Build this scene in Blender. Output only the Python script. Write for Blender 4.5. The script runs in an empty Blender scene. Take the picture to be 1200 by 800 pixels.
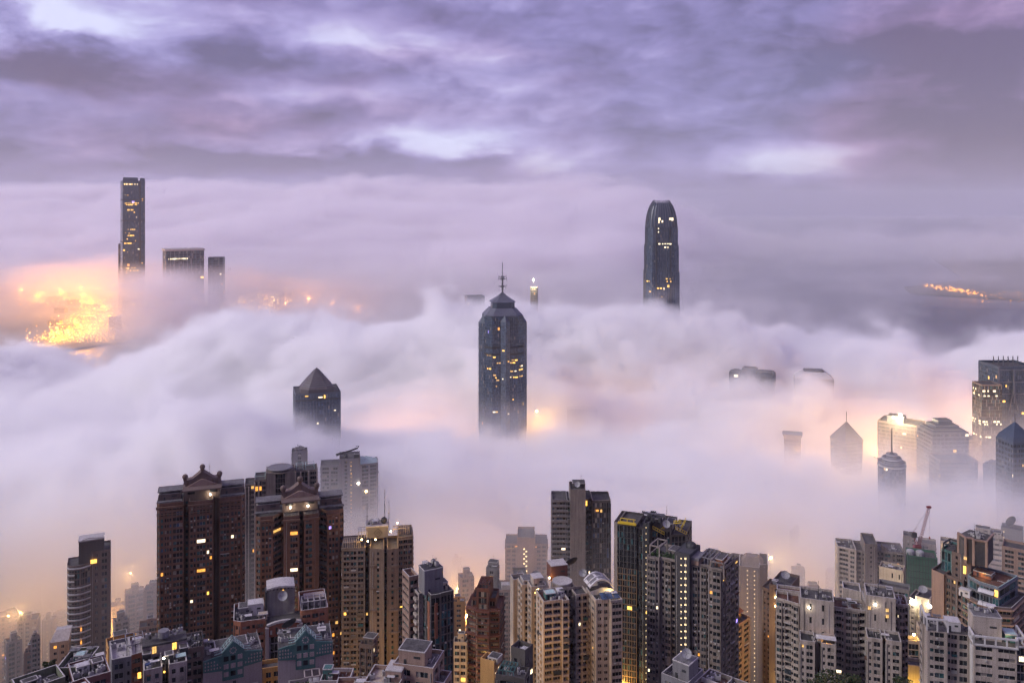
import bpy, math, random
from mathutils import Vector, noise as mnoise

# ---------------------------------------------------------------- camera, render, world, sun
SC = bpy.context.scene
COL = SC.collection
F_PX = 1000.0                     # focal length in photo pixels (photo 1200 x 800)
CAM_Z = 405.0
HORIZON = 242.0                   # row of the horizon: level camera with the lens shifted down

cam_d = bpy.data.cameras.new('camera')
cam_d.sensor_width = 36.0
cam_d.lens = 36.0 * F_PX / 1200.0
cam_d.clip_start = 1.0
cam_d.clip_end = 60000.0
cam = bpy.data.objects.new('camera', cam_d)
COL.objects.link(cam)
cam.location = (0, 0, CAM_Z)
cam.rotation_euler = (math.pi / 2, 0, 0)
cam_d.shift_y = -(400.0 - HORIZON) / 1200.0
SC.camera = cam

SC.render.engine = 'CYCLES'
SC.view_settings.view_transform = 'Standard'
SC.view_settings.look = 'None'
SC.view_settings.exposure = 0.90
SC.view_settings.gamma = 1.0
cy = SC.cycles
cy.use_denoising = True
cy.use_adaptive_sampling = True
cy.adaptive_threshold = 0.03
cy.adaptive_min_samples = 12
cy.max_bounces = 12
cy.diffuse_bounces = 2
cy.glossy_bounces = 2
cy.transmission_bounces = 1
cy.volume_bounces = 10
cy.volume_step_rate = 3.0
cy.volume_max_steps = 256
cy.sample_clamp_indirect = 6.0
cy.use_light_tree = True
cy.caustics_reflective = False
cy.caustics_refractive = False


def ray(px, py):
    return Vector(((px - 600.0) / F_PX, 1.0, (HORIZON - py) / F_PX))


def at(px, py, d):
    """world point seen at photo pixel (px, py) whose ground distance along the view is d metres"""
    r = ray(px, py)
    return Vector((0, 0, CAM_Z)) + r * (d / r.y)


class NG:
    """tiny expression helper over node trees"""
    def __init__(self, tree):
        self.t = tree

    def n(self, kind, **kw):
        nd = self.t.nodes.new(kind)
        for k, v in kw.items():
            setattr(nd, k, v)
        return nd

    def put(self, sock, v):
        if isinstance(v, X):
            self.t.links.new(v.s, sock)
        elif hasattr(v, 'links') or isinstance(v, bpy.types.NodeSocket):
            self.t.links.new(v, sock)
        else:
            sock.default_value = v

    def m(self, op, *a, clamp=False):
        nd = self.n('ShaderNodeMath', operation=op)
        nd.use_clamp = clamp
        for i, v in enumerate(a):
            self.put(nd.inputs[i], v)
        return X(self, nd.outputs[0])

    def sstep(self, v, a, b, lo=0.0, hi=1.0):
        nd = self.n('ShaderNodeMapRange')
        nd.interpolation_type = 'SMOOTHSTEP'
        for i, q in enumerate((v, a, b, lo, hi)):
            self.put(nd.inputs[i], q)
        return X(self, nd.outputs[0])

    def lstep(self, v, a, b, lo=0.0, hi=1.0):
        nd = self.n('ShaderNodeMapRange')
        for i, q in enumerate((v, a, b, lo, hi)):
            self.put(nd.inputs[i], q)
        return X(self, nd.outputs[0])

    def xyz(self, x, y, z):
        nd = self.n('ShaderNodeCombineXYZ')
        for i, v in enumerate((x, y, z)):
            self.put(nd.inputs[i], v)
        return X(self, nd.outputs[0])

    def sep(self, v):
        nd = self.n('ShaderNodeSeparateXYZ')
        self.put(nd.inputs[0], v)
        return [X(self, o) for o in nd.outputs]

    def noise(self, vec, scale, detail=3, rough=0.5, dist=0.0, out=0, dim='3D'):
        nd = self.n('ShaderNodeTexNoise')
        nd.noise_dimensions = dim
        self.put(nd.inputs['Vector'], vec)
        nd.inputs['Scale'].default_value = scale
        nd.inputs['Detail'].default_value = detail
        nd.inputs['Roughness'].default_value = rough
        nd.inputs['Distortion'].default_value = dist
        return X(self, nd.outputs[out])

    def mixc(self, fac, a, b, blend='MIX'):
        nd = self.n('ShaderNodeMix', data_type='RGBA', blend_type=blend)
        self.put(nd.inputs[0], fac)
        self.put(nd.inputs[6], (*a, 1) if isinstance(a, tuple) and len(a) == 3 else a)
        self.put(nd.inputs[7], (*b, 1) if isinstance(b, tuple) and len(b) == 3 else b)
        return X(self, nd.outputs[2])


class X:
    def __init__(self, g, s): self.g, self.s = g, s
    def __add__(self, o): return self.g.m('ADD', self, o)
    __radd__ = __add__
    def __sub__(self, o): return self.g.m('SUBTRACT', self, o)
    def __rsub__(self, o): return self.g.m('SUBTRACT', o, self)
    def __mul__(self, o): return self.g.m('MULTIPLY', self, o)
    __rmul__ = __mul__
    def __truediv__(self, o): return self.g.m('DIVIDE', self, o)
    def mx(self, o): return self.g.m('MAXIMUM', self, o)
    def mn(self, o): return self.g.m('MINIMUM', self, o)
    def exp(self): return self.g.m('EXPONENT', self)


# ---- world: Nishita daylight veiled by a lilac stratus deck
SUN_EL, SUN_AZ = math.radians(33), math.radians(-106)
world = bpy.data.worlds.new('World')
SC.world = world
world.use_nodes = True
wt = world.node_tree
wt.nodes.clear()
g = NG(wt)
sky = g.n('ShaderNodeTexSky', sky_type='NISHITA', sun_disc=False, sun_elevation=SUN_EL, sun_rotation=SUN_AZ)
tc = g.n('ShaderNodeTexCoord')
dx, dy, dz = g.sep(tc.outputs['Generated'])
el = g.m('ARCSINE', dz)
az = g.m('ARCTAN2', dx, dy)
den = dz.mx(0.0) + 0.16
P = g.xyz(dx / den, dy / den, 0.0)
warp = g.noise(P, 0.9, 2, 0.5)
P2 = g.xyz(dx / den + warp * 1.1, dy / den * 1.5 + warp * 0.9, dz * 3.0)
n1 = g.noise(P2, 0.75, 5, 0.52, 0.3)
n2 = g.noise(g.xyz(az * 1.7 + warp * 0.16, el * 3.6 + warp * 0.2, 0.3), 4.6, 6, 0.56, 0.12)
n3 = g.noise(g.xyz(az * 1.0, el * 3.0, 2.7), 2.6, 3, 0.5, 0.2)
waz = az + (warp - 0.5) * 0.22 + (n2 - 0.5) * 0.16
wel = el + (n3 - 0.5) * 0.09 + (n2 - 0.5) * 0.07


def sky_blob(px, py, rx, ry, amt):
    r = ray(px, py).normalized()
    ca, ce = math.atan2(r.x, r.y), math.asin(r.z)
    a = (waz - ca) / (rx / F_PX)
    b = (wel - ce) / (ry / F_PX)
    return (0.0 - (a * a + b * b)).exp() * amt


n4 = g.noise(g.xyz(az * 3.0 + n2 * 0.25, el * 7.5 + n2 * 0.35, 5.1), 7.0, 5, 0.6, 0.2)
lum = (n1 - 0.5) * 0.6 + (n2 - 0.5) * 1.35 + (n4 - 0.5) * 0.75 + 0.38
SKY_BLOBS = [(935, 190, 105, 27, .95), (960, 205, 60, 14, .25), (70, 30, 120, 28, .60), (150, 55, 60, 20, .35), (405, 42, 110, 26, .45), (380, 115, 100, 18, .42),
             (505, 165, 130, 16, .50), (640, 175, 110, 14, .30), (90, 128, 160, 15, .30), (250, 15, 90, 16, .2),
             (80, 88, 230, 27, -.55), (290, 185, 250, 13, -.55), (1000, 40, 180, 50, -.52), (1150, 140, 130, 85, -.48), (1080, 250, 220, 60, -.40),
             (700, 60, 70, 30, -.15), (620, 100, 70, 22, .22), (540, 18, 120, 14, -.35), (800, 110, 70, 24, -.15),
             (780, 165, 150, 20, -.30), (300, 140, 160, 10, -.25), (900, 130, 90, 22, -.15), (1160, 15, 130, 40, -.30)]
for b_ in SKY_BLOBS:
    lum = lum + sky_blob(*b_)
lum = g.lstep(lum, -0.05, 1.0)
cr = g.n('ShaderNodeValToRGB')
g.put(cr.inputs[0], lum)
els = cr.color_ramp.elements
els[0].position = 0.0; els[0].color = (0.120, 0.088, 0.205, 1)
els[1].position = 1.0; els[1].color = (0.690, 0.690, 0.900, 1)
for p_, c_ in ((0.35, (0.245, 0.198, 0.425, 1)), (0.62, (0.400, 0.345, 0.625, 1))):
    e_ = els.new(p_); e_.color = c_
rose = g.sstep(n3 + sky_blob(90, 92, 220, 26, .30) + sky_blob(1180, 190, 120, 110, .75) + sky_blob(400, 135, 200, 22, .12), 0.42, 0.80)
deck = g.mixc(rose * 0.8, X(g, cr.outputs[0]), (1.0, 0.66, 0.60), 'MULTIPLY')
# towards the horizon and below it the deck melts into pale far mist
hz_ = g.sstep(el, 0.075, -0.02)
deck = g.mixc(hz_ * 0.8, deck, (0.27, 0.215, 0.37))
veil = g.mixc(0.90, X(g, sky.outputs[0]), g.mixc(1.0, deck, (6.2, 6.2, 6.5), 'MULTIPLY'))
bg = g.n('ShaderNodeBackground')
g.put(bg.inputs[0], veil)
bg.inputs[1].default_value = 0.10
wo = g.n('ShaderNodeOutputWorld')
wt.links.new(bg.outputs[0], wo.inputs[0])

sun_d = bpy.data.lights.new('sun', 'SUN')
sun_d.energy = 1.5
sun_d.angle = math.radians(25)
sun_d.color = (1.0, 0.94, 0.90)
sun = bpy.data.objects.new('sun', sun_d)
COL.objects.link(sun)
sun.location = (0, 0, 900)
sdir = Vector((math.sin(SUN_AZ) * math.cos(SUN_EL), math.cos(SUN_AZ) * math.cos(SUN_EL), math.sin(SUN_EL)))
sun.rotation_euler = sdir.to_track_quat('Z', 'Y').to_euler()

# ---------------------------------------------------------------- materials
MATS = {}


def mat(name, col, rough=0.8, stain=0.35, scale=0.12, metal=0.0, spec=0.35, bump=0.0):
    """plain weathered surface: broad blotches, rain streaks and grain in the base colour"""
    if name in MATS:
        return MATS[name]
    m = bpy.data.materials.new(name)
    m.use_nodes = True
    t = m.node_tree
    g = NG(t)
    b = t.nodes['Principled BSDF']
    tcn = g.n('ShaderNodeTexCoord')
    px, py, pz = g.sep(tcn.outputs['Object'])
    blot = g.noise(tcn.outputs['Object'], scale, 4, 0.6)
    streak = g.noise(g.xyz(px * 1.1, py * 1.1, pz * 0.05), 1.0, 3, 0.6)
    grain = g.noise(tcn.outputs['Object'], 2.2, 3, 0.6)
    f = g.lstep(blot * 0.42 + streak * 0.5 + grain * 0.25, 0.42, 0.76)
    dark = tuple(c * (1 - stain) * k for c, k in zip(col, (1.0, 0.97, 0.93)))
    light = tuple(min(1, c * (1 + stain * 0.45)) for c in col)
    g.put(b.inputs['Base Color'], g.mixc(f, dark, light))
    b.inputs['Roughness'].default_value = rough
    b.inputs['Metallic'].default_value = metal
    b.inputs['Specular IOR Level'].default_value = spec
    MATS[name] = m
    return m


def glass(name, col, rough=0.2, spec=0.28):
    if name in MATS:
        return MATS[name]
    m = bpy.data.materials.new(name)
    m.use_nodes = True
    t = m.node_tree
    g = NG(t)
    b = t.nodes['Principled BSDF']
    tcn = g.n('ShaderNodeTexCoord')
    n = g.noise(tcn.outputs['Object'], 0.55, 2, 0.6)
    f = g.lstep(n, 0.35, 0.65)
    g.put(b.inputs['Base Color'], g.mixc(f, tuple(c * 0.5 for c in col), tuple(min(1, c * 1.5) for c in col)))
    b.inputs['Roughness'].default_value = rough
    b.inputs['Specular IOR Level'].default_value = spec
    MATS[name] = m
    return m


def lamp(name, col, strength):
    if name in MATS:
        return MATS[name]
    m = bpy.data.materials.new(name)
    m.use_nodes = True
    t = m.node_tree
    g = NG(t)
    b = t.nodes['Principled BSDF']
    b.inputs['Base Color'].default_value = (0.2, 0.18, 0.15, 1)
    tcn = g.n('ShaderNodeTexCoord')
    n = g.noise(tcn.outputs['Object'], 1.3, 2, 0.6)
    b.inputs['Emission Color'].default_value = (*col, 1)
    g.put(b.inputs['Emission Strength'], g.lstep(n, 0.3, 0.7, strength * 0.45, strength * 1.3))
    m.cycles.emission_sampling = 'NONE'
    MATS[name] = m
    return m


G_DARK = glass('glass_dark', (0.012, 0.014, 0.018))
G_MID = glass('glass_grey', (0.035, 0.045, 0.055))
G_TEAL = glass('glass_teal', (0.03, 0.085, 0.095), 0.2)
G_CURT = mat('curtain', (0.22, 0.20, 0.18), 0.8, 0.4, 0.6)
G_BLUE = glass('glass_blue', (0.05, 0.08, 0.14), 0.15)
L_WARM = lamp('lit_amber', (1.0, 0.52, 0.08), 1.6)
L_DIM = lamp('lit_dim_amber', (1.0, 0.55, 0.14), 0.7)
L_PALE = lamp('lit_pale', (1.0, 0.80, 0.50), 1.5)
L_ORNG = lamp('lit_orange', (1.0, 0.38, 0.05), 1.0)
L_BLUE = lamp('lit_violet', (0.35, 0.25, 1.0), 1.4)
L_STAIR = lamp('lit_stair', (1.0, 0.72, 0.36), 1.7)
L_HOT = lamp('lamp_hot', (1.0, 0.62, 0.22), 25.0)
L_WHITE = lamp('lamp_white', (1.0, 0.88, 0.66), 30.0)
M_ROOF = mat('roof_felt', (0.085, 0.08, 0.08), 0.9, 0.65, 0.3)
M_ROOFG = mat('roof_grey', (0.15, 0.145, 0.15), 0.9, 0.6, 0.3)
M_ROOFR = mat('roof_rust', (0.12, 0.055, 0.038), 0.9, 0.65, 0.3)
M_COPE = mat('coping', (0.44, 0.42, 0.41), 0.7, 0.4)
M_STEEL = mat('steel', (0.16, 0.16, 0.17), 0.5, 0.3, metal=0.5)
M_DARK = mat('dark_metal', (0.035, 0.036, 0.04), 0.6, 0.3)
M_WHITE = mat('white_paint', (0.50, 0.49, 0.50), 0.6, 0.25)
M_DISH = mat('dish_paint', (0.30, 0.30, 0.32), 0.6, 0.3)
M_AC = mat('ac_casing', (0.38, 0.37, 0.36), 0.6, 0.3)


# ---------------------------------------------------------------- mesh builder
class MB:
    def __init__(self):
        self.v, self.f, self.mi, self.ms = [], [], [], []

    def midx(self, m):
        if m not in self.ms:
            self.ms.append(m)
        return self.ms.index(m)

    def face(self, pts, m):
        n = len(self.v)
        self.v.extend(pts)
        self.f.append(tuple(range(n, n + len(pts))))
        self.mi.append(self.midx(m))

    def box(self, c, s, m, rz=0.0):
        """c = centre of the bottom face"""
        x, y, z = c
        a, b, h = s[0] / 2, s[1] / 2, s[2]
        ca, sa = math.cos(rz), math.sin(rz)
        q = [(x + u * ca - v * sa, y + u * sa + v * ca) for u, v in ((-a, -b), (a, -b), (a, b), (-a, b))]
        self.prism(q, z, z + h, m)

    def prism(self, poly, z0, z1, m, mtop=None, bottom=True):
        n = len(poly)
        k = len(self.v)
        self.v.extend([(p[0], p[1], z0) for p in poly])
        self.v.extend([(p[0], p[1], z1) for p in poly])
        mi = self.midx(m)
        for i in range(n):
            j = (i + 1) % n
            self.f.append((k + i, k + j, k + n + j, k + n + i))
            self.mi.append(mi)
        self.f.append(tuple(k + n + i for i in range(n)))
        self.mi.append(self.midx(mtop) if mtop else mi)
        if bottom:
            self.f.append(tuple(k + i for i in reversed(range(n))))
            self.mi.append(mi)

    def taper(self, poly0, z0, poly1, z1, m, cap=True):
        n = len(poly0)
        k = len(self.v)
        self.v.extend([(p[0], p[1], z0) for p in poly0])
        self.v.extend([(p[0], p[1], z1) for p in poly1])
        mi = self.midx(m)
        for i in range(n):
            j = (i + 1) % n
            self.f.append((k + i, k + j, k + n + j, k + n + i))
            self.mi.append(mi)
        if cap:
            self.f.append(tuple(k + n + i for i in range(n)))
            self.mi.append(mi)

    def bar(self, a, b, r, m, n=4):
        a, b = Vector(a), Vector(b)
        d = b - a
        if d.length < 1e-5:
            return
        q = d.to_track_quat('Z', 'Y')
        ring = [q @ Vector((r * math.cos(2 * math.pi * (i + .5) / n), r * math.sin(2 * math.pi * (i + .5) / n), 0)) for i in range(n)]
        k = len(self.v)
        self.v.extend([tuple(a + p) for p in ring] + [tuple(b + p) for p in ring])
        mi = self.midx(m)
        for i in range(n):
            j = (i + 1) % n
            self.f.append((k + i, k + j, k + n + j, k + n + i)); self.mi.append(mi)
        self.f.append(tuple(k + n + i for i in range(n))); self.mi.append(mi)
        self.f.append(tuple(k + i for i in reversed(range(n)))); self.mi.append(mi)

    def cyl(self, c, r, h, m, n=16, r2=None):
        r2 = r if r2 is None else r2
        ca = [(math.cos(2 * math.pi * i / n), math.sin(2 * math.pi * i / n)) for i in range(n)]
        self.taper([(c[0] + r * a, c[1] + r * b) for a, b in ca], c[2], [(c[0] + r2 * a, c[1] + r2 * b) for a, b in ca], c[2] + h, m)

    def dome(self, c, r, m, n=14, rings=5, squash=1.0, full=False):
        prev = None
        lo = -rings if full else 0
        for i in range(lo, rings + 1):
            a = math.pi / 2 * i / rings
            rr = max(0.001, r * math.cos(a))
            ring = [(c[0] + rr * math.cos(2 * math.pi * j / n), c[1] + rr * math.sin(2 * math.pi * j / n)) for j in range(n)]
            z = c[2] + r * squash * math.sin(a)
            if prev:
                self.taper(prev[0], prev[1], ring, z, m, cap=(i == rings))
            prev = (ring, z)

    def build(self, name, parent=None, kind=None, label=None):
        me = bpy.data.meshes.new(name)
        me.from_pydata(self.v, [], self.f)
        for m in self.ms:
            me.materials.append(m)
        me.polygons.foreach_set('material_index', self.mi)
        me.update()
        o = bpy.data.objects.new(name, me)
        COL.objects.link(o)
        if parent:
            o.parent = parent
        if kind:
            o['kind'] = kind
        if label:
            o['label'] = label
        return o


def thing(name, label, cat, loc=(0, 0, 0), rz=0.0, group=None):
    o = bpy.data.objects.new(name, None)
    COL.objects.link(o)
    o.location = loc
    o.rotation_euler = (0, 0, rz)
    o.empty_display_size = 5
    o['label'] = label
    o['category'] = cat
    if group:
        o['group'] = group
    return o


def tag(o, label, cat, group=None):
    o['label'] = label
    o['category'] = cat
    if group:
        o['group'] = group
    return o


def ground_z(x, y):
    pts = [(-500, 330), (100, 250), (250, 165), (360, 118), (450, 88), (600, 52), (800, 22), (1000, 6), (1500, 3.5)]
    if y <= pts[0][0]:
        return pts[0][1]
    for (a, za), (b, zb) in zip(pts, pts[1:]):
        if y <= b:
            return za + (zb - za) * (y - a) / (b - a)
    return 3.5


def kpx(py, d):
    """metres per photo pixel at row py and ground distance d"""
    return d / ray(600, py).y / F_PX


LIT_MESH = {}
_lr = random.Random(3)


def lit_mesh(w, h, m):
    """glazed opening with the light on: frame, mullions, sometimes one leaf dark or half curtained"""
    var = _lr.choice((0, 0, 1, 2, 3)) if w > 1.5 and m not in (L_STAIR, L_HOT, L_WHITE) else 0
    if m is L_WARM and _lr.random() < .45:
        m = L_DIM
    key = (round(w, 1), round(h, 1), m.name, var)
    if key not in LIT_MESH:
        b = MB()
        a, c = key[0] / 2, key[1] / 2
        q = lambda x0, x1, z0, z1, y, mm: b.face([(x0, y, z0), (x1, y, z0), (x1, y, z1), (x0, y, z1)], mm)
        cut = {0: a, 1: -a * .1, 2: a, 3: a}[var]
        lo = a * .1 if var == 2 else -a
        if lo > -a:
            q(-a, lo, -c, c, 0, G_DARK)
        q(lo, cut, -c, c, 0, m)
        if cut < a:
            q(cut, a, -c, c, 0, G_MID)
        if var == 3:
            q(-a, -a * .35, -c, c, -.03, G_CURT)
            q(-a * .35, a, -c, -c * .45, -.03, G_DARK)
        for x0, x1, z0, z1 in ((-a, a, -c, -c + .09), (-a, a, c - .09, c), (-.045, .045, -c, c)):
            q(x0, x1, z0, z1, -.05, M_DARK)
        me = bpy.data.meshes.new('lit_window')
        me.from_pydata(b.v, [], b.f)
        for mm in b.ms:
            me.materials.append(mm)
        me.polygons.foreach_set('material_index', b.mi)
        LIT_MESH[key] = me
    return LIT_MESH[key]


OPEN = {  # kind: bottom, top, side inset, recess
    'w': (.25, .86, .03, .34), 's': (.34, .82, .13, .28), 't': (.08, .94, .03, .2), 'g': (.04, .97, .02, .10),
    'l': (.45, .70, .34, .15), 'm': (.26, .82, .06, .32), 'n': (.28, .84, .17, .26), 'r': (.34, .80, .01, .6),
}


class Tower:
    """one building: an Empty at its foot, a wall part, a glazing part, lit windows and roof pieces"""
    def __init__(self, name, label, px, py, d, rot=0.0, zb=None, seed=0, cat='building', group=None, back=0.0):
        p = at(px, py, d)
        self.zb = ground_z(p.x, p.y) - 4 if zb is None else zb
        self.H = p.z - self.zb
        if name.startswith('apartment'):     # the row given is where the middle of the roof shows
            self.H -= (HORIZON - py) / F_PX * -8.0
        self.root = thing(name, label, cat, (p.x, p.y, self.zb), math.radians(rot) - math.atan2(p.x, p.y), group)
        self.k = kpx(py, d)
        self.W, self.G, self.R = MB(), MB(), MB()
        self.lits = []
        self.rnd = random.Random(seed or (int(px * 7 + py)))
        self.glz = None
        self.plit = 0.02

    def pick(self):
        r = self.rnd.random()
        if self.glz:
            acc = 0
            for w, m in self.glz:
                acc += w
                if r < acc:
                    return m
            return self.glz[-1][1]
        return G_DARK if r < .62 else G_MID if r < .82 else G_TEAL if r < .88 else G_CURT if r < .97 else G_BLUE

    def facade(self, A, B, z0, z1, cols, fh=3.0, m=None, reps=1, plit=None, ac=0.08, lm=None, band=None, soff=0):
        W, G, rnd = self.W, self.G, self.rnd
        plit = (self.plit if plit is None else plit) * .75
        L = math.hypot(B[0] - A[0], B[1] - A[1])
        tx, ty = (B[0] - A[0]) / L, (B[1] - A[1]) / L
        nx, ny = ty, -tx
        nf = max(1, int(round((z1 - z0) / fh)))
        fh = (z1 - z0) / nf
        P = lambda t, o, z: (A[0] + tx * t + nx * o, A[1] + ty * t + ny * o, z)
        if '*' in cols:
            cols, r_ = cols.split('*')
            reps = int(r_)
        toks = cols.split() * reps
        tot = sum(float(c[1:] or 1) for c in toks)
        t = 0.0
        ang = math.atan2(ty, tx)
        for c in toks:
            w = float(c[1:] or 1) / tot * L
            k = c[0]
            if k == 'p':
                W.face([P(t, 0, z0), P(t + w, 0, z0), P(t + w, 0, z1), P(t, 0, z1)], m)
                if .5 < w < 5 and rnd.random() < .55:   # rain pipe down the blind strip
                    self.obox(P, t + w * .42, t + w * .42 + .16, .01, .2, z0, z1 - .4, G, M_STEEL if rnd.random() < .6 else M_AC)
                t += w
                continue
            if k == 'o':    # proud pier
                W.face([P(t, .5, z0), P(t + w, .5, z0), P(t + w, .5, z1), P(t, .5, z1)], m)
                W.face([P(t, 0, z0), P(t, .5, z0), P(t, .5, z1), P(t, 0, z1)], m)
                W.face([P(t + w, .5, z0), P(t + w, 0, z0), P(t + w, 0, z1), P(t + w, .5, z1)], m)
                t += w
                continue
            out = 0.0
            if k in 'yY':   # projecting bay window
                out = 0.7
                W.face([P(t, 0, z0), P(t, out, z0), P(t, out, z1), P(t, 0, z1)], m)
                W.face([P(t + w, out, z0), P(t + w, 0, z0), P(t + w, 0, z1), P(t + w, out, z1)], m)
                a, b, ins, rec = (.30, .86, .08, .2)
            elif k == 'b':
                a, b, ins, rec = (.30, .98, .02, 1.5)
            elif k == 'B':
                a, b, ins, rec = (.06, .93, .06, .25)
            else:
                a, b, ins, rec = OPEN[k]
            i0, i1 = t + w * ins, t + w * (1 - ins)
            if ins > 0.001:
                W.face([P(t, out, z0), P(i0, out, z0), P(i0, out, z1), P(t, out, z1)], m)
                W.face([P(i1, out, z0), P(t + w, out, z0), P(t + w, out, z1), P(i1, out, z1)], m)
            zz = z0
            for f in range(nf):
                ja, jc = (rnd.uniform(-.035, .05), rnd.uniform(-.05, .03)) if fh < 3.7 and k in 'wsmnr' else (0, 0)
                za, zc = z0 + (f + a + ja) * fh, z0 + (f + b + jc) * fh
                W.face([P(i0, out, zz), P(i1, out, zz), P(i1, out, za), P(i0, out, za)], m)
                q = out - rec
                W.face([P(i0, out, za), P(i1, out, za), P(i1, q, za), P(i0, q, za)], m)
                W.face([P(i0, q, zc), P(i1, q, zc), P(i1, out, zc), P(i0, out, zc)], m)
                W.face([P(i0, q, za), P(i0, q, zc), P(i0, out, zc), P(i0, out, za)], m)
                W.face([P(i1, out, za), P(i1, out, zc), P(i1, q, zc), P(i1, q, za)], m)
                litm = None
                if k == 'l':
                    litm = lm or L_STAIR
                elif rnd.random() < plit:
                    r = rnd.random()
                    litm = L_WARM if r < .5 else L_PALE if r < .75 else L_ORNG if r < .97 else L_BLUE
                if litm and len(self.lits) < 290:
                    self.lits.append((P((i0 + i1) / 2, q, (za + zc) / 2), ang, i1 - i0, zc - za, litm))
                else:
                    # two or three panes, each with its own curtain or reflection
                    np_ = 1 if (i1 - i0) < 1.3 else 2 if (i1 - i0) < 3.4 else 3
                    for j in range(np_):
                        u0, u1 = i0 + (i1 - i0) * j / np_, i0 + (i1 - i0) * (j + 1) / np_
                        G.face([P(u0, q, za), P(u1, q, za), P(u1, q, zc), P(u0, q, zc)], self.pick())
                        if j:
                            G.face([P(u0 - .05, q + .04, za), P(u0 + .05, q + .04, za), P(u0 + .05, q + .04, zc), P(u0 - .05, q + .04, zc)], M_AC)
                if k == 'B':
                    hz = z0 + f * fh
                    self.obox(P, i0 - .1, i1 + .1, 0, 1.3, hz - .06, hz + .10, W, m)
                    self.obox(P, i0 - .1, i1 + .1, 1.18, 1.3, hz + .10, hz + 1.1, W, m)
                if ac and fh < 3.7 and k != 'g' and rnd.random() < ac:
                    u = i0 + rnd.random() * max(.1, (i1 - i0 - .7))
                    self.obox(P, u, u + .7, out, out + .45, za - .62, za - .12, G, M_AC)
                if band:
                    pass
                if fh < 3.7 and k in 'wmnb' and not litm and rnd.random() < .05:   # window cage or glazed-in box hung outside
                    cm = rnd.choice((G_MID, M_AC, M_STEEL, G_TEAL))
                    self.obox(P, i0 + .05, i1 - .05, out + .02, out + .45, za - .08, za + (zc - za) * rnd.uniform(.35, .9), G, cm)
                if fh < 3.7 and k in 'wmnsb' and rnd.random() < .035:   # rusty awning over a window
                    self.obox(P, i0 - .1, i1 + .1, out, out + .75, zc + .02, zc + .1, G, rnd.choice((M_AC, M_COPE, M_ROOFR, M_STEEL)))
                zz = zc
            W.face([P(i0, out, zz), P(i1, out, zz), P(i1, out, z1), P(i0, out, z1)], m)
            t += w
        if band:
            h, o, bm_ = band
            for f in range(nf + 1):
                z = z0 + f * fh
                self.obox(P, 0.02, L - 0.02, 0.02, o, z - h / 2, z + h / 2, W, bm_ or m)

    def obox(self, P, t0, t1, o0, o1, z0, z1, mb, m):
        q = [P(t0, o1, z0), P(t1, o1, z0), P(t1, o0, z0), P(t0, o0, z0)]
        mb.prism([(a[0], a[1]) for a in q], z0, z1, m)

    def block(self, poly, z0, z1, edges, fh=3.0, m=None, parapet=1.1, roof=None, cope=None, **kw):
        """walls round a polygon (anticlockwise seen from above) plus a flat roof behind a parapet"""
        n = len(poly)
        for i in range(n):
            A, B = poly[i], poly[(i + 1) % n]
            e = edges[i] if isinstance(edges, (list, tuple)) else edges
            if e is None or e == '':
                self.W.face([(A[0], A[1], z0), (B[0], B[1], z0), (B[0], B[1], z1), (A[0], A[1], z1)], m)
            else:
                self.facade(A, B, z0, z1, e, fh, m, **kw)
        self.roof(poly, z1, m, parapet, roof or M_ROOF, cope or m)
        return self

    def roof(self, poly, z, m, h=1.1, rm=None, cope=None, th=0.35):
        rm = rm or M_ROOF
        n = len(poly)
        self.R.face([(p[0], p[1], z - .02) for p in poly], rm)
        if h <= 0:
            return
        # inner offset ring for the parapet
        inner = []
        for i in range(n):
            p0, p1, p2 = Vector(poly[i - 1]), Vector(poly[i]), Vector(poly[(i + 1) % n])
            d1, d2 = (p1 - p0).normalized(), (p2 - p1).normalized()
            n1, n2 = Vector((-d1.y, d1.x)), Vector((-d2.y, d2.x))
            bis = n1 + n2
            if bis.length < 1e-4:
                bis = n1
            bis.normalize()
            k = th / max(.35, bis.dot(n1))
            q = p1 + bis * k
            inner.append((q.x, q.y))
        for i in range(n):
            j = (i + 1) % n
            a, b, c, d = poly[i], poly[j], inner[j], inner[i]
            self.R.face([(a[0], a[1], z), (b[0], b[1], z), (b[0], b[1], z + h), (a[0], a[1], z + h)], m)
            self.R.face([(c[0], c[1], z), (d[0], d[1], z), (d[0], d[1], z + h), (c[0], c[1], z + h)], m)
            self.R.face([(a[0], a[1], z + h), (b[0], b[1], z + h), (c[0], c[1], z + h), (d[0], d[1], z + h)], cope or m)

    def part(self, name, mb=None, kind=None, label=None):
        return (mb or MB()).build(name, self.root, kind, label)

    def done(self):
        if self.W.f:
            self.W.build('wall', self.root)
        if self.G.f:
            self.G.build('glazing', self.root, 'stuff')
        if self.R.f:
            self.R.build('roof', self.root)
        for (p, ang, w, h, m) in self.lits:
            o = bpy.data.objects.new('lit_window', lit_mesh(w, h, m))
            COL.objects.link(o)
            o.parent = self.root
            o.location = p
            o.rotation_euler = (0, 0, ang)
        return self.root

    # ---- roof furniture, each a part of the building
    def dish(self, x, y, z, r=1.6, az=0.0, tilt=55, m=None):
        b = MB()
        n = 14
        q = Vector((math.sin(az) * math.sin(math.radians(tilt)), -math.cos(az) * math.sin(math.radians(tilt)), math.cos(math.radians(tilt)))).to_track_quat('Z', 'Y')
        c = Vector((x, y, z + r * .9 + .6))
        rings = []
        for i in range(5):
            rr = r * i / 4
            zz = rr * rr / (r * 2.6)
            rings.append([tuple(c + q @ Vector((rr * math.cos(2 * math.pi * j / n), rr * math.sin(2 * math.pi * j / n), zz))) for j in range(n)])
        for a, e in zip(rings, rings[1:]):
            for j in range(n):
                b.face([a[j], a[(j + 1) % n], e[(j + 1) % n], e[j]], m or M_DISH)
        b.bar((x, y, z), tuple(c), .14, M_STEEL)
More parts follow.
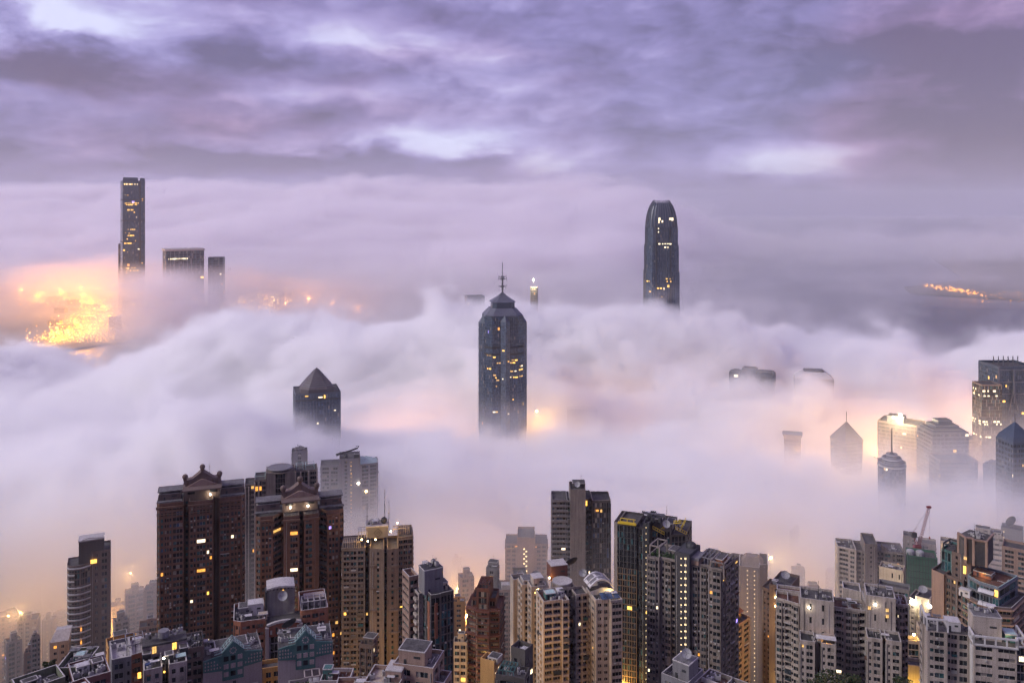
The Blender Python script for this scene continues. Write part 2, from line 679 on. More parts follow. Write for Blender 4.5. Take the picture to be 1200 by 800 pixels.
        f = c + q @ Vector((0, 0, r * .9))
        for j in (0, 5, 10):
            b.bar(rings[-1][j], tuple(f), .05, M_STEEL)
        return b.build('satellite_dish', self.root)

    def tank(self, x, y, z, w, dd, h, m=None):
        b = MB()
        b.box((x, y, z), (w, dd, h), m or M_WHITE)
        b.box((x, y, z + h), (w + .2, dd + .2, .15), M_COPE)
        b.box((x + w * .2, y, z + h + .15), (.8, .8, .25), M_STEEL)
        return b.build('water_tank', self.root)

    def antenna(self, x, y, z, h, r=.09):
        b = MB()
        b.bar((x, y, z), (x, y, z + h * .6), r * 1.5, M_DARK, 6)
        b.bar((x, y, z + h * .6), (x, y, z + h), r, M_DARK, 5)
        b.bar((x - .5, y, z + h * .62), (x + .5, y, z + h * .62), r, M_DARK)
        return b.build('antenna', self.root)

    def hut(self, x, y, z, w, dd, h, m, name='lift_house', roof=None, door=True, rz=0.0):
        b = MB()
        b.box((x, y, z), (w, dd, h), m, rz)
        b.box((x, y, z + h), (w + .3, dd + .3, .25), M_COPE, rz)
        b.box((x, y, z + h + .25), (w - .4, dd - .4, .06), roof or M_ROOF, rz)
        if door:
            ca, sa = math.cos(rz), math.sin(rz)
            for u, ww, hh, z0 in ((-w * .25, .9, 2.0, 0.02), (w * .2, w * .25, .7, h * .55)):
                b.box((x + u * ca + dd / 2 * sa, y + u * sa - dd / 2 * ca - .02, z + z0), (ww, .1, min(hh, h * .8)), M_DARK, rz)
        return b.build(name, self.root)

    def rail(self, pts, z, h=1.1, m=None, close=False):
        b = MB()
        pts = list(pts) + ([pts[0]] if close else [])
        for p, q in zip(pts, pts[1:]):
            L = math.hypot(q[0] - p[0], q[1] - p[1])
            n = max(1, int(L / 1.5))
            for zz in (h, h * .5):
                b.bar((p[0], p[1], z + zz), (q[0], q[1], z + zz), .05, m or M_STEEL)
            for i in range(n + 1):
                u = i / n
                x, y = p[0] + (q[0] - p[0]) * u, p[1] + (q[1] - p[1]) * u
                b.bar((x, y, z), (x, y, z + h), .05, m or M_STEEL)
        return b.build('railing', self.root)

    def frame(self, x0, x1, y0, y1, z, h, m=None, r=.22, nx=1, ny=1):
        b = MB()
        for i in range(nx + 1):
            x = x0 + (x1 - x0) * i / nx
            b.bar((x, y0, z + h), (x, y1, z + h), r, m or M_STEEL)
            for y in (y0, y1):
                b.bar((x, y, z), (x, y, z + h), r, m or M_STEEL)
        for j in range(ny + 1):
            y = y0 + (y1 - y0) * j / ny
            b.bar((x0, y, z + h), (x1, y, z + h), r, m or M_STEEL)
        return b.build('roof_frame', self.root)

    def clutter(self, poly_box, z, n, seed=1):
        """pipes, condensers and crates of one roof, as separate parts"""
        r = random.Random(seed)
        x0, x1, y0, y1 = poly_box
        for i in range(int(n * 1.7) + 1):
            x, y = r.uniform(x0, x1), r.uniform(y0, y1)
            k = r.random()
            if r.random() < .12:
                b = MB()
                hh = r.uniform(2, 4.5)
                b.bar((x, y, z), (x, y, z + hh), .05, M_DARK)
                for q in range(3):
                    b.bar((x - .5, y, z + hh - .3 - q * .35), (x + .5, y, z + hh - .3 - q * .35), .03, M_DARK)
                b.build('aerial', self.root)
                continue
            b = MB()
            if k < .45:
                s = r.uniform(.7, 1.5)
                b.box((x, y, z + .15), (s * 1.2, s * .8, s), M_AC, r.uniform(0, .5))
                b.cyl((x, y, z + .15 + s), s * .3, .1, M_DARK, 10)
                b.box((x - s * .3, y, z), (.12, s * .7, .16), M_STEEL)
                b.box((x + s * .3, y, z), (.12, s * .7, .16), M_STEEL)
                b.build('condenser', self.root)
            elif k < .7:
                L = r.uniform(2, 5)
                e = (x + L, y) if r.random() < .5 else (x, y + L)
                e = (min(e[0], x1), min(e[1], y1))
                b.bar((x, y, z + .4), (e[0], e[1], z + .4), .13, M_COPE, 6)
                b.bar((x, y, z), (x, y, z + .4), .13, M_COPE, 6)
                b.bar((e[0], e[1], z), (e[0], e[1], z + .4), .13, M_COPE, 6)
                b.build('pipe', self.root)
            elif k < .85:
                b.cyl((x, y, z), r.uniform(.35, .6), r.uniform(.6, 1.3), r.choice((M_COPE, M_DARK, M_STEEL)), 10)
                b.cyl((x, y, z + .6), .2, 1.0, M_STEEL, 8)
                b.build('vent', self.root)
            else:
                w = r.uniform(1.5, 3)
                for sx in (-1, 1):
                    for sy in (-1, 1):
                        b.bar((x + sx * w / 2, y + sy * .8, z), (x + sx * w / 2, y + sy * .8, z + 2.2), .06, M_STEEL)
                b.box((x, y, z + 2.2), (w + .4, 2.0, .1), r.choice((M_COPE, M_WHITE, M_ROOFG)))
                b.build('canopy', self.root)


def rect(x0, x1, y0, y1):
    return [(x0, y0), (x1, y0), (x1, y1), (x0, y1)]


def light(name, loc, power, col, size=2.0, parent=None):
    d = bpy.data.lights.new(name, 'POINT')
    d.energy = power
    d.color = col
    d.shadow_soft_size = size
    o = bpy.data.objects.new(name, d)
    COL.objects.link(o)
    o.location = loc
    if parent:
        o.parent = parent
    return o


def floodlight(loc, power, col, label, m=None, size=1.2, mast=6.0, group=None):
    """a real lamp: short mast, head and glowing lens, with its light just in front"""
    t = thing('floodlight', label, 'light', (loc[0], loc[1], loc[2] - mast), 0, group)
    b = MB(); b.bar((0, 0, 0), (0, 0, mast), .12, M_STEEL, 6); b.box((0, 0, 0), (.6, .6, .1), M_STEEL); b.build('mast', t)
    b = MB(); b.box((0, .2, mast), (1.1 * size, .5, .9 * size), M_DARK); b.build('lamp_head', t)
    b = MB(); b.dome((0, -.1, mast + .45 * size), .42 * size, m or L_HOT, 10, 4, full=True); b.build('lens', t)
    light('lamp_light', (0, -1.6, mast + .5), power, col, size, t)
    return t

# ---------------------------------------------------------------- land and water
def struct(o, label=None):
    o['kind'] = 'structure'
    if label:
        o['label'] = label
    return o


M_LAND = mat('hill_ground', (0.045, 0.05, 0.035), 0.95, 0.5, 0.02)
M_KLN = mat('reclaimed_ground', (0.17, 0.15, 0.12), 0.95, 0.5, 0.01)
M_ASPH = mat('asphalt', (0.05, 0.05, 0.05), 0.9, 0.3, 0.05)


def water_material():
    m = bpy.data.materials.new('harbour_water')
    m.use_nodes = True
    g = NG(m.node_tree)
    b = m.node_tree.nodes['Principled BSDF']
    b.inputs['Base Color'].default_value = (0.012, 0.022, 0.040, 1)
    b.inputs['Roughness'].default_value = 0.22
    tcn = g.n('ShaderNodeTexCoord')
    n = g.noise(tcn.outputs['Object'], 0.05, 4, 0.6)
    bp = g.n('ShaderNodeBump')
    bp.inputs['Strength'].default_value = 0.5
    bp.inputs['Distance'].default_value = 1.5
    g.put(bp.inputs['Height'], n)
    m.node_tree.links.new(bp.outputs[0], b.inputs['Normal'])
    return m


_w = MB()
_wm = water_material()
_w.face([(-18000, -2000, 0), (18000, -2000, 0), (18000, 29000, 0), (-18000, 29000, 0)], _wm)
struct(_w.build('harbour_water'), 'dark blue harbour water showing through the gap in the fog')


def sheet(name, nx, ny, x0, x1, y0, y1, fz, m, label):
    b = MB()
    n = 0
    for j in range(ny + 1):
        for i in range(nx + 1):
            x, y = x0 + (x1 - x0) * i / nx, y0 + (y1 - y0) * j / ny
            b.v.append((x, y, fz(x, y)))
    mi = b.midx(m)
    for j in range(ny):
        for i in range(nx):
            k = j * (nx + 1) + i
            b.f.append((k, k + 1, k + nx + 2, k + nx + 1))
            b.mi.append(mi)
    return struct(b.build(name), label)


def hill(x, y):
    if y > 1535:
        return -6.0
    return ground_z(x, y) + 4 * mnoise.noise(Vector((x * .008, y * .008, 0))) * (1 if y < 900 else .2)


sheet('ground', 80, 60, -2600, 2400, -300, 1545, hill, M_LAND, 'steep hillside falling from the viewpoint to the waterfront')

# Kowloon: reclaimed tip on the left, coast behind, and the far coast at the right
KL = [(-1700, 2330), (-1560, 2240), (-1400, 2270), (-1240, 2420), (-1130, 2600), (-900, 2720), (-500, 2780), (-150, 2950),
      (150, 3300), (250, 4000), (300, 5600), (200, 9000), (-6000, 9000), (-5200, 4600), (-3000, 3900),
      (-2150, 3500), (-1800, 3000), (-1700, 2600)]
_k = MB()
_k.prism(KL, -3, 3.2, M_KLN)
struct(_k.build('kowloon_shore'), 'flat reclaimed land across the harbour covered in amber lights')
_k = MB()
_k.prism([(480, 1500), (1500, 1500), (1700, 2060), (1150, 1960), (800, 1800), (560, 1640)], -3, 3.9, M_KLN)
struct(_k.build('waterfront'), 'flat waterfront land under the golden lights at the right')
FC = [(1850, 3950), (2150, 3700), (2700, 3350), (3600, 3100), (6500, 3500), (9000, 9000), (4200, 9000), (2500, 4700), (1950, 4250)]
_k = MB()
_k.prism(FC, -3, 3.2, M_KLN)
struct(_k.build('far_shore'), 'low dark shore at the right edge of the harbour')


def far_hill(name, cx, cy_, L, Wd, h, seed, label):
    b = MB()
    nx, ny = 60, 14
    for j in range(ny + 1):
        for i in range(nx + 1):
            u, v = i / nx, j / ny
            e = math.sin(math.pi * u) ** .8 * math.sin(math.pi * v)
            zz = h * e * (.55 + .9 * abs(mnoise.noise(Vector((u * 5, v * 2, seed)))) + .25 * mnoise.noise(Vector((u * 17, v * 7, seed))))
            b.v.append((cx + (u - .5) * L, cy_ + (v - .5) * Wd, max(0, zz) + 2))
    mi = b.midx(M_LAND)
    for j in range(ny):
        for i in range(nx):
            k = j * (nx + 1) + i
            b.f.append((k, k + 1, k + nx + 2, k + nx + 1)); b.mi.append(mi)
    return struct(b.build(name), label)


far_hill('hills', -1500, 8600, 9000, 2600, 420, 3, 'long ridge of hills dissolving into the far cloud')


# city lights too many to count, as small glowing lanterns scattered along real ground
def light_field(name, label, pts, m, size, parent=None, kind='stuff'):
    b = MB()
    for (x, y, z, s) in pts:
        a = size * s
        b.taper([(x - a, y - a), (x + a, y - a), (x + a, y + a), (x - a, y + a)], z, [(x - a * .6, y - a * .6), (x + a * .6, y - a * .6), (x + a * .6, y + a * .6), (x - a * .6, y + a * .6)], z + a * 1.6, m)
    o = b.build(name, parent)
    o['kind'] = kind
    if label:
        o['label'] = label
    return o


L_SOD = lamp('sodium_light', (1.0, 0.36, 0.02), 2.4)
L_SODW = lamp('sodium_pale', (1.0, 0.55, 0.18), 2.6)
rl = random.Random(5)


def inside(poly, x, y):
    c = False
    for i in range(len(poly)):
        (x1, y1), (x2, y2) = poly[i], poly[i - 1]
        if (y1 > y) != (y2 > y) and x < (x2 - x1) * (y - y1) / (y2 - y1) + x1:
            c = not c
    return c


def gpt(px, py, z=3.3):
    r = ray(px, py)
    t = (z - CAM_Z) / r.z
    return (r.x * t, r.y * t)


# roads of the lit peninsula follow the curves in the photograph
ROADS = [[(28, 410), (45, 411), (62, 406), (85, 404), (104, 398), (122, 391), (135, 383)],
         [(40, 404), (60, 394), (75, 390), (100, 386), (120, 378), (134, 370)],
         [(70, 386), (85, 376), (97, 366), (100, 356), (104, 346)],
         [(84, 384), (100, 374), (118, 368), (135, 360)],
         [(60, 351), (72, 349), (84, 352), (98, 357), (110, 362)],
         [(22, 352), (40, 355), (52, 357)], [(98, 350), (116, 354), (134, 352)], [(97, 362), (110, 366), (118, 362), (114, 354)],
         [(55, 398), (66, 402), (82, 396), (92, 388)]]
near_pts, pale_pts = [], []
for i, rd in enumerate(ROADS):
    P_ = [gpt(*q) for q in rd]
    b = MB()
    for a, c in zip(P_, P_[1:]):
        d_ = Vector((c[0] - a[0], c[1] - a[1]))
        nrm = Vector((-d_.y, d_.x)).normalized() * 8
        z_ = 3.3 + i * .02
        b.face([(a[0] - nrm.x, a[1] - nrm.y, z_), (c[0] - nrm.x, c[1] - nrm.y, z_), (c[0] + nrm.x, c[1] + nrm.y, z_), (a[0] + nrm.x, a[1] + nrm.y, z_)], M_ASPH)
        n = int(d_.length / 26)
        for j in range(n):
            u = j / max(1, n)
            for s in (-1.3, 1.3):
                (near_pts if rl.random() < .8 else pale_pts).append((a[0] + d_.x * u + nrm.x * s + rl.uniform(-4, 4), a[1] + d_.y * u + nrm.y * s, 12 + rl.uniform(-3, 3), rl.uniform(.5, 1.2)))
    struct(b.build('road'), None)
for n_, x0, x1, y0, y1 in ((620, 58, 134, 384, 402), (300, 95, 135, 346, 384), (130, 20, 100, 345, 362), (120, 30, 70, 396, 412)):
    for _ in range(n_):
        x, y = gpt(rl.uniform(x0, x1), rl.uniform(y0, y1))
        if inside(KL, x, y):
            (near_pts if rl.random() < .75 else pale_pts).append((x, y, 4 + rl.random() ** 3 * 40, rl.uniform(.3, 1.1)))
light_field('city_lights', 'dense amber lights of the container port and roads on the far left shore', near_pts, L_SOD, 1.35)
light_field('city_lights', 'paler lights scattered among the amber ones on the far left shore', pale_pts, L_SODW, 1.7)
pts = []
for n_, x0, x1, y0, y1 in ((160, 270, 330, 362, 374), (60, 330, 400, 350, 368), (40, 190, 260, 368, 380), (60, 140, 190, 372, 388)):
    for _ in range(n_):
        x, y = gpt(rl.uniform(x0, x1), rl.uniform(y0, y1))
        pts.append((x, y, 6 + rl.random() ** 2 * 60, rl.uniform(.3, 1.0)))
light_field('city_lights', 'faint pale lights of the streets behind the crest of fog, left of centre', pts, L_SODW, 1.9)
pts = []
for _ in range(150):
    u = rl.random()
    x, y = gpt(1083 + 70 * u + rl.uniform(-3, 3), 336 + 11 * u + rl.uniform(-1.5, 2.5))
    pts.append((x, y, 8 + rl.random() * 10, rl.uniform(.4, 1.3)))
for _ in range(45):
    x, y = gpt(rl.uniform(1150, 1198), rl.uniform(343, 356))
    pts.append((x, y, 8, rl.uniform(.3, .8)))
light_field('city_lights', 'string of amber lights along the low shore at the right edge', pts, L_SOD, 1.9)
pts = []
for _ in range(420):
    px = rl.uniform(1090, 1200); py = 505 - (px - 1090) * .33 + rl.gauss(0, 6)
    if py < 466: continue
    x, y = gpt(px, py, 8)
    pts.append((x, y, 8 + rl.random() ** 2 * 15, rl.uniform(.3, 1.1)))
light_field('city_lights', 'golden lights of the waterfront roads behind the towers at the right', pts, L_SOD, 1.5)

# ---------------------------------------------------------------- landmark towers in the fog
G_SLATE = glass('glass_slate', (0.026, 0.044, 0.072), 0.14, 0.6)
G_SLATE2 = glass('glass_slate_pale', (0.045, 0.068, 0.10), 0.14, 0.6)
GL_BAND = [(.62, G_SLATE), (.30, G_SLATE2), (.06, G_BLUE), (.02, G_CURT)]


def ngon(r, n, cx=0, cy_=0, ph=0.0):
    return [(cx + r * math.cos(ph + 2 * math.pi * i / n), cy_ + r * math.sin(ph + 2 * math.pi * i / n)) for i in range(n)]


def chamfer(w, d, c):
    a, b = w / 2, d / 2
    return [(-a + c, -b), (a - c, -b), (a, -b + c), (a, b - c), (a - c, b), (-a + c, b), (-a, b - c), (-a, -b + c)]


def shift(poly, dx_, dy_):
    return [(x + dx_, y + dy_) for x, y in poly]


def lit_rows(t, A, B, rows, m=None, h=1.6, out=.14, parts=None):
    """rows = [(z, u0, u1)] : single lit office bays on the wall from A to B, each a part"""
    L = math.hypot(B[0] - A[0], B[1] - A[1])
    tx, ty = (B[0] - A[0]) / L, (B[1] - A[1]) / L
    ang = math.atan2(ty, tx)
    rr = random.Random(int(L * 10))
    for z, u0, u1 in rows:
        n = max(1, int((u1 - u0) * L / 4.0))
        for i in range(n):
            if rr.random() < .13:
                continue
            u = (u0 + (u1 - u0) * (i + .5) / n) * L
            p = (A[0] + tx * u + ty * out, A[1] + ty * u - tx * out, z)
            o = bpy.data.objects.new('lit_window', lit_mesh(3.2, h, m or (L_WARM if rr.random() < .7 else L_PALE)))
            COL.objects.link(o)
            o.parent = t.root
            o.location = p
            o.rotation_euler = (0, 0, ang)


M_STONE_B = mat('blue_grey_cladding', (0.042, 0.060, 0.092), 0.35, 0.3, 0.05, spec=0.5)
M_FIN = mat('pale_fin', (0.13, 0.14, 0.17), 0.4, 0.2, 0.05, metal=0.3)

# --- The slim centre tower with the stepped crown and mast
t = Tower('office_tower', 'dark blue-grey glass skyscraper with a stepped crown and tall mast in the centre', 592, 372, 1035, 8, zb=2, seed=11)
t.glz = GL_BAND
H = t.H
k = t.k
w = 46 * k
body = shift(chamfer(w, w, w * .17), 0, w / 2)
t.plit = .004
t.block(body, 0, H, 'g1*14', 3.9, M_STONE_B, 1.0)
# four projecting corner-to-face prows and side shoulders, lower than the core
pw = w * .24
for (cx_, cy2, top) in ((0, -pw * .18, H - 5 * k), (-w * .5, w * .36, H - 8 * k), (w * .5, w * .36, H - 8 * k)):
    pr = [(cx_ - pw / 2, cy2), (cx_, cy2 - pw * .42), (cx_ + pw / 2, cy2), (cx_ + pw / 2, cy2 + pw), (cx_ - pw / 2, cy2 + pw)]
    t.block(pr, 0, top, ['g1*4', 'g1*4', 'g1*5', '', 'g1*5'], 3.9, M_STONE_B, 0)
    b = MB()
    b.taper(pr, top, [(cx_ - .2, cy2 + pw * .45), (cx_, cy2 + pw * .4), (cx_ + .2, cy2 + pw * .45), (cx_ + .2, cy2 + pw * .6), (cx_ - .2, cy2 + pw * .6)], top + 9 * k, M_STONE_B)
    b.build('prow_roof', t.root)
b = MB()
for z in (H * .86, H * .83):
    b.prism(shift(chamfer(w + 1.2, w + 1.2, w * .17), 0, w / 2), z, z + 2.2, M_DARK)
b.build('plant_band', t.root)
z = H
cr_ = MB()
sc = [(.95, .95, 1.5 * k), (.98, .66, 8 * k), (.58, .58, 7 * k), (.66, .08, 9 * k)]
for a, c, h in sc:
    P0, P1 = shift(chamfer(w * a, w * a, w * a * .17), 0, w / 2), shift(chamfer(w * c, w * c, w * c * .17), 0, w / 2)
    cr_.taper(P0, z, P1, z + h, M_FIN if a != c else M_STONE_B)
    z += h
cr_.build('crown', t.root)
b = MB()
zt = z - 9 * k
for p in shift(chamfer(w * .54, w * .54, w * .09), 0, w / 2):
    b.bar((p[0], p[1], zt), (0, w / 2, zt + 11 * k), .35, M_FIN)
for a in (.72, .44):
    q = shift(chamfer(w * .54 * a, w * .54 * a, w * .09 * a), 0, w / 2)
    for p, r_ in zip(q, q[1:] + q[:1]):
        b.bar((p[0], p[1], zt + 11 * k * (1 - a)), (r_[0], r_[1], zt + 11 * k * (1 - a)), .3, M_FIN)
b.build('crown_lattice', t.root)
b = MB()
b.bar((0, w / 2, z), (0, w / 2, z + 18 * k), 1.1, M_STEEL, 8)
b.bar((0, w / 2, z + 18 * k), (0, w / 2, z + 38 * k), .5, M_STEEL, 6)
for zz, r_ in ((z + 8 * k, 2.6), (z + 17 * k, 3.0), (z + 19.5 * k, 2.6)):
    b.cyl((0, w / 2, zz), r_, 1.8, M_STEEL, 8)
    for s in (-1, 1):
        b.bar((0, w / 2, zz + 1), (s * r_ * 1.7, w / 2, zz + 1), .3, M_STEEL)
        b.bar((s * r_ * 1.7, w / 2, zz - 1), (s * r_ * 1.7, w / 2, zz + 3), .3, M_STEEL)
b.build('mast', t.root)
f0, f1 = body[0], body[1]
rows = [(H - q * k, a, c) for q, a, c in ((46, .0, .45), (50, .55, 1.), (53, .1, .9), (63, .4, .95), (67, .0, .5), (70, .1, 1), (73, .0, .7), (80, .1, .6), (96, .5, .9), (110, .0, .4))]
lit_rows(t, f0, f1, [r_ for r_ in rows if r_[0] > 0], out=.9)
lit_rows(t, (-pw / 2, -pw * .18), (0, -pw * .6), [(H - q * k, .1, .95) for q in (38, 50, 64, 71)], out=.2)
lit_rows(t, (0, -pw * .6), (pw / 2, -pw * .18), [(H - q * k, .1, .95) for q in (51, 63, 71, 112)], out=.2)
lit_rows(t, body[1], body[2], [(H - q * k, .1, .9) for q in (62, 70, 58)], out=.2)
lit_rows(t, body[7], body[0], [(H - q * k, .1, .9) for q in (44, 60)], out=.2)
t.done()

# --- tall waterfront tower with the claw crown
t = Tower('office_tower', 'tallest dark tower right of centre with a rounded crown of upright fins', 778, 262, 1430, 8, zb=2, seed=12)
t.glz = GL_BAND
k, H = t.k, t.H
t.plit = .003
steps = [(40.5, 0, H - 96 * k), (39.5, H - 96 * k, H - 57 * k), (38, H - 57 * k, H - 26 * k), (36, H - 26 * k, H - 4 * k)]
for wpx, z0, z1 in steps:
    w = wpx * k
    poly = shift(chamfer(w, w, w * .16), 0, 23 * k)
    t.block(poly, z0, z1, ['g1*12', 'g1*3', 'g1*12', 'g1*3', '', '', 'g1*12', 'g1*3'], 4.2, M_STONE_B, 0)
fins = MB()
for wpx, z0, z1 in steps:
    w = wpx * k
    for u in (-.22, .22):
        fins.box((u * w, 23 * k - w / 2 - .5, z0), (1.8, 1.6, z1 - z0), M_DARK)
    for u in [i / 14 - .5 for i in range(1, 14)]:
        fins.box((u * w * .68, 23 * k - w / 2 - .1, z0), (.35, .7, z1 - z0), M_FIN)
        fins.box((-w / 2 - .1, 23 * k + u * w * .68, z0), (.7, .35, z1 - z0), M_FIN)
        fins.box((w / 2 + .1, 23 * k + u * w * .68, z0), (.7, .35, z1 - z0), M_FIN)
fins.build('facade_fin', t.root, 'stuff')
prof = [(35.5, -4), (34.5, 4), (32.8, 9), (30.0, 15), (26.0, 20.5), (21.0, 24.5)]


def squircle(a_, cy_, n=36):
    out = []
    for i in range(n):
        u = 2 * math.pi * i / n
        c_, s_ = math.cos(u), math.sin(u)
        r_ = a_ / 2 / (abs(c_) ** 3.6 + abs(s_) ** 3.6) ** (1 / 3.6)
        out.append((r_ * c_, cy_ + r_ * s_))
    return out


core = MB()
for (a, za), (c, zc) in zip(prof, prof[1:]):
    core.taper(squircle(a * k, 23 * k), H + za * k, squircle(c * k, 23 * k), H + zc * k, M_STONE_B)
core.build('crown', t.root)
for i in range(36):
    b = MB()
    prev = None
    for (a, za) in prof + [(17.5 if i % 3 else 19, 27.5 if i % 3 else 26)]:
        q_ = squircle(a * k * 1.015 + .6, 23 * k)[i]
        p = (q_[0], q_[1], H + za * k)
        if prev:
            b.bar(prev, p, .5, M_FIN)
        prev = p
    b.build('crown_fin', t.root)
poly = shift(chamfer(38 * k, 38 * k, 38 * k * .16), 0, 23 * k)
lit_rows(t, poly[0], poly[1], [(H - 24 * k, .25, 1), (H - 28 * k, .5, .8), (H - 10 * k, .2, .3), (H - 6 * k, .25, .35), (H - 34 * k, .1, .3)], L_PALE, 2.2, out=.9)
poly = shift(chamfer(40.5 * k, 40.5 * k, 40.5 * k * .16), 0, 23 * k)
lit_rows(t, poly[0], poly[1], [(H - 65 * k, .55, .95), (H - 76 * k, .2, .45), (H - 68 * k, .6, .9), (H - 86 * k, .4, .5), (H - 104 * k, .3, .7), (H - 111 * k, .6, .95)], L_WARM, 2.0, out=.9)
lit_rows(t, (-15 * k, 5.0 * k), (15 * k, 5.0 * k), [(H + 5 * k, .3, .9), (H + 2 * k, .3, .5)], L_PALE, 5, out=.6)
lit_rows(t, poly[7], poly[0], [(H - 68 * k, .1, .9), (H - 80 * k, .2, .9)], L_WARM, 2.0, out=.3)
t.done()

# --- the tallest tower across the harbour
t = Tower('office_tower', 'very tall slim skyscraper standing alone across the harbour at the far left', 157, 213, 3060, 6, zb=2, seed=13)
t.glz = GL_BAND
k, H = t.k, t.H
t.plit = .012
w = 24.5 * k
t.facade((-w / 2, 0), (w * .22, 0), 0, H, 'g1*7', 8.6, M_STONE_B)
t.facade((w * .22, 0), (w * .30, -2), 0, H, 'p1', 8.6, M_DARK)
t.facade((w * .30, -2), (w / 2, 6), 0, H, 'g1*4', 8.6, M_STONE_B)
t.facade((w / 2, 6), (w / 2, w * .9), 0, H, 'g1*8', 8.6, M_STONE_B)
t.facade((-w / 2, w), (-w / 2, 0), 0, H, 'g1*8', 8.6, M_STONE_B)
t.W.face([(w / 2, w * .9, 0), (-w / 2, w, 0), (-w / 2, w, H), (w / 2, w * .9, H)], M_STONE_B)
t.roof([(-w / 2, 0), (w * .22, 0), (w * .30, -2), (w / 2, 6), (w / 2, w * .9), (-w / 2, w)], H, M_STONE_B, 4)
for u0, u1, zoff in ((-.5, .20, 15), (.24, .5, 13)):
    b = MB()
    b.taper([(u0 * w, -.6), (u1 * w, -.6), (u1 * w, .2), (u0 * w, .2)], H - 4, [(u0 * w + 2, 1.5), (u1 * w - 2, 1.5), (u1 * w - 2, 2.2), (u0 * w + 2, 2.2)], H + zoff, M_STONE_B)
    b.build('crown_panel', t.root)
for q in (22, 46, 71, 100):
    b = MB()
    b.prism([(-w / 2 - .6, -.6), (w * .24, -.6), (w * .30, -2.8), (w / 2 + .6, 5.6), (w / 2 + .6, w), (-w / 2 - .6, w)], H - q * k, H - q * k + 4, M_DARK)
    b.build('plant_band', t.root)
lit_rows(t, (-w / 2, 0), (w * .2, 0), [(H - q * k, a, c) for q, a, c in ((3, .1, .9), (25, .2, 1), (27, .2, .9), (33, .3, .7), (56, .3, .8), (63, .3, .7), (72, .1, .6), (101, .1, .9), (104, .3, 1))], L_WARM, 5.0, out=1.0)
lit_rows(t, (-w / 2, 0), (w * .2, 0), [(H - 3 * k, .05, .95)], L_PALE, 6.0, out=1.0)
rr_ = random.Random(4)
lit_rows(t, (-w / 2, 0), (w / 2, 0), [(H - rr_.uniform(8, 180) * k, u_, u_ + .06) for u_ in [rr_.uniform(0, .9) for _ in range(34)]], None, 3.5, out=.9)
t.done()


def bulk(label, px0, px1, py, d, rot=0, dep=1.0, edges='p.4 w2 p.3*6', fh=4.0, m=None, zb=2, top=None, seed=0, plit=.02, parapet=1.5, name='office_tower', glz=None, done=True):
    t = Tower(name, label, (px0 + px1) / 2, py, d, rot, zb=zb, seed=seed)
    t.glz = glz
    t.plit = plit
    W_ = (px1 - px0) * t.k
    if rot:
        a = abs(math.radians(rot))
        W_ = W_ / (math.cos(a) + dep * math.sin(a))
    poly = rect(-W_ / 2, W_ / 2, 0, W_ * dep)
    e = edges
    t.poly, t.w = poly, W_
    t.block(poly, 0, t.H, [e, e, '', e], fh, m or M_STONE_B, parapet)
    if done:
        t.done()
    return t


M_TAN = mat('tan_cladding', (0.20, 0.16, 0.14), 0.7, 0.3, 0.05)
M_GREYC = mat('grey_cladding', (0.17, 0.165, 0.18), 0.7, 0.3, 0.05)
M_WEDGE = mat('dark_ribbed', (0.085, 0.068, 0.072), 0.55, 0.35, 0.1)

# pyramid-topped tower at left, half sunk in the fog
t = bulk('dark tower with a blunt ribbed pyramid roof rising from the fog at left of centre', 345, 401, 462, 830, 5, .9, 'g1*14', 3.8, M_STONE_B, seed=21, plit=0, glz=GL_BAND, done=False)
w, H, k = t.w, t.H, t.k
b = MB()
a = w * .37
rings = [(1.0, 0), (1.0, 5 * k), (.83, 9 * k), (.60, 15 * k), (.32, 21 * k), (.03, 27 * k)]
cy0 = w * .45
n_ = 8
for (s0, z0), (s1, z1) in zip(rings, rings[1:]):
    b.taper(shift(chamfer(2 * a * s0, 2 * a * s0, a * s0 * .45), 0, cy0), H + z0, shift(chamfer(2 * a * s1, 2 * a * s1, a * s1 * .45), 0, cy0), H + z1, M_WEDGE)
b.build('pyramid_roof', t.root)
b = MB()
for i in range(9):
    s = 1.0 - i * .1
    z = H + 8 * k + i * 2.05 * k
    q = shift(chamfer(2 * a * s * .86 + .5, 2 * a * s * .86 + .5, a * s * .4), 0, cy0)
    for p, r_ in zip(q, q[1:] + q[:1]):
        b.bar((p[0], p[1], z), (r_[0], r_[1], z), .35, M_FIN)
b.build('roof_rib', t.root, 'stuff')
b = MB(); b.bar((0, cy0, H + 26 * k), (0, cy0, H + 30 * k), .15, M_DARK); b.build('mast', t.root)
b = MB()
b.prism([(-w / 2, -.3), (w / 2, -.3), (w / 2, w * .9), (-w / 2, w * .9)], H - 7 * k, H - 5.2 * k, M_DARK)
b.build('cornice', t.root)
t.lits += [((.12 * w, -.3, H - 3 * k), 0, 3.0, 3.4, L_WARM), ((.05 * w, -.3, H - 3.4 * k), 0, 4, 1.2, L_PALE), ((-.3 * w, -.3, H - 1.2 * k), 0, 7, .8, L_WARM),
           ((.36 * w, -.3, H - 20 * k), 0, 2.4, 1.2, L_PALE), ((-.02 * w, -.3, H - 34 * k), 0, 2.2, 2, L_PALE)]
t.done()

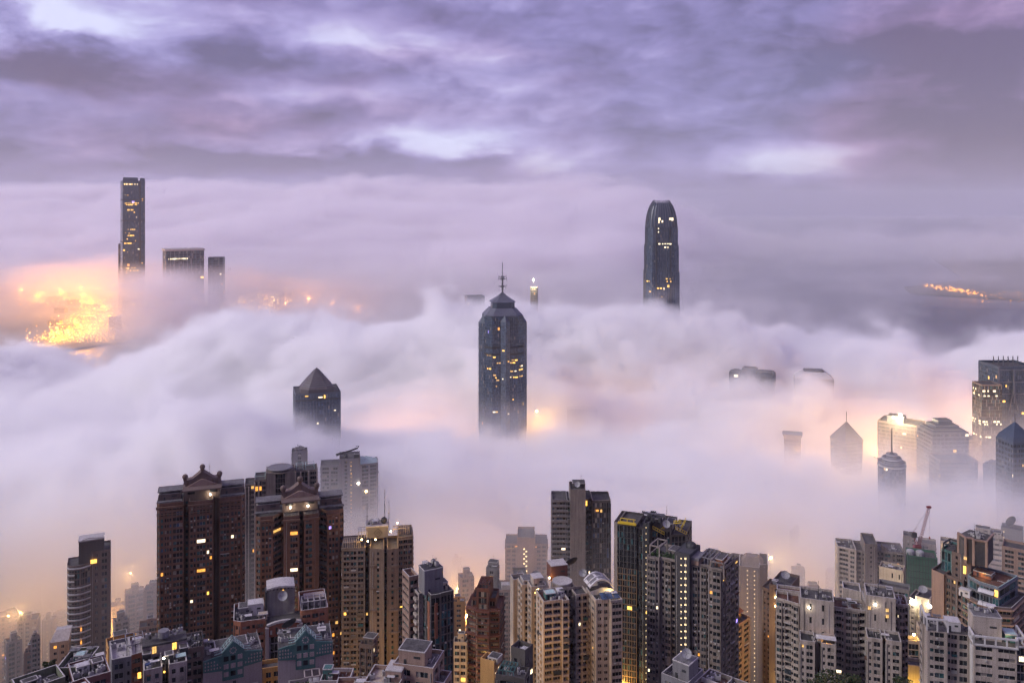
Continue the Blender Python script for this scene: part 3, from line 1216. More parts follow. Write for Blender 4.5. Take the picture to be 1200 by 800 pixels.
# across the harbour beside the tallest tower
t = bulk('square hotel block with a pale rim beside the tallest far tower', 194, 240, 294, 2950, 8, .7, 'p.25 t2*9', 9, M_GREYC, seed=31, plit=.03, done=False)
b = MB()
b.prism([(-t.w / 2 - 3, -3), (t.w / 2 + 3, -3), (t.w / 2 + 3, t.w * .7 + 3), (-t.w / 2 - 3, t.w * .7 + 3)], t.H + 1, t.H + 7, M_COPE)
b.build('roof_slab', t.root)
lit_rows(t, (-t.w / 2, 0), (t.w / 2, 0), [(t.H - 9 * t.k, .05, .6)], L_PALE, 5, out=.5)
t.done()
bulk('small dark block just right of the pale-rimmed hotel block', 243, 262, 302, 3000, -10, .8, 'p.4 w2*4', 9, M_STONE_B, seed=32)
bulk('sliver of a dark block hiding behind the left edge of the tallest far tower', 139, 147, 286, 3300, 0, 1, 'p.4 w2*2', 9, M_STONE_B, seed=33)
for i, (a_, b_, y_, d_, lb) in enumerate((
        (144, 168, 352, 2850, 'lit waterfront block at the foot of the tallest far tower'),
        (160, 190, 362, 2800, 'long low lit block right of the foot of the tallest far tower'),
        (176, 190, 333, 3150, 'narrow orange-lit block behind the low waterfront blocks'),
        (192, 240, 353, 2900, 'broad dim block with a bright roof line below the hotel block'),
        (240, 262, 358, 3050, 'short block right of the one with the bright roof line'),
        (128, 142, 372, 2650, 'small harbourside block left of the tallest far tower'))):
    t = bulk(lb, a_, b_, y_, d_, 4, .6, 'p.4 w2*5', 9, M_GREYC, seed=40 + i, plit=.10, done=False)
    if i in (3,):
        lit_rows(t, (-t.w / 2, 0), (t.w / 2, 0), [(t.H - 2, 0, 1)], L_PALE, 4, out=.6)
    if i == 1:
        lit_rows(t, (-t.w / 2, 0), (t.w / 2, 0), [(14, .2, .9)], L_PALE, 5, out=.6)
    t.done()
rr_ = random.Random(8)
for i in range(22):   # low port sheds and housing on the lit shore
    px_, py_ = rr_.uniform(60, 134), rr_.uniform(347, 384)
    x, y = gpt(px_, py_)
    if not inside(KL, x, y):
        continue
    o = MB()
    W_, D_, H_ = rr_.uniform(20, 60), rr_.uniform(20, 50), rr_.uniform(6, 20)
    o.box((0, 0, 0), (W_, D_, H_), M_TAN)
    o.box((0, 0, H_), (W_ * .96, D_ * .96, 1.2), M_ROOFG)
    for f_ in range(int(H_ / 9)):
        o.box((0, -D_ / 2 - .1, 4 + f_ * 9), (W_ * .9, .3, 2.5), G_DARK)
    ob = o.build('port_building')
    ob.location = (x, y, 3)
    tag(ob, 'low block among the amber lights of the far left shore', 'building', 'low blocks among the amber lights of the far left shore')
bulk('dark slab tower peeping over the fog left of the centre tower mast', 546, 570, 348, 1900, 12, .8, 'p.3 w2*6', 6, M_STONE_B, seed=51)
bulk('small block with a floodlight on its roof right of the centre tower mast', 621, 630, 337, 2100, -8, .8, 'p.4 w2*4', 6, M_GREYC, seed=52)
floodlight(tuple(at(625, 329, 2095)), 3e5, (1, .78, .45), 'floodlight on the roof right of the centre tower mast', L_WHITE, 4, 8)
bulk('flat-roofed block swallowed by fog at right of the centre tower', 664, 702, 481, 1120, 6, .6, 'p.3 w2*7', 4, M_STONE_B, seed=53)
floodlight(tuple(at(629, 483, 1075)), 6e4, (1, .52, .12), 'amber floodlight in the fog at the foot of the centre tower', L_HOT, 3.2, 8)

# right of the tall waterfront tower
t = bulk('wide dark block with a ragged roof in the pink fog right of the tall tower', 852, 906, 440, 1180, -10, .6, 'p.2 t2*9', 4, M_STONE_B, seed=61, plit=.03, done=False)
for u0, u1, h in ((-.2, .12, 9), (.15, .5, 6), (-.5, -.25, 3)):
    t.hut((u0 + u1) / 2 * t.w, t.w * .2, t.H, (u1 - u0) * t.w, t.w * .3, h, M_STONE_B)
t.clutter((-t.w * .4, t.w * .4, 2, t.w * .15), t.H + 1, 8, 3)
t.done()
t = bulk('rounded block with a pale sloping roof right of the ragged dark one', 932, 978, 445, 1200, 6, .7, 'p.3 w2*9', 4, M_TAN, seed=62, plit=.02, done=False)
b = MB()
w = t.w
b.taper(rect(-w / 2, w / 2, 0, w * .7), t.H + 1, rect(-w * .3, w * .3, w * .16, w * .54), t.H + 9, mat('pale_roof', (.42, .40, .42)))
b.build('sloping_roof', t.root)
b = MB(); b.box((0, w * .35, t.H + 9), (w * .52, w * .3, 2.5), M_DARK); b.build('roof_vent_house', t.root)
t.done()
t = bulk('small flared block with a light cap half lost in fog left of the pyramid tower', 919, 938, 515, 1010, 0, .8, 'p.4 w2*4', 4, M_TAN, seed=63, done=False)
b = MB(); b.taper(rect(-t.w * .5, t.w * .5, 0, t.w * .8), t.H + 1.5, rect(-t.w * .6, t.w * .6, -t.w * .1, t.w * .9), t.H + 6, M_GREYC); b.build('flared_cap', t.root)
t.done()

# pyramid tower
t = bulk('hazy tower with a steep grey pyramid roof and spire at the right', 983, 1019, 518, 930, 42, 1.0, 'p.3 w2*6', 4, M_TAN, seed=64, plit=.03, done=False)
w = t.w
b = MB(); b.taper(rect(-w * .54, w * .54, -w * .04, w * 1.04), t.H + 1, rect(-w * .03, w * .03, w * .47, w * .53), t.H + 21 * t.k, M_WEDGE); b.build('pyramid_roof', t.root)
b = MB(); b.bar((0, w * .5, t.H + 20 * t.k), (0, w * .5, t.H + 33 * t.k), .5, M_STEEL, 6); b.build('spire', t.root)
t.done()

# round stepped tower with a thick spire
t = Tower('round_tower', 'round stepped tower top with a thick dark spire poking from the fog at right', 1045, 548, 760, 0, zb=5, seed=65)
k, H = t.k, t.H
for r_, z0, z1 in ((15.5, 0, H), (15.5, H, H + 3 * k), (10.5, H + 3 * k, H + 8 * k), (6, H + 8 * k, H + 12 * k)):
    poly = ngon(r_ * k, 20, 0, 15.5 * k, math.pi / 20)
    t.block(poly, z0, z1, 'p.2 t2' if z0 == 0 else 'p.1 r2', 3.6 if z0 == 0 else 3, M_GREYC, 0.8)
b = MB()
for r_, z in ((16.2, H - 1), (11.1, H + 8 * k - 1.2), (6.5, H + 12 * k - .8)):
    b.prism(ngon(r_ * k, 24, 0, 15.5 * k), z, z + .9, M_COPE)
b.build('cornice', t.root)
b = MB(); b.cyl((0, 15.5 * k, H + 12 * k), 3.4 * k, 2.5 * k, M_DARK, 12, .9 * k); b.cyl((0, 15.5 * k, H + 14.5 * k), .95 * k, 28 * k, M_DARK, 10, .5 * k)
b.build('spire', t.root)
b = MB(); b.bar((-15 * k, 12 * k, H + 6 * k), (-20 * k, 10 * k, H + 8 * k), .4, M_DARK); b.bar((-15 * k, 12 * k, H + 2 * k), (-15 * k, 12 * k, H + 6.5 * k), .4, M_DARK); b.build('davit', t.root)
t.done()

t = bulk('tall tan office block with two blazing floodlights on its roof at right', 1026, 1078, 497, 960, -14, .7, 'p.25 w2*10', 4, M_TAN, seed=66, plit=.10, done=False)
t.hut(-t.w * .1, t.w * .3, t.H, t.w * .4, t.w * .3, 7, M_GREYC)
t.done()
p_ = at(1055, 488, 955)
floodlight(tuple(p_), 9e4, (1, .80, .45), 'right and larger of two blazing floodlights on the tan office block', L_WHITE, 3.6, 6, 'pair of roof floodlights')
p_ = at(1047, 490, 953)
floodlight(tuple(p_), 4e4, (1, .80, .45), 'left and smaller of two blazing floodlights on the tan office block', L_WHITE, 2.4, 6, 'pair of roof floodlights')
floodlight(tuple(at(1082, 510, 950)), 6e4, (1, .72, .35), 'small white lamp between the two tan office blocks', L_WHITE, 1.8, 6)
t = bulk('grey-tan office block with a dark stepped roof and rows of windows at right', 1086, 1142, 508, 880, 30, .8, 'p.25 w2*9', 4, M_GREYC, seed=67, plit=.04, done=False)
w = t.w
for s_, h0, h1 in ((.86, 0, 3), (.64, 3, 6.5), (.38, 6.5, 11)):
    t.hut(0, w * .4, t.H + h0, w * s_, w * .8 * s_, h1 - h0, M_STONE_B, 'roof_tier', door=False)
t.done()
bulk('ribbed low office block behind the stepped-roof block at right', 1118, 1160, 517, 1010, 6, .6, 'r2*5', 4, M_TAN, seed=68, plit=.02)
bulk('hazy low block below the ribbed office block at right', 1098, 1150, 541, 820, 25, .7, 'p.25 w2*8', 4, M_TAN, seed=69, plit=.02)
bulk('dim block under the dark gabled tower at the right edge', 1150, 1190, 548, 800, -20, .7, 'p.25 w2*6', 4, M_STONE_B, seed=70, plit=.02)
# glass giant with roof masts at right edge
t = bulk('tall square glass tower with a row of roof masts at the right edge', 1162, 1222, 432, 1000, 32, .9, 'g1*16', 4, M_STONE_B, seed=71, plit=.008, glz=GL_BAND, parapet=3, done=False)
w = t.w
for i in range(6):
    b = MB(); x_ = -w * .32 + i * w * .13; b.bar((x_, w * .5, t.H - 2), (x_, w * .5, t.H + 11), .7, M_STEEL, 5); b.build('roof_mast', t.root)
b = MB()
for u in (.02, .98):
    b.box((-w / 2 + u * w, -.3, 0), (2.2, 1.2, t.H + 3), M_FIN)
for z in (t.H - 2, t.H - 16, t.H - 30):
    b.box((0, -.3, z), (w, 1.0, 1.4), M_FIN)
b.build('corner_frame', t.root)
b = MB()
b.bar((-w * .12, -2.5, t.H - 40), (-w * .12, -2.5, t.H), 1.2, M_FIN)
for s in (-1, 1):
    b.bar((-w * .12 + s * 5, -1.5, t.H - 48), (-w * .12, -2.5, t.H - 22), .8, M_FIN)
b.build('facade_mast', t.root)
lit_rows(t, (-w / 2, 0), (w / 2, 0), [(t.H - 20, .0, .25), (t.H - 38, .1, .2), (t.H - 52, .6, .7)], L_WARM, 2.5, out=.3)
t.done()
t = bulk('lower glass block with lit bands in front of the tower with roof masts', 1147, 1178, 452, 985, 30, .9, 'g1*10', 4, M_TAN, seed=72, plit=.02, done=False)
for q, a, c in ((6, 0, .7), (12, .0, .8), (42, .0, .9), (45, 0, 1), (60, .1, 1)):
    lit_rows(t, (-t.w / 2, 0), (t.w / 2, 0), [(t.H - q * t.k, a, c)], L_PALE, 2.2, out=.3)
    lit_rows(t, (-t.w / 2, t.w * .9), (-t.w / 2, 0), [(t.H - q * t.k, a, c)], L_PALE, 2.2, out=.3)
t.done()
t = bulk('dark tower with a gabled blue-green roof and mast at the right edge', 1180, 1220, 520, 700, 40, 1.0, 'p.3 w2*6', 4, M_STONE_B, seed=73, plit=.02, done=False)
w = t.w
b = MB(); b.taper(rect(-w * .5, w * .5, 0, w), t.H + 1, rect(-w * .42, w * .42, w * .08, w * .92), t.H + 5, M_STONE_B); b.taper(rect(-w * .42, w * .42, w * .08, w * .92), t.H + 5, rect(-w * .03, w * .03, w * .47, w * .53), t.H + 22 * t.k, M_STONE_B); b.build('pyramid_roof', t.root)
b = MB(); b.bar((0, w * .5, t.H + 20 * t.k), (0, w * .5, t.H + 32 * t.k), .4, M_STEEL, 6); b.build('mast', t.root)
t.done()

# ---------------------------------------------------------------- hillside towers in the foreground
M_BROWN = mat('brown_tile', (0.145, 0.078, 0.054), 0.7, 0.5, 0.08)
M_BROWN2 = mat('mauve_render', (0.14, 0.10, 0.088), 0.8, 0.35, 0.08)
M_BEIGE = mat('beige_render', (0.20, 0.155, 0.12), 0.85, 0.5, 0.08)
M_PALE = mat('pale_render', (0.36, 0.31, 0.278), 0.85, 0.55, 0.08)
M_CREAM = mat('cream_render', (0.42, 0.35, 0.28), 0.85, 0.3, 0.08)
M_GREY = mat('grey_render', (0.21, 0.18, 0.165), 0.85, 0.55, 0.08)
M_GREYD = mat('dark_grey_render', (0.075, 0.066, 0.064), 0.8, 0.3, 0.08)
M_REDB = mat('red_brown_tile', (0.115, 0.045, 0.035), 0.7, 0.35, 0.08)
M_MAUVE = mat('mauve_paint', (0.32, 0.275, 0.28), 0.85, 0.22, 0.06)
M_TEAL = mat('teal_paint', (0.055, 0.135, 0.13), 0.6, 0.25, 0.2)
M_TEALL = mat('pale_green_frame', (0.36, 0.50, 0.48), 0.5, 0.2)
M_RUST = mat('terracotta_tile', (0.25, 0.10, 0.06), 0.8, 0.35, 0.1)
M_OCHRE_LIT = mat('ochre_lit_render', (0.48, 0.27, 0.10), 0.85, 0.3, 0.08)  # amber lamplight on the lit blocks is put into this wall colour
M_PINK = mat('pinkish_tile', (0.27, 0.185, 0.15), 0.8, 0.35, 0.08)
M_GREENP = mat('moss_green_paint', (0.13, 0.145, 0.10), 0.8, 0.4, 0.15)
M_YELL = mat('yellow_steel', (0.55, 0.40, 0.03), 0.5, 0.2)
M_SLAB = mat('dark_stair_wall', (0.05, 0.05, 0.058), 0.75, 0.25, 0.06)
M_CRANE = mat('red_crane_paint', (0.20, 0.03, 0.035), 0.5, 0.2)
M_NET = mat('green_netting', (0.045, 0.13, 0.085), 0.9, 0.4, 0.05)
GLZ_BR = [(.55, G_DARK), (.17, G_MID), (.17, G_TEAL), (.08, G_CURT), (.03, G_BLUE)]
GLZ_PALE = [(.76, G_DARK), (.12, G_MID), (.03, G_TEAL), (.09, G_CURT)]


def gable(mb, pts, y0, y1, m):
    """extrude an outline given in x,z (clockwise seen from the front) from y0 to y1"""
    n = len(pts)
    mb.face([(x, y0, z) for x, z in pts], m)
    mb.face([(x, y1, z) for x, z in reversed(pts)], m)
    for i in range(n):
        a, b = pts[i], pts[(i + 1) % n]
        mb.face([(b[0], y0, b[1]), (a[0], y0, a[1]), (a[0], y1, a[1]), (b[0], y1, b[1])], m)


# ---- brown towers with gabled crowns ------------------------------------------------------
def gabled_crown(t, x0, x1, z0, hw, hp, y0, dep, lamps=()):
    """plant block with pediment, arched parapet and three ball finials"""
    xm = (x0 + x1) / 2
    b = MB()
    b.box((xm, y0 + dep / 2, z0), (x1 - x0, dep, hw), M_BROWN2)
    for s in (-1, 1):
        b.box((xm + s * (x1 - x0) * .31, y0 - .08, z0 + hw * .52), ((x1 - x0) * .2, .3, hw * .26), G_DARK)
    b.box((xm, y0 + .2, z0 + hw), (x1 - x0 + 1.4, dep + 1.4, .7), M_BROWN2)
    b.build('plant_block', t.root)
    b = MB()
    a = (x1 - x0) * .43
    gable(b, [(xm - a, z0 + hw + .7), (xm + a, z0 + hw + .7), (xm + a * .1, z0 + hw + .7 + hp * .42), (xm - a * .1, z0 + hw + .7 + hp * .42)], y0 - .4, y0 + .8, M_PINK)
    b.build('pediment', t.root)
    b = MB()
    c = (x1 - x0) * .48
    prof = [(xm - c, z0 + hw + .7), (xm + c, z0 + hw + .7), (xm + c, z0 + hw + hp * .42), (xm + c * .62, z0 + hw + hp * .50), (xm, z0 + hw + hp), (xm - c * .62, z0 + hw + hp * .50), (xm - c, z0 + hw + hp * .42)]
    gable(b, prof, y0 + 1.0, y0 + dep * .55, M_BROWN2)
    for q in range(7):
        u = -c + 2 * c * (q + .5) / 7
        zt = z0 + hw + hp * (.30 + .30 * (1 - abs(u) / c))
        b.box((xm + u, y0 + .85, z0 + hw + hp * .2), (.35, .5, zt - z0 - hw - hp * .2), M_BROWN)
    b.build('gable', t.root)
    for u, zt in ((-c, hp * .45), (0, hp), (c, hp * .45)):
        b = MB()
        b.box((xm + u, y0 + 1.5, z0 + hw + zt - 1.6), (1.5, 1.5, 2.2), M_BROWN2)
        b.box((xm + u, y0 + 1.5, z0 + hw + zt + .6), (2.0, 2.0, .35), M_BROWN)
        b.dome((xm + u, y0 + 1.5, z0 + hw + zt + 2.1), 1.5, M_BROWN2, 12, 4, full=True)
        b.build('finial', t.root)
    for u in lamps:
        b = MB()
        b.dome((x0 + (x1 - x0) * u, y0 - 1.2, z0 + 2.6), .42, L_WHITE, 8, 3, full=True)
        b.bar((x0 + (x1 - x0) * u, y0 - 1.2, z0), (x0 + (x1 - x0) * u, y0 - 1.2, z0 + 2.3), .07, M_DARK)
        b.build('roof_lamp', t.root)
        light('lamp_light', (x0 + (x1 - x0) * u, y0 - 2.2, z0 + 2.6), 260, (1, .85, .6), .5, t.root)


def curved_eave(t, x0, x1, y0, y1, z, m):
    """pale roof strip behind the parapet with an upper railed storey"""
    t.hut((x0 + x1) / 2, (y0 + y1) / 2 + 2.5, z + .05, (x1 - x0) * .92, (y1 - y0) * .5, 3.6, m, 'penthouse', M_ROOFG)
    b = MB()
    b.box(((x0 + x1) / 2, y0 + 1.4, z + 1.2), (x1 - x0 + .8, 2.4, .5), M_ROOFG)
    b.box(((x0 + x1) / 2, (y0 + y1) / 2 + 2.0, z + 4.9), (x1 - x0 + .6, (y1 - y0) * .55, .5), M_ROOFG)
    b.build('roof_slab', t.root)
    t.rail([(x0 + .5, y0 + .5), (x1 - .5, y0 + .5)], z + 1.2, 1.5)


t = Tower('apartment_tower', 'broad brown tiled apartment tower with a gabled crown, the left of two alike', 237, 582, 445, -1, seed=101)
t.glz = GLZ_BR
k, H = t.k, t.H
U = lambda p: (p - 237) * k
poly = [(U(187.5), 1.2), (U(190.5), 0), (U(216.5), 0), (U(216.5), 7), (U(222.5), 7), (U(222.5), -1.5), (U(249), -1.5), (U(249), 8),
        (U(256), 8), (U(256), -.5), (U(281), -.5), (U(285), 2), (U(285), 20), (U(187.5), 20)]
E_ = ['p.2 m1', 'p.25 n1 p.2 n.7 n.7 n.8 p.3 w3.0 p.2', '', 'p.3 n1 p.3', '', 'p.2 n1 n.7 p.2 w2.4 p.25 n.8 n.8 p.2', '', 'p1', '', 'p.2 w2.2 p.3 n.9 n.7 n.9 p.2', 'p.2 m1 p.2', 'p.5 w2 p.6 w2 p.5', '', '']
t.plit = .030
t.block(poly, 0, H, E_, 3.05, M_BROWN, 1.5, cope=M_BROWN2)
b = MB()
for a, c, yy in ((187.5, 216.5, 0), (222.5, 249, -1.5), (256, 281, -.5)):
    b.box(((U(a) + U(c)) / 2, yy - .35, H - 1.4), (U(c) - U(a) + .8, 1.0, 1.1), M_BROWN)
    b.box(((U(a) + U(c)) / 2, yy - .15, H - 4.6), (U(c) - U(a) + .3, .6, .4), M_BROWN)
b.build('cornice', t.root)
curved_eave(t, U(188), U(214), 1, 18, H, M_BROWN2)
curved_eave(t, U(257), U(284), 1, 18, H, M_BROWN2)
gabled_crown(t, U(217), U(257), H + .05, 15 * k, 18 * k, 4, 12, (.72,))
t.antenna(U(245), 10, H + 26 * k, 6)
t.lits += [((U(242), -1.75, H - 73 * k), 0, 4.6, 1.4, L_BLUE)] if False else []
t.done()

t = Tower('apartment_tower', 'brown tiled apartment tower with a gabled crown and dark centre slot, the right of two', 352, 598, 430, 2, seed=102)
t.glz = GLZ_BR
k, H = t.k, t.H
U = lambda p: (p - 352) * k
poly = [(U(301.5), 2), (U(307), .5), (U(321), .5), (U(333), 5.5), (U(333), -2), (U(350.5), -2.4), (U(350.5), 9), (U(356), 9), (U(356), -2.4), (U(373), -2),
        (U(373), 5.5), (U(383), .5), (U(397), .5), (U(402), 2), (U(402), 21), (U(301.5), 21)]
E_ = ['p.2 m1', 'p.2 n1 n.8 n.8 p.3', 'p.1 b4 p.1', '', 'p2.2 w2.6 p.5', 'p1', 'p.3 n1 p.3', 'p1', 'p.5 w2.6 p.3 w.1 p1.4 p.8', '', 'p.1 b4 p.1', 'p.3 n.9 n.8 n1 p.2', 'p.2 m1', 'p.5 w2 p.6 w2 p.5', '', '']
t.plit = .028
t.block(poly, 0, H, E_, 3.05, M_BROWN, 1.4, cope=M_BROWN2)
b = MB()
for a, c, yy in ((307, 321, .5), (333, 350.5, -2.3), (356, 373, -2.3), (383, 397, .5)):
    b.box(((U(a) + U(c)) / 2, yy - .35, H - 1.4), (U(c) - U(a) + .8, 1.0, 1.1), M_BROWN)
b.build('cornice', t.root)
curved_eave(t, U(302), U(330), 2, 18, H + 1, M_BROWN2)
curved_eave(t, U(375), U(402), 2, 18, H + 1, M_BROWN2)
gabled_crown(t, U(332), U(372), H + 1.6, 15 * k, 17 * k, 3, 12, (.22, .72))
t.rail([(U(334), -1.6), (U(350), -1.9)], H + 1.4, 1.1, M_WHITE)
t.rail([(U(356), -1.9), (U(372), -1.6)], H + 1.4, 1.1, M_WHITE)
t.done()

# pale slab with dark glass strip rising between the brown towers
t = Tower('apartment_tower', 'slim grey tower with a dark glass strip and white piers rising between the brown towers', 328, 551, 560, 0, seed=103)
t.glz = [(.8, G_DARK), (.2, G_MID)]
t.plit = .012
k, H = t.k, t.H
U = lambda p: (p - 328) * k
t.block([(U(312.5), 0), (U(323), 0), (U(323), 1.2), (U(334), 1.2), (U(334), 0), (U(345), 0), (U(345), 16), (U(312.5), 16)], 0, H, ['', '', 'g1*2', '', '', '', '', ''], 3.2, M_GREY, 1.2)
for (a, c, top, y0) in ((288, 299, 15, 8), (299, 312.4, 9, 5), (345.1, 372, 4, 9)):
    t.block([(U(a), y0), (U(c), y0), (U(c), 22), (U(a), 22)], 0, H - top * k, ['p.15 g2 p.15 w1 p.15', '', '', 'p.3 g1 p.2'], 3.2, M_GREY, 1)
b = MB()
for p_ in (289, 292.5, 299.5, 304, 346, 352, 361, 371):
    b.box((U(p_), 7.4 if p_ > 340 or p_ < 299 else 4.4, 0), (.9, 1.2, H - (16 if p_ < 299 else 10 if p_ < 312 else 3) * k), M_PALE)
b.build('pier', t.root, 'stuff')
b = MB()
b.cyl((U(328), 7, H + .5), 8.5, .5, M_GREY, 18, 9.2)
b.cyl((U(328), 7, H + 2.6), 8.4, .5, M_GREYC, 18, 7.6)
for i in range(9):
    a = math.pi * 2 * i / 9
    b.bar((U(328) + 8 * math.cos(a), 7 + 8 * math.sin(a), H), (U(328) + 8 * math.cos(a), 7 + 8 * math.sin(a), H + 2.8), .15, M_STEEL)
b.build('roof_canopy', t.root)
for (x0_, x1_) in ((347, 355), (358, 368)):
    t.frame(U(x0_), U(x1_), 11, 18, H - 4 * k, 3.6, M_TEALL, .18)
t.frame(U(300), U(311), 7, 16, H - 9 * k, 2.6, M_TEALL, .18)
t.lits += [((U(328.5), 1.0, H - 27 * k), 0, 4.2, 1.7, L_WARM), ((U(328.5), 1.0, H - 35 * k), 0, 4.6, 1.7, L_WARM)]
t.done()

t = bulk('narrow grey slab standing in the mist behind the dark-strip tower', 342, 360, 527, 705, 0, .8, 'p2 w1 p2', 3.2, M_GREYC, seed=104, name='apartment_tower', zb=None, done=False)
t.hut(0, 5, t.H, t.w * .6, 6, 2.5, M_GREYC)
b = MB(); b.bar((0, 5, t.H + 2.5), (0, 5, t.H + 4.5), .3, M_DARK); b.bar((-2, 5, t.H + 4.8), (2, 5, t.H + 4.0), .35, M_DARK); b.build('roof_crane', t.root)
t.done()

# misty tower with cleaning gantry
t = Tower('apartment_tower', 'misty grey tower with a window-cleaning gantry on top and one column of amber windows', 410, 538, 695, 0, seed=105)
t.plit = .004
k, H = t.k, t.H
U = lambda p: (p - 410) * k
t.block([(U(376), 5), (U(398), 3), (U(398), 20), (U(376), 20)], 0, H - 6 * k, 'p.5 w2 p.5 w2 p.5', 3.1, M_GREYC, 1.5)
t.block([(U(397.9), 0), (U(422), 0), (U(422), 21), (U(397.9), 21)], 0, H + 2 * k, ['p2 w1 p1 l1 p3', '', '', ''], 3.1, M_GREYC, 1.5, lm=L_WARM)
t.block([(U(422.1), 3), (U(443), 6), (U(443), 22), (U(422.1), 22)], 0, H - 6 * k, 'p.5 w2 p.5 w2 p.5', 3.1, M_GREYC, 1.0)
b = MB()
b.taper([(U(422), 3), (U(443), 6), (U(443), 22), (U(422), 22)], H - 6 * k, [(U(422), 8), (U(430), 10), (U(430), 16), (U(422), 16)], H, M_TEALL)
b.build('sloping_roof', t.root)
b = MB()
b.cyl((U(405), 8, H + 3 * k), 2.2, 3, M_DARK, 10, 1.2)
b.bar((U(394), 7, H + 6.5 * k), (U(404), 8, H + 9 * k), 1.0, M_DARK, 6)
b.bar((U(404), 8, H + 8.5 * k), (U(419), 9, H + 12.5 * k), .8, M_DARK, 6)
b.bar((U(419), 9, H + 12.5 * k), (U(421), 9, H + 15 * k), .4, M_DARK)
b.bar((U(417), 9, H + 15 * k), (U(421), 9, H + 14.5 * k), .35, M_DARK)
b.build('cleaning_gantry', t.root)
t.hut(U(418), 8, H + 2 * k + .05, 4, 4, 3, M_DARK)
b = MB(); b.dome((U(420), -.4, H - 25 * k), .9, L_WHITE, 8, 3, full=True); b.build('wall_lamp', t.root)
b = MB(); b.dome((U(429), 3.4, H - 37 * k), .8, L_HOT, 8, 3, full=True); b.build('wall_lamp', t.root)
t.done()

# ---- beige cross-shaped tower with a lit roof -----------------------------------------------
t = Tower('apartment_tower', 'beige four-winged apartment tower with yellow light round its roof and a diamond-marked plant block', 443, 638, 425, 0, seed=106)
t.glz = GLZ_BR
t.plit = .018
k, H = t.k, t.H
U = lambda p: (p - 443) * k
E1 = 'p.25 m1 p.2 m1 p.2 m1 p.25'
t.block([(U(401), 4), (U(428), 3), (U(428), 20), (U(401), 20)], 0, H - .5 * k, [E1, 'p.4 w1 p.4 w1 p.4', '', E1], 2.75, M_BEIGE, 1.2, band=(.35, .3, None))
t.block([(U(428.1), 9), (U(434), 8.5), (U(434), 22), (U(428.1), 22)], 0, H - 2 * k, ['p.2 w2 p.2', '', '', ''], 2.75, M_GREYD, 0)
t.block([(U(434), -1.5), (U(450), -3), (U(450), 14), (U(434), 14)], 0, H + 2 * k, ['p1.7 n1 p1.2', 'p.5 w1 p.5 w1 p.5', '', 'p.3 y1.5 p.4 y1.5 p.4'], 2.75, M_BEIGE, 1.2)
t.block([(U(450.1), 6), (U(453.5), 6), (U(453.5), 22), (U(450.1), 22)], 0, H, ['p.2 w2 p.2', '', '', ''], 2.75, M_GREYD, 0)
t.block([(U(453.5), -3.5), (U(466.5), -3), (U(466.5), 14), (U(453.5), 14)], 0, H + 2 * k, ['p1.2 n1 p1.4', 'p.4 w1 p.4', '', 'p.5 w1 p.5 w1 p.5'], 2.75, M_BEIGE, 1.2)
t.block([(U(466.6), 4), (U(484), 5), (U(484), 21), (U(466.6), 21)], 0, H + 8 * k, ['p.2 w1.2 p.25 w1.2 p.25 w1.2 p.25', 'p.5 w1 p.5 w1', '', ''], 2.75, M_BEIGE, 1.2, band=(.35, .45, None))
b = MB()
for f in range(int(H / 11)):
    for (a, c, y) in ((433.6, 441, -2.6), (456, 466.9, -3.9)):
        b.box(((U(a) + U(c)) / 2, y + .35, H - 4 - f * 11 - 3), (U(c) - U(a), .5, 1.0), M_BEIGE)
b.build('band_course', t.root, 'stuff')
hb = MB()
hb.box((U(442), 14, H + 3), (26 * k, 9, 13 * k), M_GREYC)
hb.box((U(442), 14, H + 3 + 13 * k), (27 * k, 9.6, .5), M_COPE)
hb.build('plant_block', t.root)
b = MB()
cz = H + 3 + 6 * k
for a, c in (((-2.1, 0), (0, 2.1)), ((0, 2.1), (2.1, 0)), ((2.1, 0), (0, -2.1)), ((0, -2.1), (-2.1, 0))):
    b.bar((U(443) + a[0], 9.4, cz + a[1]), (U(443) + c[0], 9.4, cz + c[1]), .16, M_DARK)
for a, c in (((-.8, 0), (0, .8)), ((0, .8), (.8, 0)), ((.8, 0), (0, -.8)), ((0, -.8), (-.8, 0))):
    b.bar((U(443) + a[0], 9.4, cz + a[1]), (U(443) + c[0], 9.4, cz + c[1]), .16, M_DARK)
b.build('diamond_emblem', t.root)
b = MB(); b.dome((U(450), 13, H + 4 + 13 * k + 1), 1.7, M_DARK, 12, 4, full=True); b.build('radome', t.root)
t.dish(U(436), 12, H + 3.2 + 13 * k, 1.3, -.4)
t.clutter((U(432), U(446), 11, 16), H + 3.4 + 13 * k, 5, 4)
t.antenna(U(430), 11, H + 6 * k, 42 * k, .12); t.antenna(U(451), 14, H + 13 * k, 48 * k, .14); t.antenna(U(456), 13, H + 8 * k, 40 * k, .12)
t.frame(U(403), U(422), 6, 12, H, 3.0, M_CREAM, .18, 9, 1)
t.frame(U(461), U(480), 10, 14, H + 9 * k, 3.0, M_CREAM, .18, 9, 1)
t.frame(U(420), U(430), 9, 15, H + 8 * k, 3.4, M_WHITE, .2, 3, 2)
for p_, y_, z_, pw in ((431, 5, 2, 110), (424, 5, 3, 120), (458, 3, 7, 420), (466, 6, 10, 420), (440, 4, 3, 80)):
    b = MB(); b.dome((U(p_), y_, H + z_ * 1.0 + 1.3), .38, L_HOT, 8, 3, full=True); b.build('roof_lamp', t.root)
    light('lamp_light', (U(p_), y_ - .9, H + z_ + 1.6), pw * 2.2, (1, .55, .08), .5, t.root)
t.done()

# small dark block tucked at its foot
t = bulk('small brown block with two bright windows at the foot of the beige four-winged tower', 418, 440, 748, 385, -25, .8, 'p.5 w1 p.8 w1 p.5', 3, M_BROWN2, seed=107, name='apartment_block', zb=None, plit=.05, done=False)
t.hut(0, 5, t.H, 5, 5, 3, M_BROWN2)
t.done()

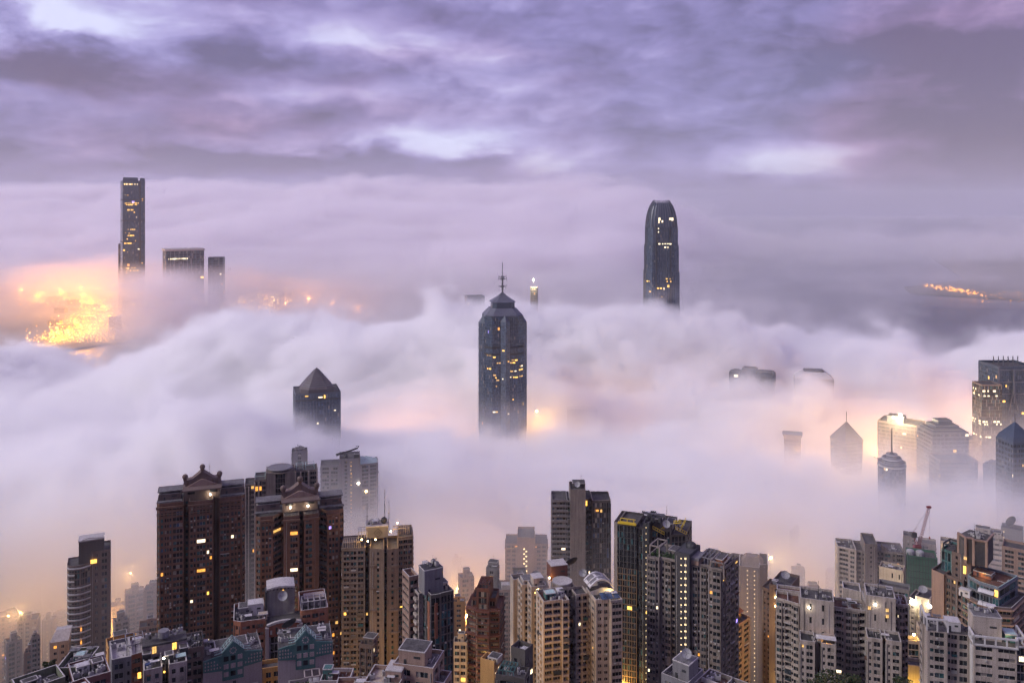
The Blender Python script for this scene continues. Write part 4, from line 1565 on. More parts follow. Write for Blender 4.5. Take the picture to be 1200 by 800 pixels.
# ---- dark glass-and-brick corner tower ------------------------------------------------------
t = Tower('apartment_tower', 'corner tower with a striped pale side, dark glazed front and a tall grey plant block', 505, 690, 335, 22, seed=108)
t.glz = [(.5, G_DARK), (.3, G_TEAL), (.2, G_MID)]
t.plit = .022
k, H = t.k, t.H
W_ = 29 * k
t.block([(0, 0), (W_ * .38, -.6), (W_ * .42, -.2), (W_, 0), (W_, 10), (0, 10)], 0, H, ['p.15 t2.6 p.15', '', 'p.12 t1 p.12 t1 p.12', 'p.3 w2 p.5 w2', '', 'p.3 t1.2 p.3 t1.2 p.3'], 3.1, M_GREYD, 1.3, cope=M_COPE)
t.block([(-4.2, 13), (-.2, 13), (-.2, 21), (-4.2, 21)], 0, H + 3, ['p.3 w2 p.3', '', '', 'p.15 r2 p.15'], 3.1, M_PINK, 1.3, roof=M_ROOFR, cope=M_COPE)
t.block([(-2, 8), (-.1, 8), (-.1, 12.9), (-2, 12.9)], 0, H - 2, ['p.3 b2 p.3', '', '', 'p.2 b2 p.2'], 3.1, M_PALE, 1.0, cope=M_COPE)
b = MB()
for i in range(int(H / 3.1)):
    b.box((-2.4, 10.4, H - 2 - i * 3.1 - 2.6), (.9, 3.4, 1.0), M_PALE)
b.build('balcony', t.root, 'stuff')
b = MB(); b.box((W_ * .2, -.66, H - 16), (W_ * .12, .3, 14), M_RUST); b.box((-.25, 1.6, H - 30), (.3, 2.2, 28), M_RUST); b.build('tiled_panel', t.root)
t.hut(2.6, 6.5, H + .05, 8, 6.4, 9.5, M_GREYC, 'plant_block', M_DARK)
t.clutter((0, 5, 4.5, 8.5), H + 9.9, 5, 9)
t.hut(7.9, 6, H + .05, 2, 4, 3.0, M_CREAM)
t.rail([(.6, .6), (W_ - .6, .6)], H + 1.3, .8)
t.done()

# ---- red-brown stepped tower ------------------------------------------------------------------
t = Tower('apartment_tower', 'red-brown tower stepping up to a squared crown with pale banded windows', 567, 706, 420, -10, seed=109)
t.glz = [(.35, G_DARK), (.25, G_MID), (.4, G_CURT)]
t.plit = .012
k, H = t.k, t.H
U = lambda p: (p - 567) * k
t.block([(U(546), 2), (U(558), 0), (U(558), -1.2), (U(574), -1.2), (U(574), 0), (U(585), 1), (U(586), 15), (U(546), 15)], 0, H, ['p.2 r2 p.2', '', 'p.5 r2.2 p.5', '', 'p.2 r2 p.2', 'p.4 w1.5 p.4 w1.5', '', 'p.4 w1.5 p.4 w1.5'], 3.1, M_REDB, 1.1, band=(.35, .55, M_GREYD))
b = MB()
for z in (H - 30 * k, H - .3, H - 66 * k):
    b.prism([(U(545), 1), (U(558), -1.1), (U(558), -2.3), (U(574.3), -2.3), (U(574.3), -1), (U(586.3), .2), (U(587), 15.4), (U(545), 15.4)], z, z + .7, M_REDB)
b.build('cornice', t.root)
t.block([(U(551), 3), (U(580), 3), (U(580), 14), (U(551), 14)], H + .1, H + 9 * k, ['p.2 w1 p.6 t1.2 p.6 w1 p.2', '', '', 'p1 w1 p1'], 3.1, M_REDB, 1.2)
t.block([(U(558), 0), (U(573), 0), (U(573), 13.9), (U(558), 13.9)], H + .1, H + 22 * k, ['p.5 t2 p.5', 'p1', '', 'p1'], 3.4, M_REDB, 1.6)
t.frame(U(560), U(571), 3, 10, H + 22 * k, 2.4, M_REDB, .3, 3, 3)
t.done()

# ---- ochre lit block and dark block with parapet -------------------------------------------------
t = bulk('ochre-lit low block with a dark flat roof and white lit windows', 559, 583, 764, 315, -28, .9, 'p2', 3, M_OCHRE_LIT, seed=110, name='apartment_block', zb=None, done=False)
for i in range(4):
    t.lits.append(((t.w / 2 + .06, t.w * .25, t.H - 4 - i * 4), math.pi / 2, 1.5, 1.9, L_PALE)); t.lits.append(((t.w / 2 + .06, t.w * .65, t.H - 3 - i * 4), math.pi / 2, 1.5, 1.9, L_PALE))
t.hut(t.w * .3, t.w * .5, t.H, 4, 4, 2, M_CREAM)
t.done()
t = bulk('dark slate block with a hollow roof and two bright windows by the white complex', 594, 620, 756, 300, -32, .9, 'p.8 w.8 p2', 3.1, M_GREYD, seed=111, name='apartment_block', zb=None, plit=.0, parapet=3.2, done=False)
for (v, z) in ((.35, 5), (.35, 8.4), (.8, 6)):
    t.lits.append(((t.w / 2 + .06, t.w * v * .9, t.H - z), math.pi / 2, 1.4, 1.6, L_PALE))
t.clutter((-t.w * .3, t.w * .3, 2, t.w * .6), t.H, 4, 3)
t.done()
t = bulk('low dark glasshouse roof below the hollow-roofed slate block', 577, 618, 782, 290, -15, .7, 'p.4 w2 p.4', 3, M_GREYD, seed=112, name='apartment_block', zb=None, done=False)
t.frame(-t.w * .4, t.w * .1, 1, 7, t.H, 2.6, M_TEAL, .15, 4, 2)
t.clutter((-t.w * .3, t.w * .4, 2, 8), t.H, 5, 5)
t.done()

# ---- twin grey towers behind -----------------------------------------------------------------
t = Tower('apartment_tower', 'grey-pink block with a stairwell dotted with two columns of white lights', 616, 688, 560, 6, seed=113)
t.plit = .01
k, H = t.k, t.H
U = lambda p: (p - 616) * k
t.block([(U(584), 3), (U(603), 3), (U(603), 18), (U(584), 18)], 0, H, 'p.3 w1 p.2 w1 p.2 w1 p.3', 3.0, M_PINK, 1.2)
t.block([(U(603.1), 0), (U(619), 0), (U(619), 19), (U(603.1), 19)], 0, H + 13 * k, ['p1.3 l.7 p.5', '', '', ''], 3.0, M_GREYD, 1.5, lm=L_STAIR)
t.block([(U(619.1), 3), (U(645), 3), (U(645), 18), (U(619.1), 18)], 0, H, 'p.3 w1 p.2 w1 p.2 w1 p.3', 3.0, M_PINK, 1.2)
for i in range(12):
    t.lits.append(((U(606.5), -.1, H + 7 * k - 3.0 * i), 0, 1.2, 1.2, L_STAIR))
t.dish(U(610), 6, H + 13 * k, 2.4, .3)
t.tank(U(595), 8, H + .1, 7, 5, 3, M_COPE)
t.clutter((U(622), U(640), 5, 14), H, 6, 8)
t.done()
t = bulk('narrow plant-topped tower with one amber opening behind the red-brown tower', 568, 584, 662, 540, -14, .9, 'p1 w1 p1', 3, M_GREYC, seed=114, name='apartment_tower', zb=None, done=False)
t.lits.append(((0, -.1, t.H - 5), 0, 1.8, 3, L_WARM))
t.hut(0, 5, t.H, 6, 5, 4, M_GREYC); t.clutter((-4, 4, 1, 8), t.H, 5, 2); t.antenna(0, 5, t.H + 4, 5)
t.done()

t = Tower('apartment_tower', 'misty brown tower with a raised middle and zigzag stair lights', 616, 636, 612, 0, seed=115)
t.plit = .006
k, H = t.k, t.H
U = lambda p: (p - 616) * k
t.block([(U(592), 4), (U(606), 4), (U(606), 22), (U(592), 22)], 0, H, 'p.4 m1 p.3 m1 p.4', 3.0, M_PINK, 1.2)
t.block([(U(606.1), 2), (U(627), 2), (U(627), 23), (U(606.1), 23)], 0, H + 8 * k, 'p1', 3.0, M_PINK, 1.5)
t.block([(U(627.1), 4), (U(642), 4), (U(642), 22), (U(627.1), 22)], 0, H, 'p.4 m1 p.3 m1 p.4', 3.0, M_PINK, 1.2)
for i in range(14):
    t.lits.append(((U(615.5 + (1.3 if i % 2 else -1.3)), 1.9, H - 3 * k - 1.75 * i * 1.0), 0, 1.1, 1.1, L_STAIR))
t.lits += [((U(604), 3.8, H - 1.5 * k), 0, 2.4, 1.4, L_ORNG), ((U(629), 3.8, H - 1.5 * k), 0, 1.8, 1.0, L_ORNG)]
b = MB(); b.prism([(U(591), 3), (U(605.9), 3), (U(605.9), 22), (U(591), 22)], H - 4 * k, H - 3.3 * k, M_PINK); b.prism([(U(627.2), 3), (U(643), 3), (U(643), 22), (U(627.2), 22)], H - 4 * k, H - 3.3 * k, M_PINK); b.build('cornice', t.root)
t.antenna(U(616), 10, H + 8 * k, 4)
t.done()

# ---- tower with a blank pale slab --------------------------------------------------------------
t = Tower('apartment_tower', 'dark glazed tower divided by a tall blank panelled grey slab with a dish on top', 681, 583, 545, 4, seed=116)
t.glz = [(.45, G_DARK), (.30, G_MID), (.15, G_CURT), (.10, G_BLUE)]
t.plit = .008
k, H = t.k, t.H
U = lambda p: (p - 681) * k
t.block([(U(647), 1), (U(665), 1), (U(665), 18), (U(647), 18)], 0, H, ['r1.1 p.1 r2.4 p.1 s.4', '', '', 'p.3 w1 p.3 w1'], 3.25, M_GREYC, 1.2, band=(.3, .35, M_GREY))
t.block([(U(665.1), 0), (U(668), 0), (U(668), 18), (U(665.1), 18)], 0, H, ['b1', '', '', ''], 3.25, M_GREYC, 1)
t.block([(U(668), -2.5), (U(686), -2.5), (U(686), 14), (U(668), 14)], 0, H + 14 * k, '', 3.25, M_GREY, 1.2)
b = MB()
for i in range(32):
    b.box((U(677), -2.52, H + 14 * k - 1 - i * 3.25), (18 * k + .1, .12, .16), M_GREYC)
b.build('panel_joint', t.root, 'stuff')
t.block([(U(686.1), 3), (U(694), 3), (U(694), 20), (U(686.1), 20)], 0, H, ['b1 p.1 b1', '', '', ''], 3.25, M_GREYD, 1)
t.block([(U(694.1), 0), (U(716), 1), (U(716), 18), (U(694.1), 18)], 0, H - 1 * k, ['p.12 t1.4 p.1 t1.4 p.15 g.9', 'p.3 w1 p.3 w1', '', ''], 3.25, M_GREYD, 1.6, cope=M_CREAM)
t.hut(U(679), 8, H + 14 * k, 15 * k, 8, 5 * k, M_GREYD, 'plant_block')
t.dish(U(677), 2, H + 14 * k + .5, 1.9, -.3)
t.lits += [((U(699), -.4, H - 10 * k), 0, 2.6, 1.8, L_ORNG), ((U(704.5), -.3, H - 10 * k), 0, 1.2, 1.9, L_WARM), ((U(686.3) + .3, 1, H - 2 * k), 0, 1.5, 3.4, L_WARM)]
t.antenna(U(682), 8, H + 19 * k, 6)
t.done()

# ---- white stepped complex in the centre ------------------------------------------------------------
t = Tower('apartment_tower', 'white many-cornered apartment complex with curved white roofs and black balcony openings', 637, 700, 375, 17, seed=117)
t.glz = [(.9, G_DARK), (.07, G_MID), (.03, G_CURT)]
t.plit = .022
k, H = t.k, t.H
# left lobe, near corner at the origin
t.block([(0, 0), (8.5, 0), (8.5, -1.2), (11.5, -1.2), (11.5, 12), (0, 12)], 0, H + 2 * k, ['p.25 b1.9 p.12 b1.9 p.2', '', 'p.1 b1 p.1', 'p.4 b1 p.3 b1 p.4', '', 'p1 b.8 p.6 b.8 p1'], 2.95, M_PALE, 1.3, roof=M_ROOFR, cope=M_COPE)
t.block([(-2, 12.1), (5, 12.1), (5, 19), (-2, 19)], 0, H + 6 * k, ['p.3 b1 p.3', '', '', 'p.6 b1.2 p.4'], 2.95, M_PALE, 1.3, cope=M_COPE)
t.block([(-4.5, 19.1), (3, 19.1), (3, 27), (-4.5, 27)], 0, H + 1 * k, ['p.3 b1 p.3', '', '', 'p.6 b1.2 p.4 b1'], 2.95, M_PALE, 1.3, cope=M_COPE)
t.block([(-6.5, 27.1), (0, 27.1), (0, 33), (-6.5, 33)], 0, H - 1 * k, ['p.4 s1 p.4', '', '', 'p3'], 2.95, M_PALE, 1.3, cope=M_COPE)
# linking core and right lobe
t.block([(11.6, 10), (18, 10), (18, 24), (11.6, 24)], 0, H + 3 * k, ['p.2 b1 p.3 b1 p.2', '', '', 'p.3 s1 p.4'], 2.95, M_PALE, 1.0)
t.block([(16.5, 4), (22.4, 4), (22.4, 12), (16.5, 12)], 0, H + 1 * k, ['p.2 b1 p.3 b1 p.2', '', '', 'p.3 b1 p.4 b1 p.3'], 2.95, M_PALE, 1.0)
t.block([(22.5, -5), (28.5, -6), (28.5, -7.4), (34, -7.6), (34, 8), (22.5, 8)], 0, H + 3 * k, ['p.4 s1 p.4 s1 p.3', '', 'p.1 Y2.2 p.12', 'p.5 b1.2 p.4 b1.2', '', 'p.6 s1 p.5 s1 p.6'], 2.95, M_PALE, 1.3, cope=M_COPE)
t.block([(28.6, 8.1), (35, 8.1), (35, 18), (28.6, 18)], 0, H + 6 * k, ['p1', 'p.5 b1', '', 'p1'], 2.95, M_PALE, 1.0)
t.hut(1.5, 15.5, H + 6 * k + .1, 4.6, 5.4, 4.2, M_PALE, 'lift_house', M_COPE)
t.hut(-1, 23, H + 1 * k + .1, 5, 6, 2.4, M_PALE, 'roof_room', M_ROOFG)
t.hut(4.5, 5.5, H + 2 * k + .1, 4.5, 4, 2.4, M_TEAL, 'roof_room', M_TEALL)
t.hut(9.5, 6, H + 2 * k + .1, 3, 3.6, 2.6, M_WHITE, 'roof_room', M_WHITE)
b = MB()   # curved white roof shell over the right lobe
NSEG = 12
for i in range(NSEG):
    a0, a1 = i / NSEG, (i + 1) / NSEG
    f_ = lambda a: H + 7.5 * k + 5.6 * math.sin(math.pi * (.15 + a * .75))
    x0_, x1_ = 22 + 11.5 * a0, 22 + 11.5 * a1
    for ya, yb in ((1, 1.9), (4.3, 4.9), (8.5, 9.4)):
        gable(b, [(x0_, f_(a0) - .7), (x1_, f_(a1) - .7), (x1_, f_(a1)), (x0_, f_(a0))], ya, yb, M_WHITE)
    b.face([(x0_, 1.9, f_(a0) - .5), (x1_, 1.9, f_(a1) - .5), (x1_, 8.5, f_(a1) - .5), (x0_, 8.5, f_(a0) - .5)], M_GREYC if i % 4 else M_WHITE)
b.face([(22, 1.02, H + 4 * k), (33.4, 1.02, H + 4 * k), (33.4, 1.02, H + 8.8 * k), (28, 1.02, H + 12.5 * k), (22, 1.02, H + 9 * k)], M_WHITE)
b.build('curved_roof', t.root)
b = MB()
b.cyl((13.5, 15, H + 3 * k), 4.4, 5 * k, M_PALE, 18)
b.cyl((13.5, 15, H + 8 * k), 4.7, .5, M_COPE, 18)
b.build('round_roof_house', t.root)
t.hut(14, 24, H + 3 * k, 8, 7, 18 * k, M_REDB, 'red_plant_block', M_COPE)
t.dish(3, 21.5, H + 3 * k, 2.4, -.4, 60); t.dish(21, 22, H + 11 * k, 3.2, 3.4, 50, M_DARK); t.dish(10, 5, H + 2.5 * k, 1.6, 2.8, 45, M_DARK); t.dish(24, 16, H + 8 * k, 1.8, -.5)
t.clutter((1, 10.5, 1.5, 11), H + 2 * k + .1, 9, 6)
t.clutter((24, 33, -4.5, 1), H + 3 * k + .1, 8, 7)
b = MB()
for i in range(3):
    x_ = 25.2 + i * 2.9
    b.face([(x_, -6, H + 6.5 * k), (x_ + 2.6, -6.2, H + 6.5 * k), (x_ + 2.6, -1.5, H + 9.5 * k), (x_, -1.3, H + 9.5 * k)], G_BLUE)
    b.bar((x_, -1.4, H + 3 * k), (x_, -1.4, H + 9.4 * k), .1, M_STEEL); b.bar((x_, -6, H + 3 * k), (x_, -6, H + 6.4 * k), .1, M_STEEL)
b.build('solar_panel', t.root)
for x_, y_, z_, pw in ((1.5, 13.2, H + 3.4 * k, 420), (31.5, .2, H + 5 * k, 320), (9, 20, H + 8 * k, 250)):
    b = MB(); b.dome((x_, y_, z_), .4, L_HOT, 8, 3, full=True); b.bar((x_, y_, z_ - 1.6), (x_, y_, z_ - .3), .08, M_DARK); b.build('roof_lamp', t.root)
    light('lamp_light', (x_ - .6, y_ - .9, z_ + .3), pw * 1.6, (1, .68, .22), .4, t.root)
t.done()

# ---- dark glass tower with yellow roof gantries -----------------------------------------------
t = Tower('apartment_tower', 'black and bronze glazed tower with yellow maintenance frames and a gantry on its roof', 757, 612, 430, -12, seed=118)
t.glz = [(.72, G_DARK), (.16, G_MID), (.12, G_TEAL)]
t.plit = .014
k, H = t.k, t.H
U = lambda p: (p - 757) * k
t.block([(U(718), 1), (U(723), 0), (U(723), 18), (U(718), 18)], 0, H, ['p1 r.2', '', '', 'p1 s.3 p1'], 3.05, M_GREY, 1)
t.block([(U(723.1), -.5), (U(746), 0), (U(746), 18), (U(723.1), 18)], 0, H - 50 * k, ['p.12 t1 p.08 t1 p.12 t1 p.08 t1 p.12', '', '', ''], 3.05, mat('bronze_cladding', (.21, .14, .085), .5, .3, .1), 0)
t.block([(U(723.1), -.5), (U(746), 0), (U(746), 18), (U(723.1), 18)], H - 50 * k + .03, H, ['g1*5', '', '', ''], 3.05, M_GREYD, 1)
t.block([(U(746.1), 1), (U(755), 0), (U(755), 18), (U(746.1), 18)], 0, H - 2 * k, ['g1*2', '', '', ''], 3.05, M_GREYD, 1)
t.block([(U(755.1), -2), (U(762), -2.5), (U(762), 16), (U(755.1), 16)], 0, H + 6 * k, ['p.4 l.55 p.6', '', '', ''], 3.05, M_DARK, 1, lm=L_STAIR)
t.block([(U(762.1), 2), (U(784), 5), (U(784), 24), (U(762.1), 24)], 0, H - 4 * k, ['p.1 t1 p.1 t1 p.1', 'p.3 w1 p.3 w1', '', ''], 3.05, M_GREYD, 1)
t.block([(U(784.1), 5), (U(800), 9), (U(800), 28), (U(784.1), 28)], 0, H - 10 * k, ['p.1 t1 p.1 t1 p.1', 'p.3 w1 p.3 w1', '', ''], 3.05, M_GREYD, 1)
b = MB()
b.box((U(735), -1.2, H + 1.2), (22 * k, 1.0, .9), M_YELL)
for x_ in (727, 735, 743):
    b.bar((U(x_), -.8, H + 1), (U(x_), -.8, H + 9.5 * k), .22, M_YELL)
for z_ in (5, 9):
    b.bar((U(727), -.8, H + z_ * k), (U(745), -.8, H + z_ * k), .28, M_YELL)
b.build('yellow_frame', t.root)
for (a, c) in (((765, 0, 1), (777, 3, -7)), ((787, 6, 5), (797, 2, 10)), ((791, 2, 2), (802, 6, -6)), ((794, 9, -4), (800, 9, 8)), ((768, 3, -10), (776, 6, -2))):
    b = MB()
    A_, C_ = Vector((U(a[0]), a[1], H + a[2] * k)), Vector((U(c[0]), c[1], H + c[2] * k))
    for dz_ in (0, 1.3):
        b.bar(A_ + Vector((0, 0, dz_)), C_ + Vector((0, 0, dz_)), .2, M_YELL)
    for i in range(6):
        q = A_.lerp(C_, i / 5)
        b.bar(q, q + Vector((0, 0, 1.3)), .15, M_YELL)
    b.build('yellow_gantry', t.root)
t.hut(U(768), 9, H - 4 * k + .1, 11 * k, 8, 12 * k, M_GREYD, 'plant_block', M_DARK)
t.hut(U(781), 12, H - 4 * k + .1, 9 * k, 8, 6 * k, M_GREY, 'plant_block', M_DARK)
for x_, y_ in ((757, 4), (761, 6), (764, 3), (772, 4)):
    b = MB(); b.cyl((U(x_), y_, H + 6 * k), 1.1, 2.6, M_DARK, 10, .8); b.build('flue', t.root)
t.dish(U(779), 4, H - 1 * k, 2.0, .4)
b = MB()
b.bar((U(750), 6, H + 13.5 * k), (U(775), 9, H + 9 * k), .75, M_STEEL, 6)
b.bar((U(766), 8, H + 3 * k), (U(766), 8, H + 11 * k), .6, M_STEEL, 6)
b.bar((U(749), 6, H + 14.5 * k), (U(753), 6, H + 13 * k), .5, M_STEEL)
b.bar((U(775), 9, H + 8 * k), (U(775), 9, H + 11.5 * k), .4, M_STEEL)
b.build('cleaning_gantry', t.root)
t.antenna(U(777), 10, H + 4 * k, 8)
t.clutter((U(766), U(796), 8, 16), H - 4 * k, 10, 5)
t.lits += [((U(741), -.35, H - 96 * k), 0, 5.2, 1.9, L_WARM), ((U(760), -2.8, H - 95 * k), 0, 1.4, 1.6, L_WARM)]
t.done()

# ---- grey residential with a dark stair slab ---------------------------------------------------
t = Tower('apartment_tower', 'stained grey tower with many bay windows and a black stair shaft dotted with lights', 796, 652, 385, -22, seed=119)
t.glz = [(.72, G_DARK), (.16, G_MID), (.05, G_TEAL), (.07, G_CURT)]
t.plit = .014
k, H = t.k, t.H
U = lambda p: (p - 796) * k
t.block([(U(757), -2), (U(772), -1), (U(772), 0.5), (U(792), 1), (U(792), 16), (U(757), 16)], 0, H, ['p.2 s.5 y1.2 s.5 p.2', '', 'p.3 s.6 p.2 y1.4 p.1 b1 p.2', '', '', 'p.3 w1 p.3 w1'], 2.95, M_GREY, 1.1, ac=.25)
t.block([(U(792.1), -1.5), (U(810), -1.5), (U(810), 12), (U(792.1), 12)], 0, H + 12 * k, ['p.9 l.8 p1.2 p.1', '', '', ''], 2.95, M_SLAB, 1.2, lm=L_STAIR)
for i in range(int(H / 2.95)):
    t.lits.append(((U(805.3), -1.62, H + 10 * k - i * 2.95), 0, .8, .9, L_STAIR))
t.block([(U(810.1), 1), (U(830), 3), (U(830), 1), (U(846), 2), (U(850), 20), (U(810.1), 20)], 0, H + 1 * k, ['p.2 y1.2 s.5 p.3 y1.2 s.5 p.2', '', 'p.2 s.5 y1.2 p.2', 'p.2 s.5 y1.3 s.5 b1 p.3 w1 p.2', '', ''], 2.95, M_GREY, 1.1, ac=.25)
b = MB()
b.box((U(801), 5, H + 12 * k + .05), (17 * k, 10, 2.5 * k), M_SLAB)
b.build('plant_block', t.root)
b = MB(); b.box((U(813), 5, H + 2 * k), (11 * k, 8, 5.5 * k), M_PINK); b.box((U(813), 5, H + 7.5 * k), (12 * k, 8.6, 3 * k), M_GREYC); b.build('roof_room', t.root)
b = MB(); b.dome((U(803), 8, H + 14.5 * k), 2.6, M_DARK, 12, 4); b.build('radome', t.root)
t.antenna(U(799), 6, H + 14 * k, 17 * k)
t.frame(U(759), U(771), 0, 9, H + .1, 14 * k, M_GREY, .35, 1, 1)
t.frame(U(818), U(832), 4, 15, H + 2 * k, 8 * k, M_GREYC, .3, 3, 1)
t.frame(U(832), U(848), 2, 14, H - 8 * k, 18 * k, M_GREY, .4, 1, 1)
t.hut(U(838), 10, H + 1.2 * k, 9 * k, 8, 8 * k, M_RUST, 'roof_room')
t.hut(U(782), 9, H, 12 * k, 6, 7 * k, M_GREY, 'roof_room')
b = MB()
rr_ = random.Random(77)
for i in range(40):
    x_, y_ = U(rr_.uniform(760, 791)), rr_.uniform(2, 8)
    b.dome((x_, y_, H + .3), rr_.uniform(.5, 1.3), mat('roof_garden_leaves', (.03, .055, .02), .9, .5, 1.2), 7, 3, 1.1)
b.build('roof_garden', t.root, 'stuff')
t.clutter((U(818), U(845), 5, 16), H + 1.2 * k, 8, 3)
t.done()

# ---- right-hand group ---------------------------------------------------------------------------
t = Tower('apartment_tower', 'misty tower with two full height columns of bright white stair windows', 877, 664, 560, 0, seed=130)
t.plit = .004
k, H = t.k, t.H
U = lambda p: (p - 877) * k
t.block([(U(857), 6), (U(867), 2), (U(867), 22), (U(857), 22)], 0, H + 3 * k, 'p1 s.6 p1', 3.1, M_TAN, 1.4, cope=M_COPE)
t.block([(U(867), 0), (U(889.5), 0), (U(889.5), 20), (U(867), 20)], 0, H + 4 * k, ['p.9 l.34 p.62 l.34 p.5', 'p1', '', ''], 2.95, M_TAN, 1.4, cope=M_COPE, lm=L_STAIR)
t.block([(U(889.6), 2), (U(899), 5), (U(899), 22), (U(889.6), 22)], 0, H + 6 * k, 'p1', 3.1, M_TAN, 1.4, cope=M_COPE)
b = MB(); b.taper([(U(868), 4), (U(896), 4), (U(896), 18), (U(868), 18)], H + 4 * k, [(U(874), 8), (U(888), 8), (U(888), 14), (U(874), 14)], H + 13 * k, M_TAN); b.build('stepped_roof', t.root)
t.clutter((U(870), U(895), 3, 7), H + 5 * k, 4, 8)
t.done()
floodlight(tuple(at(903, 655, 575)), 1.6e4, (1, .66, .22), 'amber floodlight burning beside the top of the tower with two white light columns', L_HOT, 1.9, 10)
floodlight(tuple(at(848, 659, 585)), 1.2e4, (1, .60, .18), 'amber floodlight left of the tower with two white light columns', L_HOT, 1.5, 10)

t = Tower('apartment_tower', 'brown block with white dish on its roof and a lit column down its edge', 914, 682, 470, -18, seed=131)
t.plit = .01
k, H = t.k, t.H
U = lambda p: (p - 914) * k
t.block([(U(889), 5), (U(901), 3), (U(901), 18), (U(889), 18)], 0, H - 10 * k, 'p.5 s.6 p.5 s.6 p.5', 3.0, M_BROWN2, 1.2)
t.block([(U(901), 0), (U(924), 0), (U(924), 20), (U(901), 20)], 0, H, ['p1.2 m.8 p.9 l.4 p.6', 'p1', '', 'p1'], 3.0, M_BROWN2, 1.4, lm=L_STAIR)
t.dish(U(912), 12, H, 2.5, .5, 40)
t.tank(U(905), 5, H - .1, 3, 3, 2, M_GREYC)
for z_, u_ in ((-1, 921), (-10, 921), (-11, 910), (-21, 910)):
    b = MB(); b.dome((U(u_), -.6, H + z_ * k + 0), .75, L_HOT, 8, 3, full=True); b.build('wall_lamp', t.root)
light('lamp_light', (U(922), -3, H - 20), 3500, (1, .7, .3), .8, t.root)
light('lamp_light', (U(922), -3, H - 50), 4500, (1, .7, .25), .8, t.root)
t.done()

t = Tower('apartment_tower', 'tan block with terracotta roof lit orange, left of the white light columns', 862, 728, 470, -30, seed=132)
t.plit = .004
k, H = t.k, t.H
w = 28 * k
t.block([(-w, 0), (0, 0), (0, 16), (-w, 16)], 0, H, ['p.3 s.7 p.3 s.7 p.3 s.7 p.3', 'p.4 w1.2 p.5 w1.2 p.4', '', ''], 3.0, M_PINK, 1.2, cope=M_RUST)
t.hut(-w * .55, 9, H, w * .5, 8, 4, M_OCHRE_LIT, 'roof_room')
b = MB(); b.taper(rect(-w * .85, -w * .2, 4, 14), H + 4.3, rect(-w * .6, -w * .4, 8, 10), H + 8, M_RUST); b.build('hipped_roof', t.root)
for x_, y_ in ((-w * .35, 2.5), (-w * .9, 2.2)):
    b = MB(); b.dome((x_, y_, H + 3.0), .5, L_HOT, 8, 3, full=True); b.bar((x_, y_, H), (x_, y_, H + 2.6), .08, M_DARK); b.build('roof_lamp', t.root)
    light('lamp_light', (x_, y_ - .9, H + 3), 1500, (1, .52, .08), .5, t.root)
t.done()


def white_module(t, U, k, H, dz, xs, seed):
    """one of the two repeating halves of the long white complex: wings, link block, plant house"""
    a, b1, c, d, e = xs
    t.block([(U(a), 4), (U(a) + .1, 3.9), (U(b1), 0), (U(b1), 11), (U(a), 11)], 0, H + dz, ['', 'p.15 y1.1 s.5 b1.3 s.5 y1.1 p.15', '', '', 'p1 s.5 p1 s.5 p1'], 2.9, M_PALE, 1.2, roof=M_ROOFR, cope=M_COPE, ac=.2)
    t.block([(U(b1) + .1, -4), (U(c), -4), (U(c), 8), (U(b1) + .1, 8)], 0, H + dz + 13 * k, ['p1 s.35 p1.1 s.35 p1.1', '', '', ''], 5.8, M_PALE, 1.0, roof=M_ROOF, cope=M_COPE)
    for i, x0 in enumerate((b1 - 1, (b1 + c) / 2 + 3)):
        t.block([(U(x0), -13), (U(x0 + 16), -13), (U(x0 + 16), -4.1), (U(x0), -4.1)], 0, H + dz - 25 * k, ['p.25 s.4 p.3 w1 p.3', '', '', 'p.3 b1 p.3 b1 p.3'], 2.9, M_PALE, 1.2, cope=M_COPE, roof=M_DARK)
    t.block([(U(c) + .1, 2), (U(d), 2), (U(d), 12), (U(c) + .1, 12)], 0, H + dz, ['p.1 s.4 b1 s.4 p.3 y1 p.2 y1 s.4 b1 p.1', '', '', ''], 2.9, M_PALE, 1.2, roof=M_ROOFR, cope=M_COPE, ac=.25)
    b = MB()
    b.box(((U(a) + U(b1)) / 2, 6.5, H + dz), (.3, 8, 1.1), M_COPE); b.box(((U(c) + U(d)) / 2, 6.5, H + dz), (.3, 8, 1.1), M_COPE)
    b.build('roof_divider', t.root)
    b = MB(); b.dome((U(b1) + 3.6, -4.4, H + dz + 6 * k), .36, L_WHITE, 8, 3, full=True); b.build('wall_lamp', t.root)
    light('lamp_light', (U(b1) + 3.6, -5.6, H + dz + 5.5 * k), 90, (1, .9, .7), .4, t.root)
    t.clutter((U(b1) + 1, U(c) - 1, -2, 6), H + dz + 13 * k, 7, seed)
    t.clutter((U(c) + 1, U(d) - 1, 4, 11), H + dz, 6, seed + 1)
    t.clutter((U(b1) + 1, U(c) - 3, -12, -6), H + dz - 25 * k, 6, seed + 2)
    t.antenna(U(c) - 6, 4, H + dz + 13 * k, 6)


t = Tower('apartment_tower', 'left half of the long white apartment complex, a canopy glowing orange on its wing', 947, 702, 370, 2, seed=133)
t.glz = GLZ_PALE
t.plit = .034
k, H = t.k, t.H
U = lambda p: (p - 947) * k
white_module(t, U, k, H, 0, (911, 938, 975, 1010, 0), 21)
t.block([(U(912), 11.1), (U(940), 11.1), (U(940), 16), (U(912), 16)], 0, H + 2 * k, '', 3, M_PALE, 1.2, roof=M_ROOFR, cope=M_WHITE)
b = MB()
b.box((U(965), -11, H - 25 * k + 2.6), (8, 3.6, .2), M_WHITE)
for x_ in (-3.6, 3.6):
    b.bar((U(965) + x_, -12.6, H - 25 * k), (U(965) + x_, -12.6, H - 25 * k + 2.6), .08, M_STEEL)
b.build('canopy', t.root)
light('lamp_light', (U(966), -12, H - 25 * k + 2), 190, (1, .42, .06), .3, t.root)
t.done()

